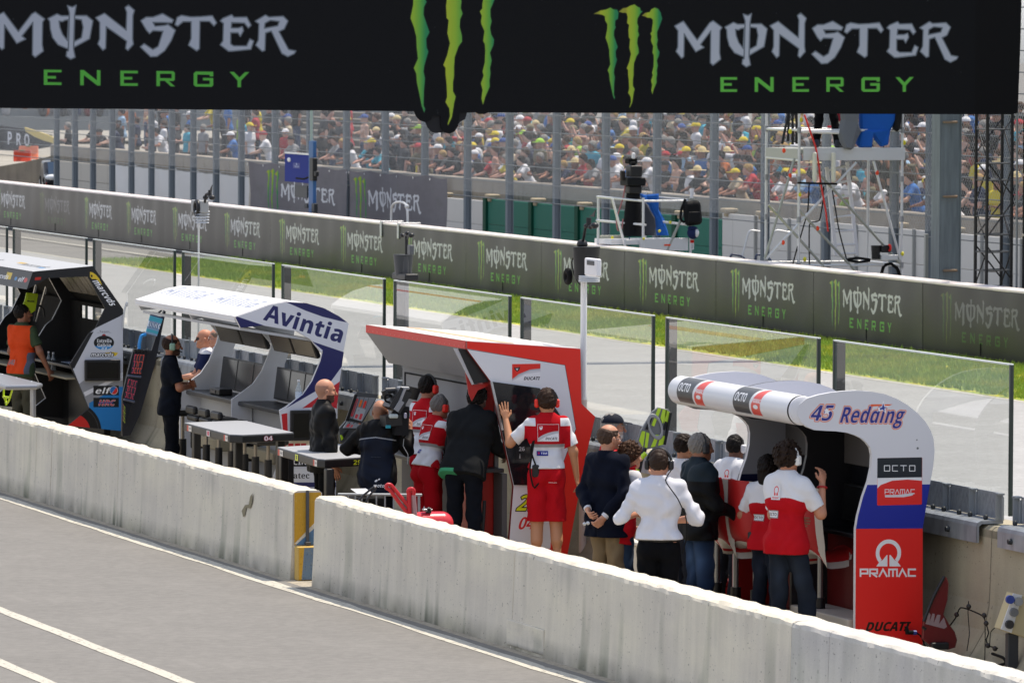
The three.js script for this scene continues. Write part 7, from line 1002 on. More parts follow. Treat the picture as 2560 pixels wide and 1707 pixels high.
const makerTex = signTex(256, 192, (c, W, H) => { c.fillStyle = '#b3121d'; c.fillRect(0, 0, W, H); c.strokeStyle = '#e4e4e6'; c.lineWidth = 4; c.strokeRect(3, 3, W - 6, H - 6); c.fillStyle = '#b9babf'; c.beginPath(); c.moveTo(6, H - 40); c.quadraticCurveTo(W * 0.45, H * 0.42, W - 6, H * 0.4); c.lineTo(W - 6, H - 6); c.lineTo(6, H - 6); c.fill(); c.fillStyle = '#dfe0e3'; c.beginPath(); c.moveTo(10, H - 8); c.quadraticCurveTo(W * 0.5, H * 0.6, W - 6, H * 0.52); c.lineTo(W - 6, H - 6); c.fill(); c.fillStyle = '#e6e6e8'; c.beginPath(); c.moveTo(22, 26); c.lineTo(62, 22); c.lineTo(58, 52); c.lineTo(42, 66); c.lineTo(26, 52); c.fill(); c.fillStyle = '#b3121d'; c.fillRect(28, 30, 26, 8); c.fillStyle = '#17181a'; c.font = 'italic bold 38px sans-serif'; c.fillText('DUCATI', 92, H - 20); });
const timTex = signTex(128, 64, (c, W, H) => { c.fillStyle = '#1c2c86'; c.fillRect(0, 0, W, H); c.fillStyle = '#d8dae6'; c.font = 'bold 40px sans-serif'; c.fillText('TIM', 46, 46); c.fillStyle = '#c8242b'; c.fillRect(12, 16, 24, 10); c.fillRect(12, 32, 24, 10); });
const octoTex = signTex(128, 64, (c, W, H) => { c.fillStyle = '#dadbde'; c.fillRect(0, 0, W, H); c.strokeStyle = '#1b1c20'; c.lineWidth = 4; c.strokeRect(4, 4, W - 8, H - 8); c.fillStyle = '#1b1c20'; c.font = 'bold 38px sans-serif'; c.fillText('OCTO', 10, 46); });
const omegaTex = signTex(128, 128, (c, W, H) => { c.fillStyle = '#d9dade'; c.fillRect(0, 0, W, H); c.strokeStyle = '#d23a3a'; c.lineWidth = 9; c.beginPath(); c.arc(64, 46, 30, Math.PI * 0.72, Math.PI * 2.28); c.stroke(); c.fillStyle = '#d23a3a'; c.fillRect(36, 70, 22, 22); c.fillRect(70, 70, 22, 22); c.font = 'bold 24px sans-serif'; c.fillText('PRAMAC', 14, 120); });
const smallTex = (t, bg, fg, f = 'bold 30px sans-serif') => signTex(128, 48, (c, W, H) => { c.fillStyle = bg; c.fillRect(0, 0, W, H); c.fillStyle = fg; c.font = f; c.fillText(t, 8, 36); });

{ const f = person({ at: [-75.06, -18.09], v: 38, h: 1.79, label: 'man in an orange vest over a dark green shirt by the black stand', skin: 0x8a5a42, hair: 'short', hairColor: 0x15110f, headYaw: -0.45, headPitch: -0.12, fat: 0.02, seed: 2, topName: 'vest_and_shirt', armR: { u: [-0.42, -1, 0.12], f: [-0.25, -1, 0.42] }, armL: { u: [0.2, -1, 0.1], f: [0.05, -0.7, 0.6] },
    top: { loose: 0.014, hem: -0.1, sleeve: 0.72, color: (q) => { const ax = Math.abs(q[0]); if (ax > 0.185 || q[1] > 0.535 || q[1] < -0.06) return GRN; if (ax > 0.145 && q[1] < 0.2) return SLATE; return ORG; } }, bottom: { color: 0x4c4a3c, loose: 0.019 } });
  decal(f, f.topF, 'back_number', -0.02, 0.13, 0.03, 0.13, true, signTex(256, 128, (c) => { c.fillStyle = '#d2481f'; c.fillRect(0, 0, 256, 128); c.fillStyle = '#7a7f85'; c.font = 'bold 118px sans-serif'; c.fillText('048', 20, 108); })); }
{ // at the left edge
  const f = person({ at: [-76.6, -17.72], v: -100, h: 1.76, label: 'person in a black jacket at the left edge holding a black camera', skin: 0xb98468, hair: 'short', seed: 7, topName: 'jacket', top: { sleeve: 2, color: 0x131417, loose: 0.026 }, bottom: { color: 0x3c3a34 }, armL: { u: [0.1, -0.8, 0.5], f: [-0.3, 0.1, 0.9] }, armR: { u: [-0.1, -0.8, 0.5], f: [0.3, 0.0, 0.9] } }); }
person({ at: [-67.18, -17.90], v: 84, h: 1.79, label: 'bearded man with green ear defenders and folded arms beside the white curved stand', skin: 0x9a644a, hair: 'ring', hairColor: 0x2a1c15, beard: 0x4a3023, headset: { color: 0x86a893, band: 0x1a1b1b, mic: 1 }, fat: 0.015, seed: 3, topName: 'polo_shirt', top: { color: 0x0f131c, hem: -0.1, loose: 0.012, sleeve: 0.8 }, bottom: { color: 0x0e1118, loose: 0.015 }, armL: { u: [0.22, -0.95, 0.34], f: [-0.86, 0.12, 0.5], curl: 0.4 }, armR: { u: [-0.22, -0.95, 0.34], f: [0.86, 0.0, 0.5], curl: 0.4 } });
person({ at: [-70.1, -19.1], v: -98, h: 1.70, label: 'bald man with dark sunglasses looking left behind the white curved stand', skin: 0xc08466, hair: 'none', glasses: 1, headPitch: -0.05, seed: 4, top: { color: (q) => (q[1] > 0.5 ? WHT : COL(0x1d2547)), sleeve: 0.7 }, bottom: { color: 0x1b2238 }, armL: { u: [0.2, -0.9, 0.35], f: [-0.6, -0.05, 0.8] }, armR: { u: [-0.2, -0.9, 0.35], f: [0.5, -0.1, 0.85] } });
person({ at: [-69.9, -19.2], v: -92, h: 1.72, label: 'man with yellow tinted glasses and white collar half hidden by the white curved rib', skin: 0xc48a70, hair: 'ring', hairColor: 0x7c6a5c, specs: 1, seed: 5, top: { color: (q) => (q[1] > 0.46 ? WHT : COL(0x1d2547)), sleeve: 0.7 }, bottom: { color: 0x1b2238 } });
{ const f = person({ at: [-58.47, -17.14], v: 76, h: 1.785, wide: 1.1, fat: 0.01, label: 'bald bearded man in a black jacket standing behind the table marked 29', skin: 0xc78f72, hair: 'buzz', hairColor: 0x4a382e, beard: 0x5b4034, seed: 6, shiny: 1, topName: 'jacket', top: { color: 0x0b0c0e, sleeve: 2, hem: -0.12, loose: 0.026, collar: 0.025, wrinkle: 0.0042 }, bottom: { color: 0x0c0d10 }, armL: { u: [0.18, -1, 0.0], f: [0.03, -1, 0.2] }, armR: { u: [-0.14, -1, 0.02], f: [-0.0, -1, 0.22] } }); }
{ const f = person({ at: [-57.0, -17.25], v: 14, h: 1.66, lean: 0.12, label: 'bald cameraman in a dark jacket leaning on the table with a camera on his shoulder', skin: 0xb27c60, hair: 'buzz', hairColor: 0x3a2c26, headYaw: 0.1, fat: 0.02, wide: 1.0, seed: 8, shiny: 1, topName: 'jacket', armL: { u: [0.74, -0.72, 0.15], f: [-0.72, -0.12, 0.5] }, armR: { u: [-0.4, -0.75, 0.5], f: [0.05, 0.9, 0.5], curl: 0.9 },
    top: { sleeve: 2, hem: -0.2, loose: 0.030, collar: 0.02, wrinkle: 0.0056, color: (q) => { const ax = Math.abs(q[0]); if (Math.abs(q[1] - (0.40 - ax * 0.12)) < 0.006 && ax < 0.2 && q[2] < 0) return COL(0x8d9095); if (q[1] < 0.4 && ax < 0.17) return COL(0x0e1524); return COL(0x0a0b0d); } }, bottom: { color: 0x0d0e12, loose: 0.019 } });
  decal(f, f.topF, 'back_lettering', -0.21, 0.02, -0.13, -0.02, true, signTex(256, 128, (c) => { c.fillStyle = '#0e1524'; c.fillRect(0, 0, 256, 128); c.fillStyle = '#d8dae0'; c.font = 'italic bold 58px sans-serif'; c.fillText('motogp', 18, 112); c.beginPath(); c.ellipse(60, 34, 22, 12, -0.5, 0, 7); c.fill(); c.beginPath(); c.ellipse(100, 16, 16, 9, -0.5, 0, 7); c.fill(); }));
  decal(f, f.topF, 'small_lettering', -0.07, 0.06, 0.19, 0.21, true, smallTex('dorna.com', '#0e1524', '#50565e', 'bold 24px sans-serif'));
}
const crewBase = { bottom: { color: 0xa9101c, loose: 0.016 }, top: { color: factory, hem: 0.05, loose: 0.012, sleeve: 0.8, collar: 0.01 }, shoes: 0x2a2a2c };
{ const f = person({ ...crewBase, at: [-57.9, -18.03], v: 46, h: 1.84, label: 'tall crewman in red and white with red ear defenders under the grey canopy', skin: 0xa06a52, hair: 'short', hairColor: 0x1a1512, headset: { color: 0xe0281c }, seed: 9, armL: { u: [0.15, -1, 0.15], f: [-0.3, -0.3, 0.9] }, armR: { u: [-0.15, -1, 0.2], f: [0.3, -0.2, 0.9] } }); decal(f, f.topF, 'maker_sign', -0.105, 0.105, 0.31, 0.47, true, makerTex); }
{ const f = person({ ...crewBase, at: [-57.21, -17.81], v: 56, h: 1.70, lean: 0.22, label: 'grey haired crewman in red and white leaning forward beside the man in the dark coat', skin: 0xb07a60, hair: 'short', hairColor: 0x6e6a66, headPitch: 0.1, headset: { color: 0xe0281c }, seed: 10, armL: { u: [0.1, -0.8, 0.55], f: [-0.35, 0.35, 0.8] }, armR: { u: [-0.12, -0.75, 0.6], f: [0.3, 0.75, 0.5], curl: 0.9 } }); decal(f, f.topF, 'maker_sign', -0.105, 0.105, 0.31, 0.47, true, makerTex); decal(f, f.topF, 'sponsor_patch', 0.035, 0.115, 0.175, 0.215, true, timTex); }
person({ at: [-56.55, -17.98], v: 24, h: 1.86, lean: 0.42, label: 'man in a long dark grey coat with green shirt tail leaning under the canopy', skin: 0x5b3f33, hair: 'full', hairColor: 0x16120f, headPitch: 0.35, fat: 0.035, wide: 1.12, seed: 11, topName: 'coat', top: { sleeve: 2, hem: -0.1, loose: 0.03, collar: 0.03, flare: 0.01, wrinkle: 0.0042, color: (q) => (q[1] < -0.065 && q[0] > 0.02 ? COL(0x3f8f66) : COL(0x17191b)) }, bottom: { color: 0x10141c, loose: 0.016 }, armL: { u: [0.2, -1, 0.1], f: [0.0, -0.8, 0.5] }, armR: { u: [-0.08, -0.95, 0.4], f: [0.15, -0.35, 0.9] } });
{ const f = person({ ...crewBase, at: [-56.1, -18.67], v: -6, h: 1.79, label: 'crewman in red shorts and white and red shirt pressing his hand on the dark panel', skin: 0xb9835f, hair: 'full', hairColor: 0x33241b, headset: { color: 0xe8301f, band: 0x17181a }, seed: 12, bottom: { color: (q, p) => RED, short: 1, loose: 0.022 }, armL: { u: [0.7, -0.72, 0.32], f: [0.12, 0.92, 0.5], h: [0.14, 0.98, 0.14], n: [0, 0.1, 1], curl: 0.1 }, armR: { u: [-0.36, -1, 0.0], f: [-0.16, -1, 0.16] }, shoes: 0x5a5a5c });
  decal(f, f.topF, 'maker_sign', -0.115, 0.115, 0.31, 0.475, true, makerTex); decal(f, f.topF, 'sponsor_patch', 0.0, 0.12, 0.175, 0.22, true, timTex); decal(f, f.bottomF, 'pocket_lettering', -0.1, 0.0, -0.09, -0.07, true, smallTex('DUCATI', '#b3121d', '#d9dade'), f.bottomMesh);
  const q = f.T(0.13, 0.03, -0.1); f.P('radio', box(q[0], q[1], q[2], 0.07, 0.12, 0.05, 0.015), blackPaint); f.P('radio_cable', bent([V(q[0], q[1] + 0.05, q[2]), V(q[0] + 0.05, q[1] + 0.2, q[2] - 0.02), V(q[0] + 0.02, q[1] + 0.3, q[2] - 0.03), V(q[0] + 0.06, q[1] + 0.02, q[2] - 0.04), V(q[0] + 0.02, q[1] - 0.16, q[2] - 0.02), V(q[0] - 0.04, q[1] - 0.1, q[2])], 0.009, 30, 6), blackMatt); }
{ const f = person({ at: [-50.9, -17.5], v: 42, h: 1.80, label: 'balding man in a navy blazer with his hands clasped behind his back', skin: 0xc08a6e, hair: 'ring', hairColor: 0x4a3a30, specs: 1, fat: 0.025, seed: 13, headYaw: -0.3, topName: 'blazer', top: { sleeve: 1.94, hem: -0.17, loose: 0.022, flare: 0.015, wrinkle: 0.0042, split: 1, color: 0x0d1220 }, bottom: { color: 0x7a6a52, loose: 0.019 }, armL: { u: [0.3, -0.95, -0.22], f: [-0.62, -0.5, -0.45], curl: 0.8 }, armR: { u: [-0.3, -0.95, -0.2], f: [0.5, -0.75, -0.42], curl: 0.7 } });
  f.P('lanyard', new THREE.TorusGeometry(0.072, 0.012, 8, 24).rotateX(Math.PI / 2 - 0.25).translate(0, f.T(0, 0.565, 0)[1], f.T(0, 0.55, 0.0)[2]), MAT(0xc02028, 0.6)); f.P('shirt_cuff', merge(f.arms.map((a) => tube(V(...add(a.W, a.f, -0.03)), V(...add(a.W, a.f, 0.012)), 0.034, 0.034, 14))), MAT(0xd8d8dc, 0.7)); f.P('folded_glasses', (() => { const w = f.arms[0].W; return merge([ball(w[0] - 0.05, w[1] - 0.12, w[2] - 0.05, 0.022, 0.016, 0.008), ball(w[0] - 0.01, w[1] - 0.13, w[2] - 0.05, 0.022, 0.016, 0.008)]); })(), MAT(0xb8bcc2, 0.2, 0.5)); }
person({ at: [-52.47, -18.07], v: 84, h: 1.79, label: 'man in a dark blue baseball cap and red lanyard behind the man in the blazer', skin: 0xb07c60, hair: 'short', hairColor: 0x8a8680, beard: 0xb9b4ae, capHat: 0x171c28, seed: 14, top: { color: factory, sleeve: 0.8, loose: 0.014 }, bottom: { color: 0x2b2f3a } });
{ const f = person({ at: [-50.90, -17.62], v: 62, h: 1.63, lean: 0.14, label: 'brown haired boy in a white and red shirt holding something to his mouth', skin: 0xbf8d70, hair: 'curly', hairColor: 0x4b3526, seed: 15, top: { loose: 0.019, hem: -0.16, sleeve: 0.85, color: (q) => { const ax = Math.abs(q[0]); if (q[1] > 0.55) return RED; if (ax > 0.17 && q[1] < 0.27) return RED; return q[1] > 0.26 ? WHT : RED; } }, bottom: { color: denim(0x1d2a3c, 0x3a4d66), loose: 0.012 }, armR: { u: [-0.2, -0.75, 0.5], f: [0.25, 0.95, 0.25], curl: 0.9 }, armL: { u: [0.15, -1, 0.1], f: [0.0, -0.8, 0.5] } });
  f.P('lanyard', new THREE.TorusGeometry(0.07, 0.01, 8, 20).rotateX(Math.PI / 2 - 0.3).translate(0, f.T(0, 0.57, 0)[1], f.T(0, 0.55, 0.0)[2]), MAT(0xc02028, 0.6)); f.P('sleeve_patch', box(0, 0, 0, 0.004, 0.05, 0.05, 0.001).translate(...add(f.arms[0].S, [0.085, -0.09, -0.01])), PRINT(smallTex('iii', '#d9dade', '#3350b0'), 0.8)); }
{ const f = person({ at: [-47.92, -16.92], v: 4, h: 1.79, label: 'man in a white shirt and black trousers seen from behind with a black headset', skin: 0xb98267, hair: 'short', hairColor: 0x2f221a, headset: { color: 0x141416, band: 0x1a1a1c, mic: 1 }, headYaw: -0.12, seed: 16, wide: 1.05, top: { color: 0xd4d5dc, sleeve: 1.3, hem: 0.06, loose: 0.022, collar: 0.012, wrinkle: 0.0063 }, bottom: { color: 0x0b0c10, loose: 0.015 }, armL: { u: [0.5, -0.84, 0.06], f: [-0.45, 0.05, 0.9] }, armR: { u: [-0.52, -0.84, 0.02], f: [0.62, -0.14, 0.75] } });
  f.P('belt', new THREE.TorusGeometry(0.105, 0.016, 8, 30).scale(1.46, 1, 1).rotateX(Math.PI / 2).translate(0, f.T(0, 0.055, 0)[1], 0), MAT(0x0a0a0b, 0.5)); f.P('headset_cable', bent([V(-0.1, 1.58, -0.02), V(-0.06, 1.5, -0.13), V(-0.16, 1.36, -0.165), V(-0.23, 1.2, -0.15), V(-0.235, 1.04, -0.12), V(-0.2, 0.9, -0.1)], 0.005, 30, 6), blackMatt); }
person({ at: [-50.71, -18.13], v: 52, h: 1.72, label: 'dark haired man in a white shirt with red piping mostly hidden by the dark jacket', skin: 0xae7a5c, hair: 'short', hairColor: 0x241b16, seed: 17, top: { color: (q) => (q[1] < 0.24 && q[1] > 0.225 ? RED : WHT), sleeve: 0.8, loose: 0.015 }, bottom: { color: 0x23262e } });
{ const f = person({ at: [-49.61, -17.88], v: 66, h: 1.80, label: 'grey haired man in a black jacket and blue jeans beside the white shirted man', skin: 0x96664e, hair: 'short', hairColor: 0x77736e, headset: { color: 0x2a2a2c, band: 0x1c1c1e, thin: 1 }, fat: 0.02, seed: 18, shiny: 1, topName: 'jacket', top: { color: (q) => (q[1] > 0.4 ? COL(0x1c2830) : COL(0x090a0c)), sleeve: 2, hem: -0.1, loose: 0.032, collar: 0.025, wrinkle: 0.0063 }, bottom: { color: denim(0x1b2a42, 0x4a6283), loose: 0.015 }, armL: { u: [0.2, -1, 0.12], f: [-0.1, -0.45, 0.9] }, armR: { u: [-0.2, -1, 0.15], f: [0.1, -0.35, 0.9] } }); }
{ const f = person({ at: [-51.52, -18.84], v: 42, h: 1.65, lean: 0.15, label: 'crewman in white and red half hidden by the far rib of the roll fronted stand', skin: 0x6b4432, hair: 'short', hairColor: 0x15110f, headset: { color: 0xd8d8da, band: 0x2a2a2a, thin: 1 }, seed: 19, top: { color: satellite, sleeve: 0.8, loose: 0.019 }, bottom: { color: 0x1b1f28 }, armL: { u: [0.45, -0.7, 0.5], f: [0.1, -0.55, 0.8] }, armR: { u: [-0.3, -0.7, 0.5], f: [0.1, -0.2, 0.9] } }); decal(f, f.topF, 'sponsor_patch', -0.09, 0.04, 0.2, 0.26, true, octoTex); decal(f, f.topF, 'emblem', -0.09, 0.03, 0.34, 0.46, true, omegaTex); }
{ const f = person({ at: [-49.14, -18.33], v: 34, h: 1.62, label: 'dark haired crew member in red and white behind the woman with white ear defenders', skin: 0xa9745a, hair: 'long', hairColor: 0x17110f, seed: 20, top: { color: satellite, sleeve: 0.8, loose: 0.016 }, bottom: { color: denim(0x1a1f2a, 0x2c3442), loose: 0.014 }, armL: { u: [0.5, -0.85, 0.1], f: [-0.3, -0.7, 0.5] }, armR: { u: [-0.1, -1, 0.2], f: [0.2, -0.3, 0.9] } }); decal(f, f.topF, 'sponsor_patch', -0.02, 0.11, 0.2, 0.26, true, octoTex); const q = f.T(0.15, 0.02, -0.06); f.P('radio', box(q[0], q[1], q[2], 0.06, 0.13, 0.06, 0.015), blackPaint); f.P('radio_tag', box(q[0] + 0.032, q[1], q[2], 0.004, 0.02, 0.02, 0.001), yellow); }
{ const f = person({ at: [-47.85, -18.02], v: 32, h: 1.82, label: 'woman in red and white shirt and jeans touching her white ear defenders', skin: 0xb88064, hair: 'curly', hairColor: 0x251912, headset: { color: 0xe2e2e0, band: 0xcfcfcf }, headYaw: -0.15, seed: 21, wide: 0.92, top: { color: satellite, sleeve: 0.82, hem: -0.09, loose: 0.021, flare: 0.006, collar: 0.014, wrinkle: 0.0042 }, bottom: { color: denim(0x1c222c, 0x333d4c), loose: 0.012 }, armR: { u: [-0.42, -0.86, 0.32], f: [0.12, 0.96, 0.3], curl: 0.6 }, armL: { u: [0.12, -0.95, 0.3], f: [-0.2, -0.2, 0.9] }, legR: { k: [-0.13, 0.5, 0.1], a: [-0.2, 0.085, 0.02] } });
  decal(f, f.topF, 'sponsor_patch', 0.03, 0.15, 0.2, 0.262, true, octoTex); decal(f, f.topF, 'emblem', 0.0, 0.1, 0.35, 0.47, true, omegaTex); f.P('wristband', (() => { const a = f.arms[1], p = add(a.W, a.f, -0.03), g = new THREE.TorusGeometry(0.036, 0.009, 8, 18); g.rotateX(Math.PI / 2); return aim(g, V(...add(p, a.f, -0.001)), V(...p)); })(), MAT(0xa81820, 0.5)); }
// legs of the operator on the scaffold
person({ at: [-101.1, -38.75], y: 3.14, v: 12, h: 1.8, label: 'person in black trousers standing on the scaffold platform, cut off by the banner', skin: 0xb98468, hair: 'short', seed: 22, top: { color: 0x1b1c20, sleeve: 2, loose: 0.016 }, bottom: { color: 0x0d0d10, loose: 0.019 }, legL: { k: [0.12, 0.49, 0.0], a: [0.16, 0.085, -0.02] }, legR: { k: [-0.14, 0.5, 0.02], a: [-0.22, 0.085, -0.02] }, shoes: 0x3a3f4a, cell: 0.018 });

// ------------------------------------------------------------------ television camera on the shoulder
{
  const K = crop(7.127, 820, 940), Z = -17.25, P = (x, y) => onX(-56.85, K(x, y)), t = thing('shoulder_camera', 'black and silver television camera carried on the shoulder of the cameraman', 'television camera', [-56.85, 1.5, Z]);
  const bx = (n, x0, y0, x1, y1, d, m, dx = 0) => { const a = P(x0, y1), b = P(x1, y0); return part(t, n, box2(a.x - d / 2 + dx, a.x + d / 2 + dx, a.y, b.y, b.z, a.z, 0.015), m); };
  const bar2 = (n, a, b, w, d, m, dx = 0) => { const p = P(...a), q = P(...b); p.x += dx; q.x += dx; return part(t, n, bar(p, q, d, w), m); };
  bar2('camera_body', [1330, 240], [1120, 600], 0.13, 0.24, MAT(0x1d1f22, 0.4)); bar2('top_handle', [1300, 200], [1190, 480], 0.022, 0.03, MAT(0x9a9ca1, 0.3, 0.4), 0.13); bar2('side_plate', [1240, 430], [1130, 600], 0.05, 0.02, MAT(0x85888d, 0.35), 0.14);
  bx('matte_panel', 1200, 175, 1395, 240, 0.1, MAT(0x8e9196, 0.35), 0.07); bx('rear_label', 1020, 660, 1175, 740, 0.06, MAT(0xa9b2b0, 0.4), 0.12);
  part(t, 'eyepiece', tube(P(1060, 390), P(1000, 250), 0.04, 0.034, 14), blackPaint); part(t, 'viewfinder', tube(P(1020, 260), P(1190, 250), 0.03, 0.03, 12), MAT(0x2a2c30, 0.4)); part(t, 'eyepiece_ring', new THREE.TorusGeometry(0.038, 0.01, 8, 18).rotateY(Math.PI / 2).translate(P(1060, 390).x + 0.03, P(1060, 390).y, P(1060, 390).z), rubber);
  part(t, 'lens_hood', tube(P(1430, 400), P(1480, 190), 0.085, 0.1, 18), MAT(0x131416, 0.5)); part(t, 'microphone', tube(P(1330, 430), P(1410, 300), 0.018, 0.018, 10), MAT(0xb4b7bc, 0.35)); part(t, 'battery', (() => { const a = P(1110, 690), b = P(1130, 880); return bar(a, b, 0.2, 0.16); })(), MAT(0x101113, 0.5)); part(t, 'battery_light', box(P(1010, 890).x + 0.11, P(1010, 890).y, P(1010, 890).z, 0.01, 0.03, 0.05, 0.004), MAT(0x1f8a9a, 0.3));
  bar2('cable_pack', [1300, 540], [1275, 1050], 0.13, 0.14, MAT(0x17181b, 0.6), 0.0); part(t, 'cable', bent([P(1330, 480), P(1390, 650), P(1420, 850), P(1380, 1050), P(1330, 1110)], 0.008, 24, 6), blackMatt); part(t, 'cable', bent([P(1350, 1120), P(1340, 1250), P(1420, 1400), P(1410, 1570)], 0.004, 20, 5), MAT(0x8d9095, 0.5)); bx('label', 1280, 640, 1330, 740, 0.02, MAT(0x9a97a8, 0.5), 0.13);
}
// ------------------------------------------------------------------ tables
function slabY(pts, y0, y1, bevel = 0.008) { const s = new THREE.Shape(pts.map((p) => new THREE.Vector2(p.x, -p.z))); const g = new THREE.ExtrudeGeometry(s, { depth: y1 - y0 - 2 * bevel, bevelEnabled: true, bevelSize: bevel, bevelThickness: bevel, bevelOffset: -bevel, bevelSegments: 2 }); g.translate(0, 0, bevel); g.rotateX(-Math.PI / 2); g.translate(0, y0, 0); return g; }
const tabTop = MAT(0x9b9da0, 0.55), tabEdge = MAT(0x131416, 0.45);
function pitTable(label, pts, legs, marks) {
  const y = 1.03, q = pts.map((p) => onY(y, p)), c = q.reduce((a, b) => a.add(b), V(0, 0, 0)).multiplyScalar(1 / q.length), t = thing('pit_table', label, 'table', [c.x, 0, c.z], 'dark edged tables');
  const sh = (k) => q.map((p) => p.clone().sub(c).multiplyScalar(k).add(c));
  part(t, 'table_top', slabY(sh(0.985), y - 0.004, y + 0.004, 0.002), tabTop); part(t, 'table_edge', slabY(q, y - 0.082, y - 0.003, 0.01), tabEdge);
  legs.forEach((l) => { const a = onZ(l[1], [l[0], 1150]); part(t, 'leg', box2(a.x - 0.05, a.x + 0.05, 0.02, y - 0.083, l[1] - 0.04, l[1] + 0.04, 0.012), tabEdge); part(t, 'leg_foot', box2(a.x - 0.09, a.x + 0.09, 0, 0.02, l[1] - 0.08, l[1] + 0.08, 0.006), tabEdge); });
  // stickers on the two visible edges
  for (const [i, j, k, w, tex] of marks) { const a = q[i], b = q[j], d = b.clone().sub(a), L = d.length(), m = a.clone().addScaledVector(d, k), g = new THREE.PlaneGeometry(w, 0.06); g.rotateY(Math.atan2(-d.z, d.x)); const n = V(-d.z, 0, d.x).normalize(); const out = n.dot(m.clone().sub(c)) > 0 ? n : n.multiplyScalar(-1); m.addScaledVector(out, 0.004); g.translate(m.x, y - 0.043, m.z); part(t, 'sticker', g, PRINT(tex, 0.5, { side: THREE.DoubleSide })); }
  return t;
}
const numTex = (s, fg, st) => canvasTex(160, 96, (c) => { c.fillStyle = '#131416'; c.fillRect(0, 0, 160, 96); c.font = 'bold 100px sans-serif'; c.lineJoin = 'round'; if (st) { c.strokeStyle = st; c.lineWidth = 12; c.strokeText(s, 22, 84); } c.fillStyle = fg; c.fillText(s, 22, 84); });
const stickA = canvasTex(64, 48, (c) => { c.fillStyle = '#d9d4ce'; c.fillRect(0, 0, 64, 48); c.fillStyle = '#c84a3a'; c.fillRect(0, 0, 22, 48); c.fillStyle = '#9a9a9a'; c.fillRect(28, 16, 28, 16); }), stickB = canvasTex(48, 48, (c) => { c.fillStyle = '#d8e04a'; c.fillRect(0, 0, 48, 48); c.fillStyle = '#2a2c20'; c.fillRect(16, 8, 14, 30); }), stickC = canvasTex(48, 48, (c) => { c.fillStyle = '#cfc9cb'; c.fillRect(0, 0, 48, 48); c.fillStyle = '#c8506a'; c.fillRect(10, 6, 28, 34); });
const K2 = crop(7.587, 450, 1000);
pitTable('grey topped table with dark edge marked 04 behind the left wall', [K2(65, 432), K2(930, 658), K2(1180, 668), K2(2160, 622), K2(1260, 400), K2(1090, 394)], [[490, -17.2], [594, -17.1], [700, -17.55]], [[2, 3, 0.5, 0.16, numTex('04', '#dcdce2', '#a02a44')], [0, 1, 0.13, 0.2, stickA], [0, 1, 0.55, 0.14, stickC], [0, 1, 0.93, 0.16, stickA]]);
pitTable('grey topped table with dark edge marked 29 in front of the bald man', [CD(75, 772), CD(740, 965), CD(860, 975), C2(900, 1078), C2(640, 1006), CD(980, 722)], [[708, -16.98], [722, -17.3], [822, -16.85], [938, -17.5]], [[2, 3, 0.52, 0.16, numTex('29', '#d6e22c', null)], [0, 1, 0.1, 0.22, stickA], [0, 1, 0.5, 0.12, stickB], [0, 1, 0.95, 0.16, stickA]]);
{ // light metal table at the left edge
  const y = 1.03, q = [[-60, 926], [0, 936], [30, 938], [95, 958], [93, 966], [-60, 968]].map((p) => onY(y, p)), t = thing('metal_table', 'bright aluminium table with rounded edge in front of the man in the orange vest', 'table', [-70.5, 0, -17]);
  part(t, 'table_top', slabY([V(-74.2, 0, -17.25), V(-72.6, 0, -17.27), V(-70.55, 0, -17.25), V(-70.2, 0, -17.1), V(-70.2, 0, -16.72), V(-74.2, 0, -16.7)], y - 0.055, y, 0.02), MAT(0x9a9da2, 0.35, 0.6)); const l = onZ(-17.1, [81, 1000]); part(t, 'leg', tube(V(l.x, 0, -17.1), V(l.x, y - 0.055, -17.1), 0.035, 0.035, 14), MAT(0xa9acb2, 0.35, 0.6)); part(t, 'leg', tube(V(-74, 0, -17.0), V(-74, y - 0.055, -17.0), 0.035, 0.035, 14), MAT(0xa9acb2, 0.35, 0.6));
  part(t, 'rivets', merge([0, 1, 2, 3, 4].map((i) => ball(-73.9 + i * 0.75, y + 0.002, -17.2, 0.012, 0.008, 0.012, 8))), silver);
}
// stools in a row behind the tables
const stoolPx = [456, 515, 546, 578, 611, 638, 670];
stoolPx.forEach((px, i) => {
  const z = -18.12, p = onZ(z, [px, 1120]), lab = ['first', 'second', 'third', 'fourth', 'fifth', 'sixth', 'last'][i];
  const t = thing('bar_stool', lab + ' black bar stool from the left in the row along the white curved stand', 'bar stool', [p.x, 0, z], 'black bar stools of the white stand');
  part(t, 'seat', (() => { const g = new RoundedBoxGeometry(0.4, 0.07, 0.36, 3, 0.03); g.translate(p.x, i < 4 ? 0.86 : 0.76, z); return g; })(), MAT(0x0d0d0f, 0.45)); if (i < 4) part(t, 'backrest', (() => { const g = new RoundedBoxGeometry(0.34, 0.09, 0.06, 3, 0.025); g.translate(p.x, 0.95, z + 0.17); return g; })(), MAT(0x0d0d0f, 0.45));
  part(t, 'pole', tube(V(p.x, 0.3, z), V(p.x, 0.84, z), 0.02, 0.02, 12), MAT(0x9c968c, 0.3, 0.7)); part(t, 'sleeve', tube(V(p.x, 0.03, z), V(p.x, 0.56, z), 0.042, 0.042, 14), blackPaint); part(t, 'base', tube(V(p.x, 0, z), V(p.x, 0.03, z), 0.2, 0.17, 24), blackPaint);
});
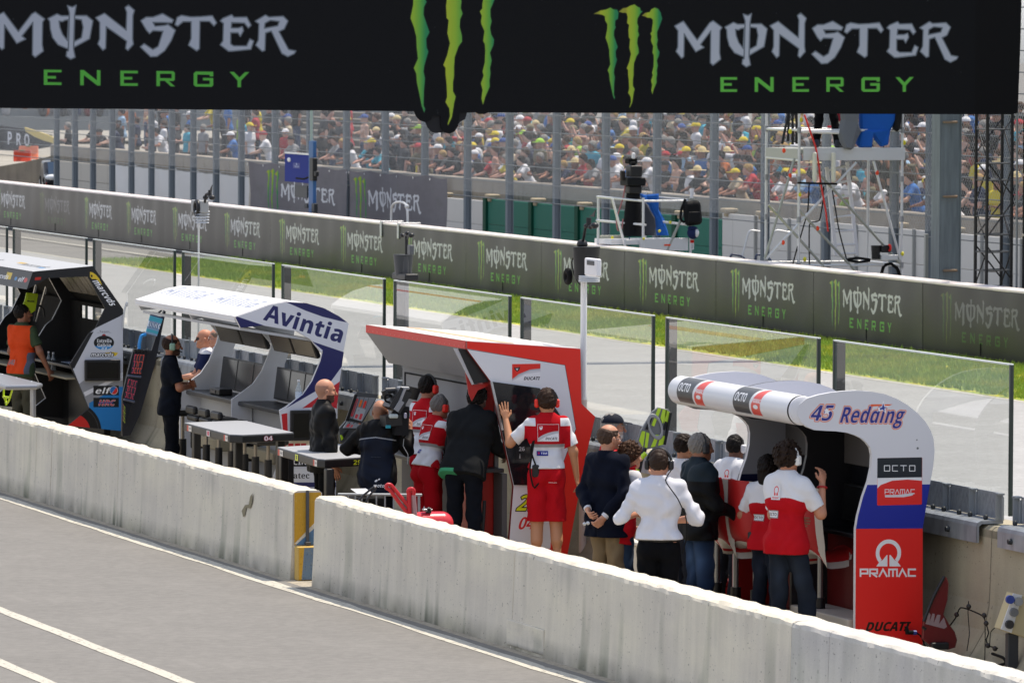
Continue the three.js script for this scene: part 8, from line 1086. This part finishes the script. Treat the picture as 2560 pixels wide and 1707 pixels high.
// ------------------------------------------------------------------ red and white bucket chairs of the right stand
{
  const K = crop(3.564, 1640, 1120), spots = [[545, 1000], [715, 1100], [890, 1200], [1465, 1250]];
  const prof = [[-0.24, 0.03], [-0.2, 0.0], [-0.05, -0.02], [0.1, -0.01], [0.17, 0.05], [0.2, 0.15], [0.215, 0.3], [0.22, 0.45], [0.23, 0.55]];
  const shell = (dz, k) => { const P = [], I = [], n = 12, m = prof.length - 1, cv = new THREE.CatmullRomCurve3(prof.map((p) => V(0, p[1], p[0]))); for (let j = 0; j <= 20; j++) { const q = cv.getPoint(j / 20), tn = cv.getTangent(j / 20), nx = -tn.z, nz = tn.y, w = 0.23 - 0.05 * Math.max(0, (j - 12) / 8) ** 2; for (let i = 0; i <= n; i++) { const a = i / n * 2 - 1, lift = 0.07 * a * a * a * a + 0.03 * a * a; P.push(a * w * k, q.y - nx * (lift + dz) * -1 * (1), q.z - nz * (lift + dz)); } } for (let j = 0; j < 20; j++) for (let i = 0; i < n; i++) { const a = j * (n + 1) + i; I.push(a, a + 1, a + n + 1, a + 1, a + n + 2, a + n + 1); } const g = new THREE.BufferGeometry(); g.setAttribute('position', new THREE.Float32BufferAttribute(P, 3)); g.setIndex(I); g.computeVertexNormals(); return g; };
  const wMat = MAT(0xcfc8bb, 0.4, 0, { side: THREE.DoubleSide }), rMat = MAT(0xb01a1a, 0.55, 0, { side: THREE.DoubleSide });
  const labs = ['first red and white bucket chair, beside the man in the black jacket', 'second red and white bucket chair at the far bay of the roll fronted stand', 'cream bucket chair beside the radio of the dark haired crew member', 'red bucket chair right of the woman with white ear defenders'];
  spots.forEach(([x, y], i) => { const z = [-18.28, -18.28, -18.35, -18.62][i], p = onZ(z, K(x, y)), t = thing('bucket_chair', labs[i], 'chair', [p.x, 0, z], 'red and white bucket chairs'); const tr = (g) => { g.rotateY([0.15, -0.1, 0.2, 0.1][i]); g.translate(p.x, 0.82, z); return g; };
    part(t, 'shell', tr(shell(0.014, 1.04)), wMat); part(t, 'pad', tr(shell(-0.012, 0.92)), rMat); part(t, 'pole', tube(V(p.x, 0.05, z), V(p.x, 0.81, z), 0.024, 0.024, 12), MAT(0x8d8f90, 0.3, 0.7)); part(t, 'sleeve', tube(V(p.x, 0.03, z), V(p.x, 0.42, z), 0.045, 0.045, 14), blackPaint); part(t, 'base', tube(V(p.x, 0, z), V(p.x, 0.03, z), 0.2, 0.17, 24), blackPaint); });
}
// ------------------------------------------------------------------ pit boards and number racks
{
  { const X = -76.6, t = thing('pit_board', 'lime yellow pit board behind the man in the orange vest', 'pit board', [X, 1.3, onX(X, C5(270, 400)).z], 'lime pit boards'); part(t, 'board', plateX(X, ux(X, C5, [[232, 325], [330, 334], [336, 350], [312, 486], [160, 586], [185, 470], [215, 400]]), 0.03, 0.005), MAT(0xc4e01c, 0.4)); part(t, 'board_window', plateX(X + 0.006, ux(X, C5, [[245, 345], [318, 352], [298, 420], [232, 408]]), 0.012), MAT(0xb4cf24, 0.5)); part(t, 'emblem', plateX(X + 0.01, ux(X, C5, [[238, 392], [262, 400], [298, 398], [296, 410], [236, 406]]), 0.004), MAT(0x4a5a20, 0.5)); const a = onX(X, C5(290, 480)); part(t, 'handle', bent([onX(X, C5(300, 580)), onX(X, C5(330, 440)), onX(X, C5(380, 470)), onX(X, C5(392, 540))], 0.012, 16, 8), blackPaint); }
  { const Z = -17.3, P = (x, y) => onZ(Z, C5(x, y)), t = thing('lime_frame', 'small lime yellow tube frame below the aluminium table', 'frame', [P(70, 1250).x, 0, Z]); part(t, 'tube_frame', bent([P(30, 1180), P(28, 1250), P(55, 1310), P(72, 1290), P(105, 1190)], 0.012, 24, 8), MAT(0xc8e818, 0.4)); part(t, 'crossbar', tube(P(25, 1255), P(85, 1262), 0.014, 0.014, 8), MAT(0xc8e818, 0.4)); part(t, 'tube_frame', bent([P(48, 1262), P(45, 1300), P(50, 1330)], 0.012, 10, 8), MAT(0xc8e818, 0.4)); }
  const digits = (seed, cols) => canvasTex(128, 160, (c) => { c.fillStyle = '#23262d'; c.fillRect(0, 0, 128, 160); let s = seed; const r = () => (s = (s * 16807) % 2147483647) / 2147483647; for (let i = 0; i < 4; i++) { const x = 6 + i * 31; c.fillStyle = '#3a3d46'; c.fillRect(x - 2, 4, 28, 152); c.fillStyle = cols[Math.floor(r() * cols.length)]; for (let k = 0; k < 3; k++) { c.fillRect(x, 10 + k * 50, 22, 8); c.fillRect(x + (r() > 0.5 ? 0 : 14), 14 + k * 50, 8, 40); } c.fillRect(x + 2, 146, 20, 7); } });
  const quadP = (X, K, p) => { const g = plateX(X, ux(X, K, p), 0.02), q = ux(X, K, p), P = g.attributes.position, uv = g.attributes.uv; const o = q[3], e = [q[2][0] - o[0], q[2][1] - o[1]], h = [q[0][0] - o[0], q[0][1] - o[1]], D = e[0] * h[1] - e[1] * h[0]; for (let i = 0; i < P.count; i++) { const u = -P.getZ(i) - o[0], v = P.getY(i) - o[1]; uv.setXY(i, (u * h[1] - v * h[0]) / D, (e[0] * v - e[1] * u) / D); } return g; };
  { const X = -69.6, t = thing('number_rack', 'tall leaning pit board trolley with pink digits and a blue board on top', 'number rack', [X, 0, onX(X, C1(1000, 1300)).z]); part(t, 'frame', plateX(X - 0.03, ux(X, C1, [[1010, 765], [1145, 775], [1240, 470], [1252, 480], [1170, 880], [1060, 1250], [985, 1412], [925, 1420], [922, 1380], [925, 1120], [960, 960]]), 0.05), MAT(0x11141f, 0.5)); part(t, 'top_board', quadP(X + 0.012, C1, [[1132, 498], [1228, 522], [1180, 665], [1096, 642]]), PRINT(canvasTex(160, 256, (c) => { c.fillStyle = '#8aa9c8'; c.fillRect(0, 0, 160, 256); c.fillStyle = '#4fb0c4'; c.fillRect(0, 20, 160, 60); c.fillRect(0, 190, 160, 40); c.fillStyle = '#1c2e54'; c.fillRect(0, 0, 160, 16); c.font = 'bold 96px sans-serif'; c.fillStyle = '#dfe8f2'; c.fillText('BMC', -14, 160); c.fillStyle = '#243a66'; for (let i = 0; i < 6; i++) c.fillRect(20 + i * 22, 90, 7, 80); }), 0.5)); part(t, 'blue_handle', bent([onX(X, C1(1098, 650)), onX(X, C1(1062, 665)), onX(X, C1(1048, 720)), onX(X, C1(1046, 760))], 0.02, 16, 8), MAT(0x2f8fd8, 0.4)); part(t, 'handle', bent([onX(X, C1(1215, 470)), onX(X, C1(1190, 490)), onX(X, C1(1180, 500))], 0.012, 8, 6), blackPaint);
    [[[1012, 790], [1112, 800], [1062, 955], [982, 950]], [[965, 975], [1055, 985], [1005, 1150], [932, 1130]], [[924, 1165], [990, 1175], [940, 1330], [922, 1300]]].forEach((p, i) => part(t, 'digit_tray', quadP(X + 0.012, C1, p), PRINT(digits(7 + i * 13, i < 2 ? ['#d8526a', '#c24a60', '#d85a4a'] : ['#d8526a', '#b8d032', '#4a6ac0']), 0.6))); part(t, 'tray_clip', merge([1015, 1040, 1065, 1090, 1115].map((x) => { const p = onX(X + 0.02, C1(x, 772 + (x - 1015) * 0.1)); return box(p.x, p.y, p.z, 0.03, 0.04, 0.03, 0.006); })), blackPaint); part(t, 'tray_rail', merge([[[960, 962], [1060, 972]], [[930, 1140], [1010, 1160]]].map(([a, b]) => tube(onX(X + 0.02, C1(...a)), onX(X + 0.02, C1(...b)), 0.014, 0.014, 8))), MAT(0x4a5268, 0.4)); }
  { const K = crop(7.127, 820, 940), X = -60.2, t = thing('number_rack', 'low leaning grey number rack with red and orange digits beside the bald man', 'number rack', [X, 0, onX(X, K(500, 800)).z]); part(t, 'frame', plateX(X - 0.02, ux(X, K, [[520, 285], [900, 325], [860, 420], [700, 700], [560, 960], [380, 1240], [220, 1180], [205, 940], [330, 800]]), 0.04), MAT(0x4a4d50, 0.5)); part(t, 'frame_rail', bar(onX(X + 0.02, K(495, 330)), onX(X + 0.02, K(330, 800)), 0.02, 0.03), blackPaint);
    part(t, 'digit_tray', quadP(X + 0.014, K, [[500, 370], [850, 395], [600, 810], [370, 745]]), PRINT(canvasTex(256, 256, (c) => { c.fillStyle = '#8b8f96'; c.fillRect(0, 0, 256, 256); c.strokeStyle = '#3a3c40'; c.lineWidth = 8; for (let i = 0; i < 3; i++) { c.fillStyle = ['#e0525a', '#f07832', '#e83c34'][i]; c.beginPath(); c.roundRect(14 + i * 82, 14, 44, i ? 90 : 220, 20); c.fill(); c.fillStyle = '#6a6d72'; if (!i) c.fillRect(30, 40, 14, 160); c.beginPath(); c.moveTo(70 + i * 82, 0); c.lineTo(70 + i * 82, 256); c.stroke(); } c.fillStyle = '#b4b8be'; c.beginPath(); c.roundRect(84, 110, 168, 140, 16); c.fill(); c.fillStyle = '#e0525a'; c.fillRect(100, 190, 50, 50); c.fillRect(180, 170, 50, 70); c.fillStyle = '#9a9ea4'; c.fillRect(118, 130, 20, 20); }), 0.4)); part(t, 'digit_tray', quadP(X + 0.014, K, [[350, 800], [590, 850], [540, 930], [270, 925]]), PRINT(canvasTex(128, 64, (c) => { c.fillStyle = '#9ba0a6'; c.fillRect(0, 0, 128, 64); c.fillStyle = '#e0525a'; c.fillRect(14, 26, 26, 30); c.fillRect(52, 34, 16, 22); c.fillStyle = '#f07832'; c.fillRect(104, 2, 20, 24); c.fillStyle = '#2a2c30'; for (const x of [22, 58, 86]) c.fillRect(x, 8, 7, 16); }), 0.5)); part(t, 'lime_tab', plateX(X + 0.02, ux(X, K, [[208, 1050], [235, 1050], [262, 1110], [225, 1140]]), 0.01), MAT(0xb8e020, 0.4)); part(t, 'clip', plateX(X + 0.025, ux(X, K, [[250, 1030], [345, 950], [350, 970], [270, 1110], [235, 1160], [262, 1090]]), 0.01), blackPaint); }
  { const K = crop(2.904, 1360, 980), X = -52.0, t = thing('pit_board', 'lime and grey pit board with a ring emblem leaning behind the boy', 'pit board', [X, 0.9, onX(X, K(800, 300)).z], 'lime pit boards'); const o = ux(X, K, [[832, 110], [905, 126], [922, 150], [918, 200], [872, 380], [800, 405], [735, 420], [682, 352], [704, 280], [790, 140]]); part(t, 'board', plateX(X, o, 0.03, 0.004), MAT(0x77797a, 0.5)); for (const p of [[[828, 116], [852, 120], [800, 250], [780, 240]], [[862, 124], [892, 132], [888, 165], [862, 230], [845, 190]], [[884, 130], [912, 145], [896, 230], [872, 225]], [[712, 282], [736, 285], [718, 400], [690, 352]], [[744, 290], [765, 300], [750, 405], [730, 400]], [[812, 308], [836, 312], [806, 395], [775, 400]], [[846, 314], [880, 318], [868, 380], [828, 390]]]) part(t, 'lime_stripe', plateX(X + 0.006, ux(X, K, p), 0.004), MAT(0xc2e63c, 0.4)); { const c = onX(X + 0.01, K(810, 252)); const g = new THREE.TorusGeometry(0.095, 0.018, 8, 30); g.scale(0.6, 1.1, 0.25); g.rotateY(Math.PI / 2); g.rotateX(0.35); g.translate(c.x, c.y, c.z); part(t, 'ring_emblem', g, MAT(0x9b9d9e, 0.5)); } part(t, 'board_edge', bar(onX(X + 0.01, K(920, 150)), onX(X + 0.01, K(875, 382)), 0.03, 0.02), blackPaint); part(t, 'fixing_slot', merge([[[745, 272], [780, 185]], [[870, 275], [888, 215]]].map(([a, b]) => bar(onX(X + 0.008, K(...a)), onX(X + 0.008, K(...b)), 0.01, 0.022))), blackPaint); part(t, 'handle', merge([tube(onX(X, K(700, 480)), onX(X, K(735, 410)), 0.02, 0.02, 8), tube(onX(X, K(680, 590)), onX(X, K(705, 470)), 0.03, 0.03, 8)]), blackPaint); part(t, 'lime_grip', merge([tube(onX(X + 0.03, K(672, 600)), onX(X + 0.03, K(680, 560)), 0.02, 0.02, 8), tube(onX(X + 0.03, K(705, 480)), onX(X + 0.03, K(740, 445)), 0.022, 0.022, 8)]), MAT(0xb8dc28, 0.4)); }
}
// ------------------------------------------------------------------ extinguisher trolley and small railing behind the wall
{
  const K = crop(6.533, 780, 1190), Z = -16.85, P = (x, y) => onZ(Z, K(x, y)), t = thing('extinguisher_trolley', 'red fire extinguisher trolley with looped handle just behind the concrete wall', 'fire extinguisher', [P(1900, 700).x, 0, Z]); const rd = MAT(0xc0202a, 0.35);
  const Q = (x, y, dz = 0) => { const p = onX(P(1500, 500).x, K(x, y)); return p; };
  part(t, 'handle', bent([Q(1580, 640), Q(1420, 430), Q(1270, 230), Q(1205, 190), Q(1225, 140), Q(1290, 150), Q(1420, 310), Q(1580, 500)], 0.018, 50, 10), rd); part(t, 'lance', merge([tube(Q(1588, 640), Q(1580, 270), 0.024, 0.022, 10), bent([Q(1580, 280), Q(1575, 230), Q(1625, 210), Q(1655, 240), Q(1650, 320)], 0.022, 16, 10)]), rd);
  { const a = Q(1650, 310), b = Q(1680, 680), g = []; for (let i = 0; i < 26; i++) g.push(aim(new THREE.CylinderGeometry(0.024, 0.024, 0.004, 12), a.clone().lerp(b, i / 26), a.clone().lerp(b, (i + 0.5) / 26))); g.push(tube(a, b, 0.019, 0.019, 10)); part(t, 'ribbed_hose', merge(g), MAT(0xb9969a, 0.45)); }
  const c = Q(1950, 760); part(t, 'tank', (() => { const g = new THREE.CapsuleGeometry(0.115, 0.2, 8, 24); g.rotateX(Math.PI / 2); g.translate(c.x - 0.05, Q(1950, 585).y - 0.115, c.z - 0.01); return g; })(), MAT(0xd03540, 0.25)); part(t, 'tank_body', tube(V(c.x - 0.05, 0.05, c.z), V(c.x - 0.05, Q(1950, 600).y - 0.1, c.z), 0.13, 0.12, 20), rd); part(t, 'valve', merge([box(Q(1880, 550).x, Q(1880, 550).y, Q(1880, 550).z, 0.05, 0.02, 0.09, 0.006), tube(Q(1830, 540), Q(1830, 495), 0.008, 0.003, 8), tube(Q(1905, 545), Q(1905, 505), 0.008, 0.003, 8)]), silver); part(t, 'valve_body', box(Q(1900, 560).x, Q(1900, 560).y, Q(1900, 560).z, 0.05, 0.05, 0.05, 0.01), blackPaint); part(t, 'wheel', tube(V(c.x - 0.2, 0.12, c.z - 0.2), V(c.x - 0.2, 0.12, c.z - 0.16), 0.12, 0.12, 20), rubber);
  const r = thing('crowd_railing', 'short silver railing with thin bars behind the concrete wall', 'railing', [P(1200, 300).x, 0, -17.1]); const RX = P(1200, 300).x - 0.35, G = (x, y) => onX(RX, K(x, y)); part(r, 'top_rail', tube(G(420, 298), G(1790, 308), 0.013, 0.013, 10), galv); for (const x of [480, 590, 705, 812, 905, 1050, 1190, 1330, 1470, 1610, 1745]) { const a = G(x, 305); part(r, 'railing_bar', tube(V(a.x, 0.12, a.z), a, x > 1700 ? 0.013 : 0.008, x > 1700 ? 0.013 : 0.008, 8), galv); } part(r, 'bottom_rail', tube(V(RX, 0.12, G(420, 300).z), V(RX, 0.12, G(1790, 300).z), 0.013, 0.013, 10), galv);
  const h = thing('cable_loop', 'stiff black cable loop standing up behind the concrete wall', 'cable', [G(900, 300).x + 0.1, 0.7, G(900, 300).z]); const L = (x, y) => onX(RX + 0.12, K(x, y)); part(h, 'cable', bent([L(740, 420), L(830, 320), L(960, 215), L(1030, 170), L(1035, 210), L(960, 290), L(880, 420)], 0.011, 40, 8), MAT(0x232426, 0.3)); part(h, 'cable_tie', ball(L(1025, 175).x, L(1025, 175).y, L(1025, 175).z, 0.013, 0.013, 0.013, 10), MAT(0xaaaaaa, 0.4));
  const b = thing('paper_sheet', 'white printed sheet lying on a black case beyond the railing', 'paper', [RX - 0.5, 0.9, -17.3]); const S = (x, y) => onX(RX - 0.3, K(x, y)); { const a = S(700, 275), e = S(950, 240); part(b, 'sheet', (() => { const g = new THREE.BoxGeometry(0.3, 0.004, Math.abs(e.z - a.z)); g.rotateZ(-0.12); g.translate(a.x, (a.y + e.y) / 2, (a.z + e.z) / 2); return g; })(), whitePaint); part(b, 'case', box2(a.x - 0.25, a.x + 0.2, 0.2, Math.min(a.y, e.y) - 0.03, e.z - 0.1, a.z + 0.1, 0.02), blackMatt); }
}
// ------------------------------------------------------------------ odds and ends at the right edge
{
  const K = crop(2.975, 2260, 1180);
  { const X = -47.15, t = thing('red_fin', 'dark red fin shaped pit signal with white lettering leaning at the foot of the wall', 'fin sign', [X, 0, onX(X, K(250, 1250)).z]); part(t, 'fin', plateX(X, ux(X, K, [[303, 772], [325, 790], [338, 830], [330, 950], [300, 1060], [345, 1135], [385, 1190], [402, 1250], [388, 1305], [330, 1322], [205, 1290], [142, 1240], [150, 1105], [225, 930]]), 0.04, 0.008), MAT(0x5f1418, 0.35)); part(t, 'fin_edge', bent([onX(X + 0.01, K(150, 1110)), onX(X + 0.01, K(222, 930)), onX(X + 0.01, K(303, 775))], 0.014, 16, 8), blackPaint); part(t, 'lettering', (() => { const q = ux(X, K, [[160, 1130], [290, 1010], [330, 1160], [200, 1140]]); return plateX(X + 0.004, [[162, 1128], [185, 1040], [200, 1060], [192, 1118], [215, 1050], [232, 1055], [222, 1125], [250, 1060], [275, 1062], [262, 1130], [300, 1080], [322, 1150], [300, 1165]].map((p) => ux(X, K, [p])[0]), 0.003); })(), MAT(0x8d7a7c, 0.6)); part(t, 'bracket', merge([tube(onX(X, K(140, 1150)), onX(X, K(165, 1170)), 0.012, 0.012, 8), box(onX(X, K(255, 1290)).x + 0.03, onX(X, K(255, 1290)).y, onX(X, K(255, 1290)).z, 0.06, 0.06, 0.16, 0.015)]), blackPaint); }
  { const X = -45.95, P = (x, y) => onX(X, K(x, y)), t = thing('socket_box', 'cream electrical socket box on a dark post at the right edge', 'socket box', [X, 0, P(850, 1300).z]); part(t, 'box_body', plateX(X - 0.0, ux(X, K, [[815, 900], [960, 930], [960, 1250], [790, 1195], [722, 1165]]), 0.14, 0.01), MAT(0xb9ae8c, 0.6)); part(t, 'box_face', plateX(X + 0.012, ux(X, K, [[815, 900], [880, 915], [800, 1195], [722, 1168]]), 0.012), MAT(0xd2d3d4, 0.5)); for (const [x, y, m] of [[845, 960, 0x8d9093], [812, 1040, 0x6b6d70], [778, 1130, 0x2c2d30], [782, 945, 0x2a3f8c]]) { const p = P(x, y); part(t, 'socket', aim(new THREE.CylinderGeometry(0.035, 0.035, 0.03, 16), V(X + 0.01, p.y, p.z), V(X + 0.05, p.y, p.z)), MAT(m, 0.5)); } const q = P(830, 1250); part(t, 'post', box2(X - 0.1, X - 0.03, 0, P(830, 1205).y, P(870, 1250).z, P(790, 1250).z, 0.01), MAT(0x33363a, 0.5, 0.2)); }
  { const Z = -19.28, P = (x, y) => onZ(Z, K(x, y)), t = thing('loose_cable', 'thin black cable with connectors hanging on the concrete wall at the right', 'cable', [P(500, 1050).x, 0.5, Z]); const n = (pts, r = 0.006) => part(t, 'cable', bent(pts.map(([x, y]) => P(x, y)), r, 30, 6), blackMatt); n([[340, 1150], [390, 1080], [420, 1010], [480, 1020], [590, 1070], [615, 1130], [635, 1200], [615, 1240], [630, 1290], [700, 1310]]); n([[485, 960], [480, 1050], [490, 1200], [472, 1330]], 0.004); n([[605, 1060], [608, 1200], [605, 1400]], 0.004); n([[700, 1140], [650, 1190], [640, 1300]], 0.004); n([[660, 1350], [740, 1380], [760, 1420], [680, 1445]], 0.012); for (const [x, y] of [[395, 1060], [485, 1000], [600, 1065], [615, 1125], [628, 1290], [680, 1312]]) part(t, 'connector', ball(P(x, y).x, P(x, y).y, Z, 0.03, 0.022, 0.02, 8), MAT(0x1a1414, 0.5)); }
  // small boxes on the walkway beside the chairs
  const R = crop(2.904, 1360, 980); { const Z = -18.6, P = (x, y) => onZ(Z, R(x, y)), t = thing('cool_box', 'cream white plastic bin between the boy and the white shirted man', 'bin', [P(650, 1200).x, 0, Z]); const a = P(612, 1300), b = P(690, 1090); part(t, 'bin_body', box2(a.x - 0.1, b.x + 0.2, 0, b.y - 0.03, Z - 0.2, Z, 0.03), MAT(0xc9c2b4, 0.6)); part(t, 'bin_lid', box2(a.x - 0.13, b.x + 0.23, b.y - 0.035, b.y, Z - 0.23, Z + 0.03, 0.012), MAT(0xd6d0c4, 0.5)); }
  { const Z = -18.9, P = (x, y) => onZ(Z, R(x, y)), t = thing('toolbox', 'red toolbox on the ground beside the first bucket chair', 'toolbox', [P(1300, 1400).x, 0, Z]); const a = P(1275, 1460), b = P(1335, 1340); part(t, 'box', box2(a.x - 0.05, b.x + 0.1, 0, 0.26, Z - 0.2, Z + 0.15, 0.02), MAT(0xb01a22, 0.4)); part(t, 'lid', box2(a.x - 0.06, b.x + 0.11, 0.262, 0.31, Z - 0.21, Z + 0.16, 0.02), MAT(0xb8252c, 0.35)); part(t, 'lid_handle', bent([V(a.x, 0.31, Z), V(a.x + 0.05, 0.36, Z), V(b.x, 0.36, Z), V(b.x + 0.05, 0.31, Z)], 0.01, 12, 6), blackPaint); }
}
// ------------------------------------------------------------------ spectators
{
  const base = { cell: 0.032, noHands: true, noShoes: true };
  const poses = [
    { armL: { u: [0.3, -0.75, 0.6], f: [-0.25, -0.25, 1] }, armR: { u: [-0.3, -0.75, 0.6], f: [0.25, -0.25, 1] }, lean: 0.3, w: 'leaning forward' },
    { w: 'standing upright' },
    { armL: { u: [0.4, 0.1, 0.8], f: [-0.4, 0.8, 0.2] }, armR: { u: [-0.4, 0.1, 0.8], f: [0.4, 0.8, 0.2] }, w: 'with raised arms' },
    { armL: { u: [0.25, -0.95, 0.3], f: [-0.8, 0.2, 0.6] }, armR: { u: [-0.25, -0.95, 0.3], f: [0.8, 0.1, 0.6] }, lean: 0.05, w: 'with folded arms' },
    { lean: 0.42, armL: { u: [0.5, -0.7, 0.6], f: [-0.9, -0.1, 0.4] }, armR: { u: [-0.5, -0.7, 0.6], f: [0.9, -0.1, 0.4] }, w: 'bent low over the rail' }].map((p, i) => {
    const g = figure({ ...base, ...p, top: { sleeve: 0.7, loose: 0.024 }, bottom: {}, hair: 'full', seed: i }), bare = figure({ ...base, ...p, top: { sleeve: 0, loose: 0.02 }, bottom: {}, hair: 'long', seed: i + 9 });
    g.body.deleteAttribute('color'); bare.body.deleteAttribute('color'); const q = g.HW(0, 0, 0);
    const capG = merge([new THREE.SphereGeometry(1, 10, 6, 0, Math.PI * 2, 0, Math.PI / 2).scale(0.1, 0.105, 0.12).translate(q[0], q[1] + 0.04, q[2] - 0.01), new THREE.CylinderGeometry(0.08, 0.085, 0.012, 10).scale(1, 1, 1.3).translate(q[0], q[1] + 0.05, q[2] + 0.1)]), hatG = merge([new THREE.SphereGeometry(1, 10, 6, 0, Math.PI * 2, 0, Math.PI / 2).scale(0.1, 0.12, 0.115).translate(q[0], q[1] + 0.05, q[2] - 0.01), new THREE.CylinderGeometry(0.2, 0.21, 0.014, 14).translate(q[0], q[1] + 0.055, q[2] - 0.01)]);
    return { body: g.body, top: g.top, vest: bare.top, bottom: g.bottom, hair: g.hair, long: bare.hair, cap: capG, hat: hatG, w: p.w };
  });
  const cm = new Map(), M = (c) => { if (!cm.has(c)) cm.set(c, MAT(c, 0.85)); return cm.get(c); };
  const tops = [['black', 0x131417, 19], ['dark grey', 0x38393c, 9], ['white', 0xd4d5d8, 16], ['grey', 0x8a8b8d, 8], ['navy', 0x1d2744, 7], ['blue', 0x3f6fae, 4], ['turquoise', 0x3d9fb6, 4], ['yellow', 0xc9b72e, 3], ['red', 0xa8323a, 3], ['pale blue', 0x93b0c8, 3], ['khaki', 0x6c6650, 3], ['beige', 0xb3a58c, 3], ['lime green', 0x8fb03c, 1], ['orange', 0xb86a3c, 0.5]];
  const wp = (a) => { const s = a.reduce((q, x) => q + x[2], 0); let k = rnd() * s; for (const x of a) { k -= x[2]; if (k <= 0) return x; } return a[0]; };
  const hairs = [['dark hair', 0x1c1511, 10], ['brown hair', 0x4a3526, 6], ['fair hair', 0xa98a58, 3], ['grey hair', 0x8a8782, 3]], hats = [['black cap', 0x18191b, 5], ['white cap', 0xd8d8da, 4], ['yellow cap', 0xc9b42a, 3], ['red cap', 0xa8323a, 2], ['blue cap', 0x34508e, 3], ['khaki cap', 0x7a7258, 2], ['lime cap', 0x9fce3c, 1]], skins = [0xc49c88, 0xbc9080, 0xa97a64, 0xcfab98, 0x8a6250], legs = [0x23304a, 0x1a1a1d, 0x3a4a66, 0x6d6656, 0x4b4b4d];
  const slots = [], rows = 12;
  for (let n = 0; n < rows; n++) { let x = -86 - rr(0, 0.5); while (x > -188) { const far = Math.max(0, Math.min(1, (-150 - x) / 14)); x -= rr(0.5, 0.72) * (1 + far * 1.6); if (rnd() < 0.06 + far * 0.4) { x -= 0.4; continue; } slots.push({ x, n, y: 0.55 + n * 0.165, z: (n ? -46.38 : -46.22) - n * 0.8 + rr(-0.14, 0.14) }); } }
  // those whose heads show below the banner
  const VIS = slots.filter((s) => { const d = V(s.x, s.y + 1.6, s.z).sub(EYE), w = d.dot(CF), px = 1280 + FOC * d.dot(CR) / w, py = 853.5 - FOC * d.dot(CU) / w; s.px = px; s.d = w; return px > 150 && px < 2600 && py > 255 && py < 700; });
  VIS.sort((a, b) => a.d - b.d);
  const single = new Set(VIS.slice(0, 296)), crowd = VIS.slice(296, 900);
  const ord = (k) => k + (k % 10 === 1 && k % 100 !== 11 ? 'st' : k % 10 === 2 && k % 100 !== 12 ? 'nd' : k % 10 === 3 && k % 100 !== 13 ? 'rd' : 'th'), count = {};
  const rowName = ['front', 'second', 'third', 'fourth', 'fifth', 'sixth', 'seventh', 'eighth', 'ninth', 'tenth', 'eleventh', 'twelfth'];
  const spec = (s) => { const p = s.n === 0 ? pick([0, 0, 0, 4, 4, 3, 1]) : pick([1, 1, 1, 3, 0, 2]), bare = rnd() < 0.1, top = wp(tops), hat = rnd() < 0.3 ? (rnd() < 0.12 ? ['straw hat', 0xc9b88a, 1, 'hat'] : wp(hats)) : null, hair = wp(hairs); return { p, bare, top, hat, hair, long: rnd() < 0.22, skin: pick(skins), leg: pick(legs), yaw: rr(-0.5, 0.5) + (rnd() < 0.08 ? 2.6 : 0), h: rr(0.93, 1.06) }; };
  [...single].sort((a, b) => a.n - b.n || b.x - a.x).forEach((s) => {
    const q = spec(s), P = poses[q.p], k = (count[s.n] = (count[s.n] || 0) + 1), t = new THREE.Group(); t.name = numbered('spectator'); t.position.set(s.x, s.y, s.z); t.rotation.y = q.yaw; t.scale.setScalar(q.h);
    const A = (n, g, m) => { const o = shade(new THREE.Mesh(g, m)); o.name = n; t.add(o); };
    A('body', P.body, M(q.skin)); if (!q.bare) A('shirt', P.top, M(q.top[1])); A('trousers', P.bottom, M(q.leg)); if (q.hat) A(q.hat[3] ? 'hat' : 'cap', q.hat[3] ? P.hat : P.cap, M(q.hat[1])); else A('hair', q.long ? P.long : P.hair, M(q.hair[1]));
    scene.add(t); tag(t, `spectator ${q.bare ? 'with bare chest' : 'in ' + q.top[0] + ' shirt'} and ${q.hat ? q.hat[0] : q.hair[0]}, ${rowName[s.n]} row, ${ord(k)} from the right`, 'spectator', 'spectators behind the catch fence');
  });
  // the rest of the crowd further back
  const C = crowd.map((s) => [s, spec(s)]), G = new THREE.Group(); G.name = 'crowd'; scene.add(G); tag(G, 'rest of the crowd of spectators further back and to the left', 'crowd', null, 'stuff');
  const mk = (n, geo, list, col) => { if (!list.length) return; const im = new THREE.InstancedMesh(geo, new THREE.MeshStandardMaterial({ roughness: 0.85 }), list.length), c = new THREE.Color(), m = new THREE.Matrix4(); list.forEach(([s, q], i) => { m.compose(V(s.x, s.y, s.z), new THREE.Quaternion().setFromEuler(new THREE.Euler(0, q.yaw, 0)), V(q.h, q.h, q.h)); im.setMatrixAt(i, m); im.setColorAt(i, c.set(col(q))); }); im.name = n; im.userData.kind = 'stuff'; G.add(shade(im)); };
  poses.forEach((P, i) => { const L = C.filter(([, q]) => q.p === i); mk('bodies', P.body, L, (q) => q.skin); mk('shirts', P.top, L.filter(([, q]) => !q.bare), (q) => q.top[1]); mk('legs', P.bottom, L, (q) => q.leg); mk('caps', P.cap, L.filter(([, q]) => q.hat), (q) => q.hat[1]); mk('hair', P.hair, L.filter(([, q]) => !q.hat), (q) => q.hair[1]); });
}
renderer.render(scene, camera);
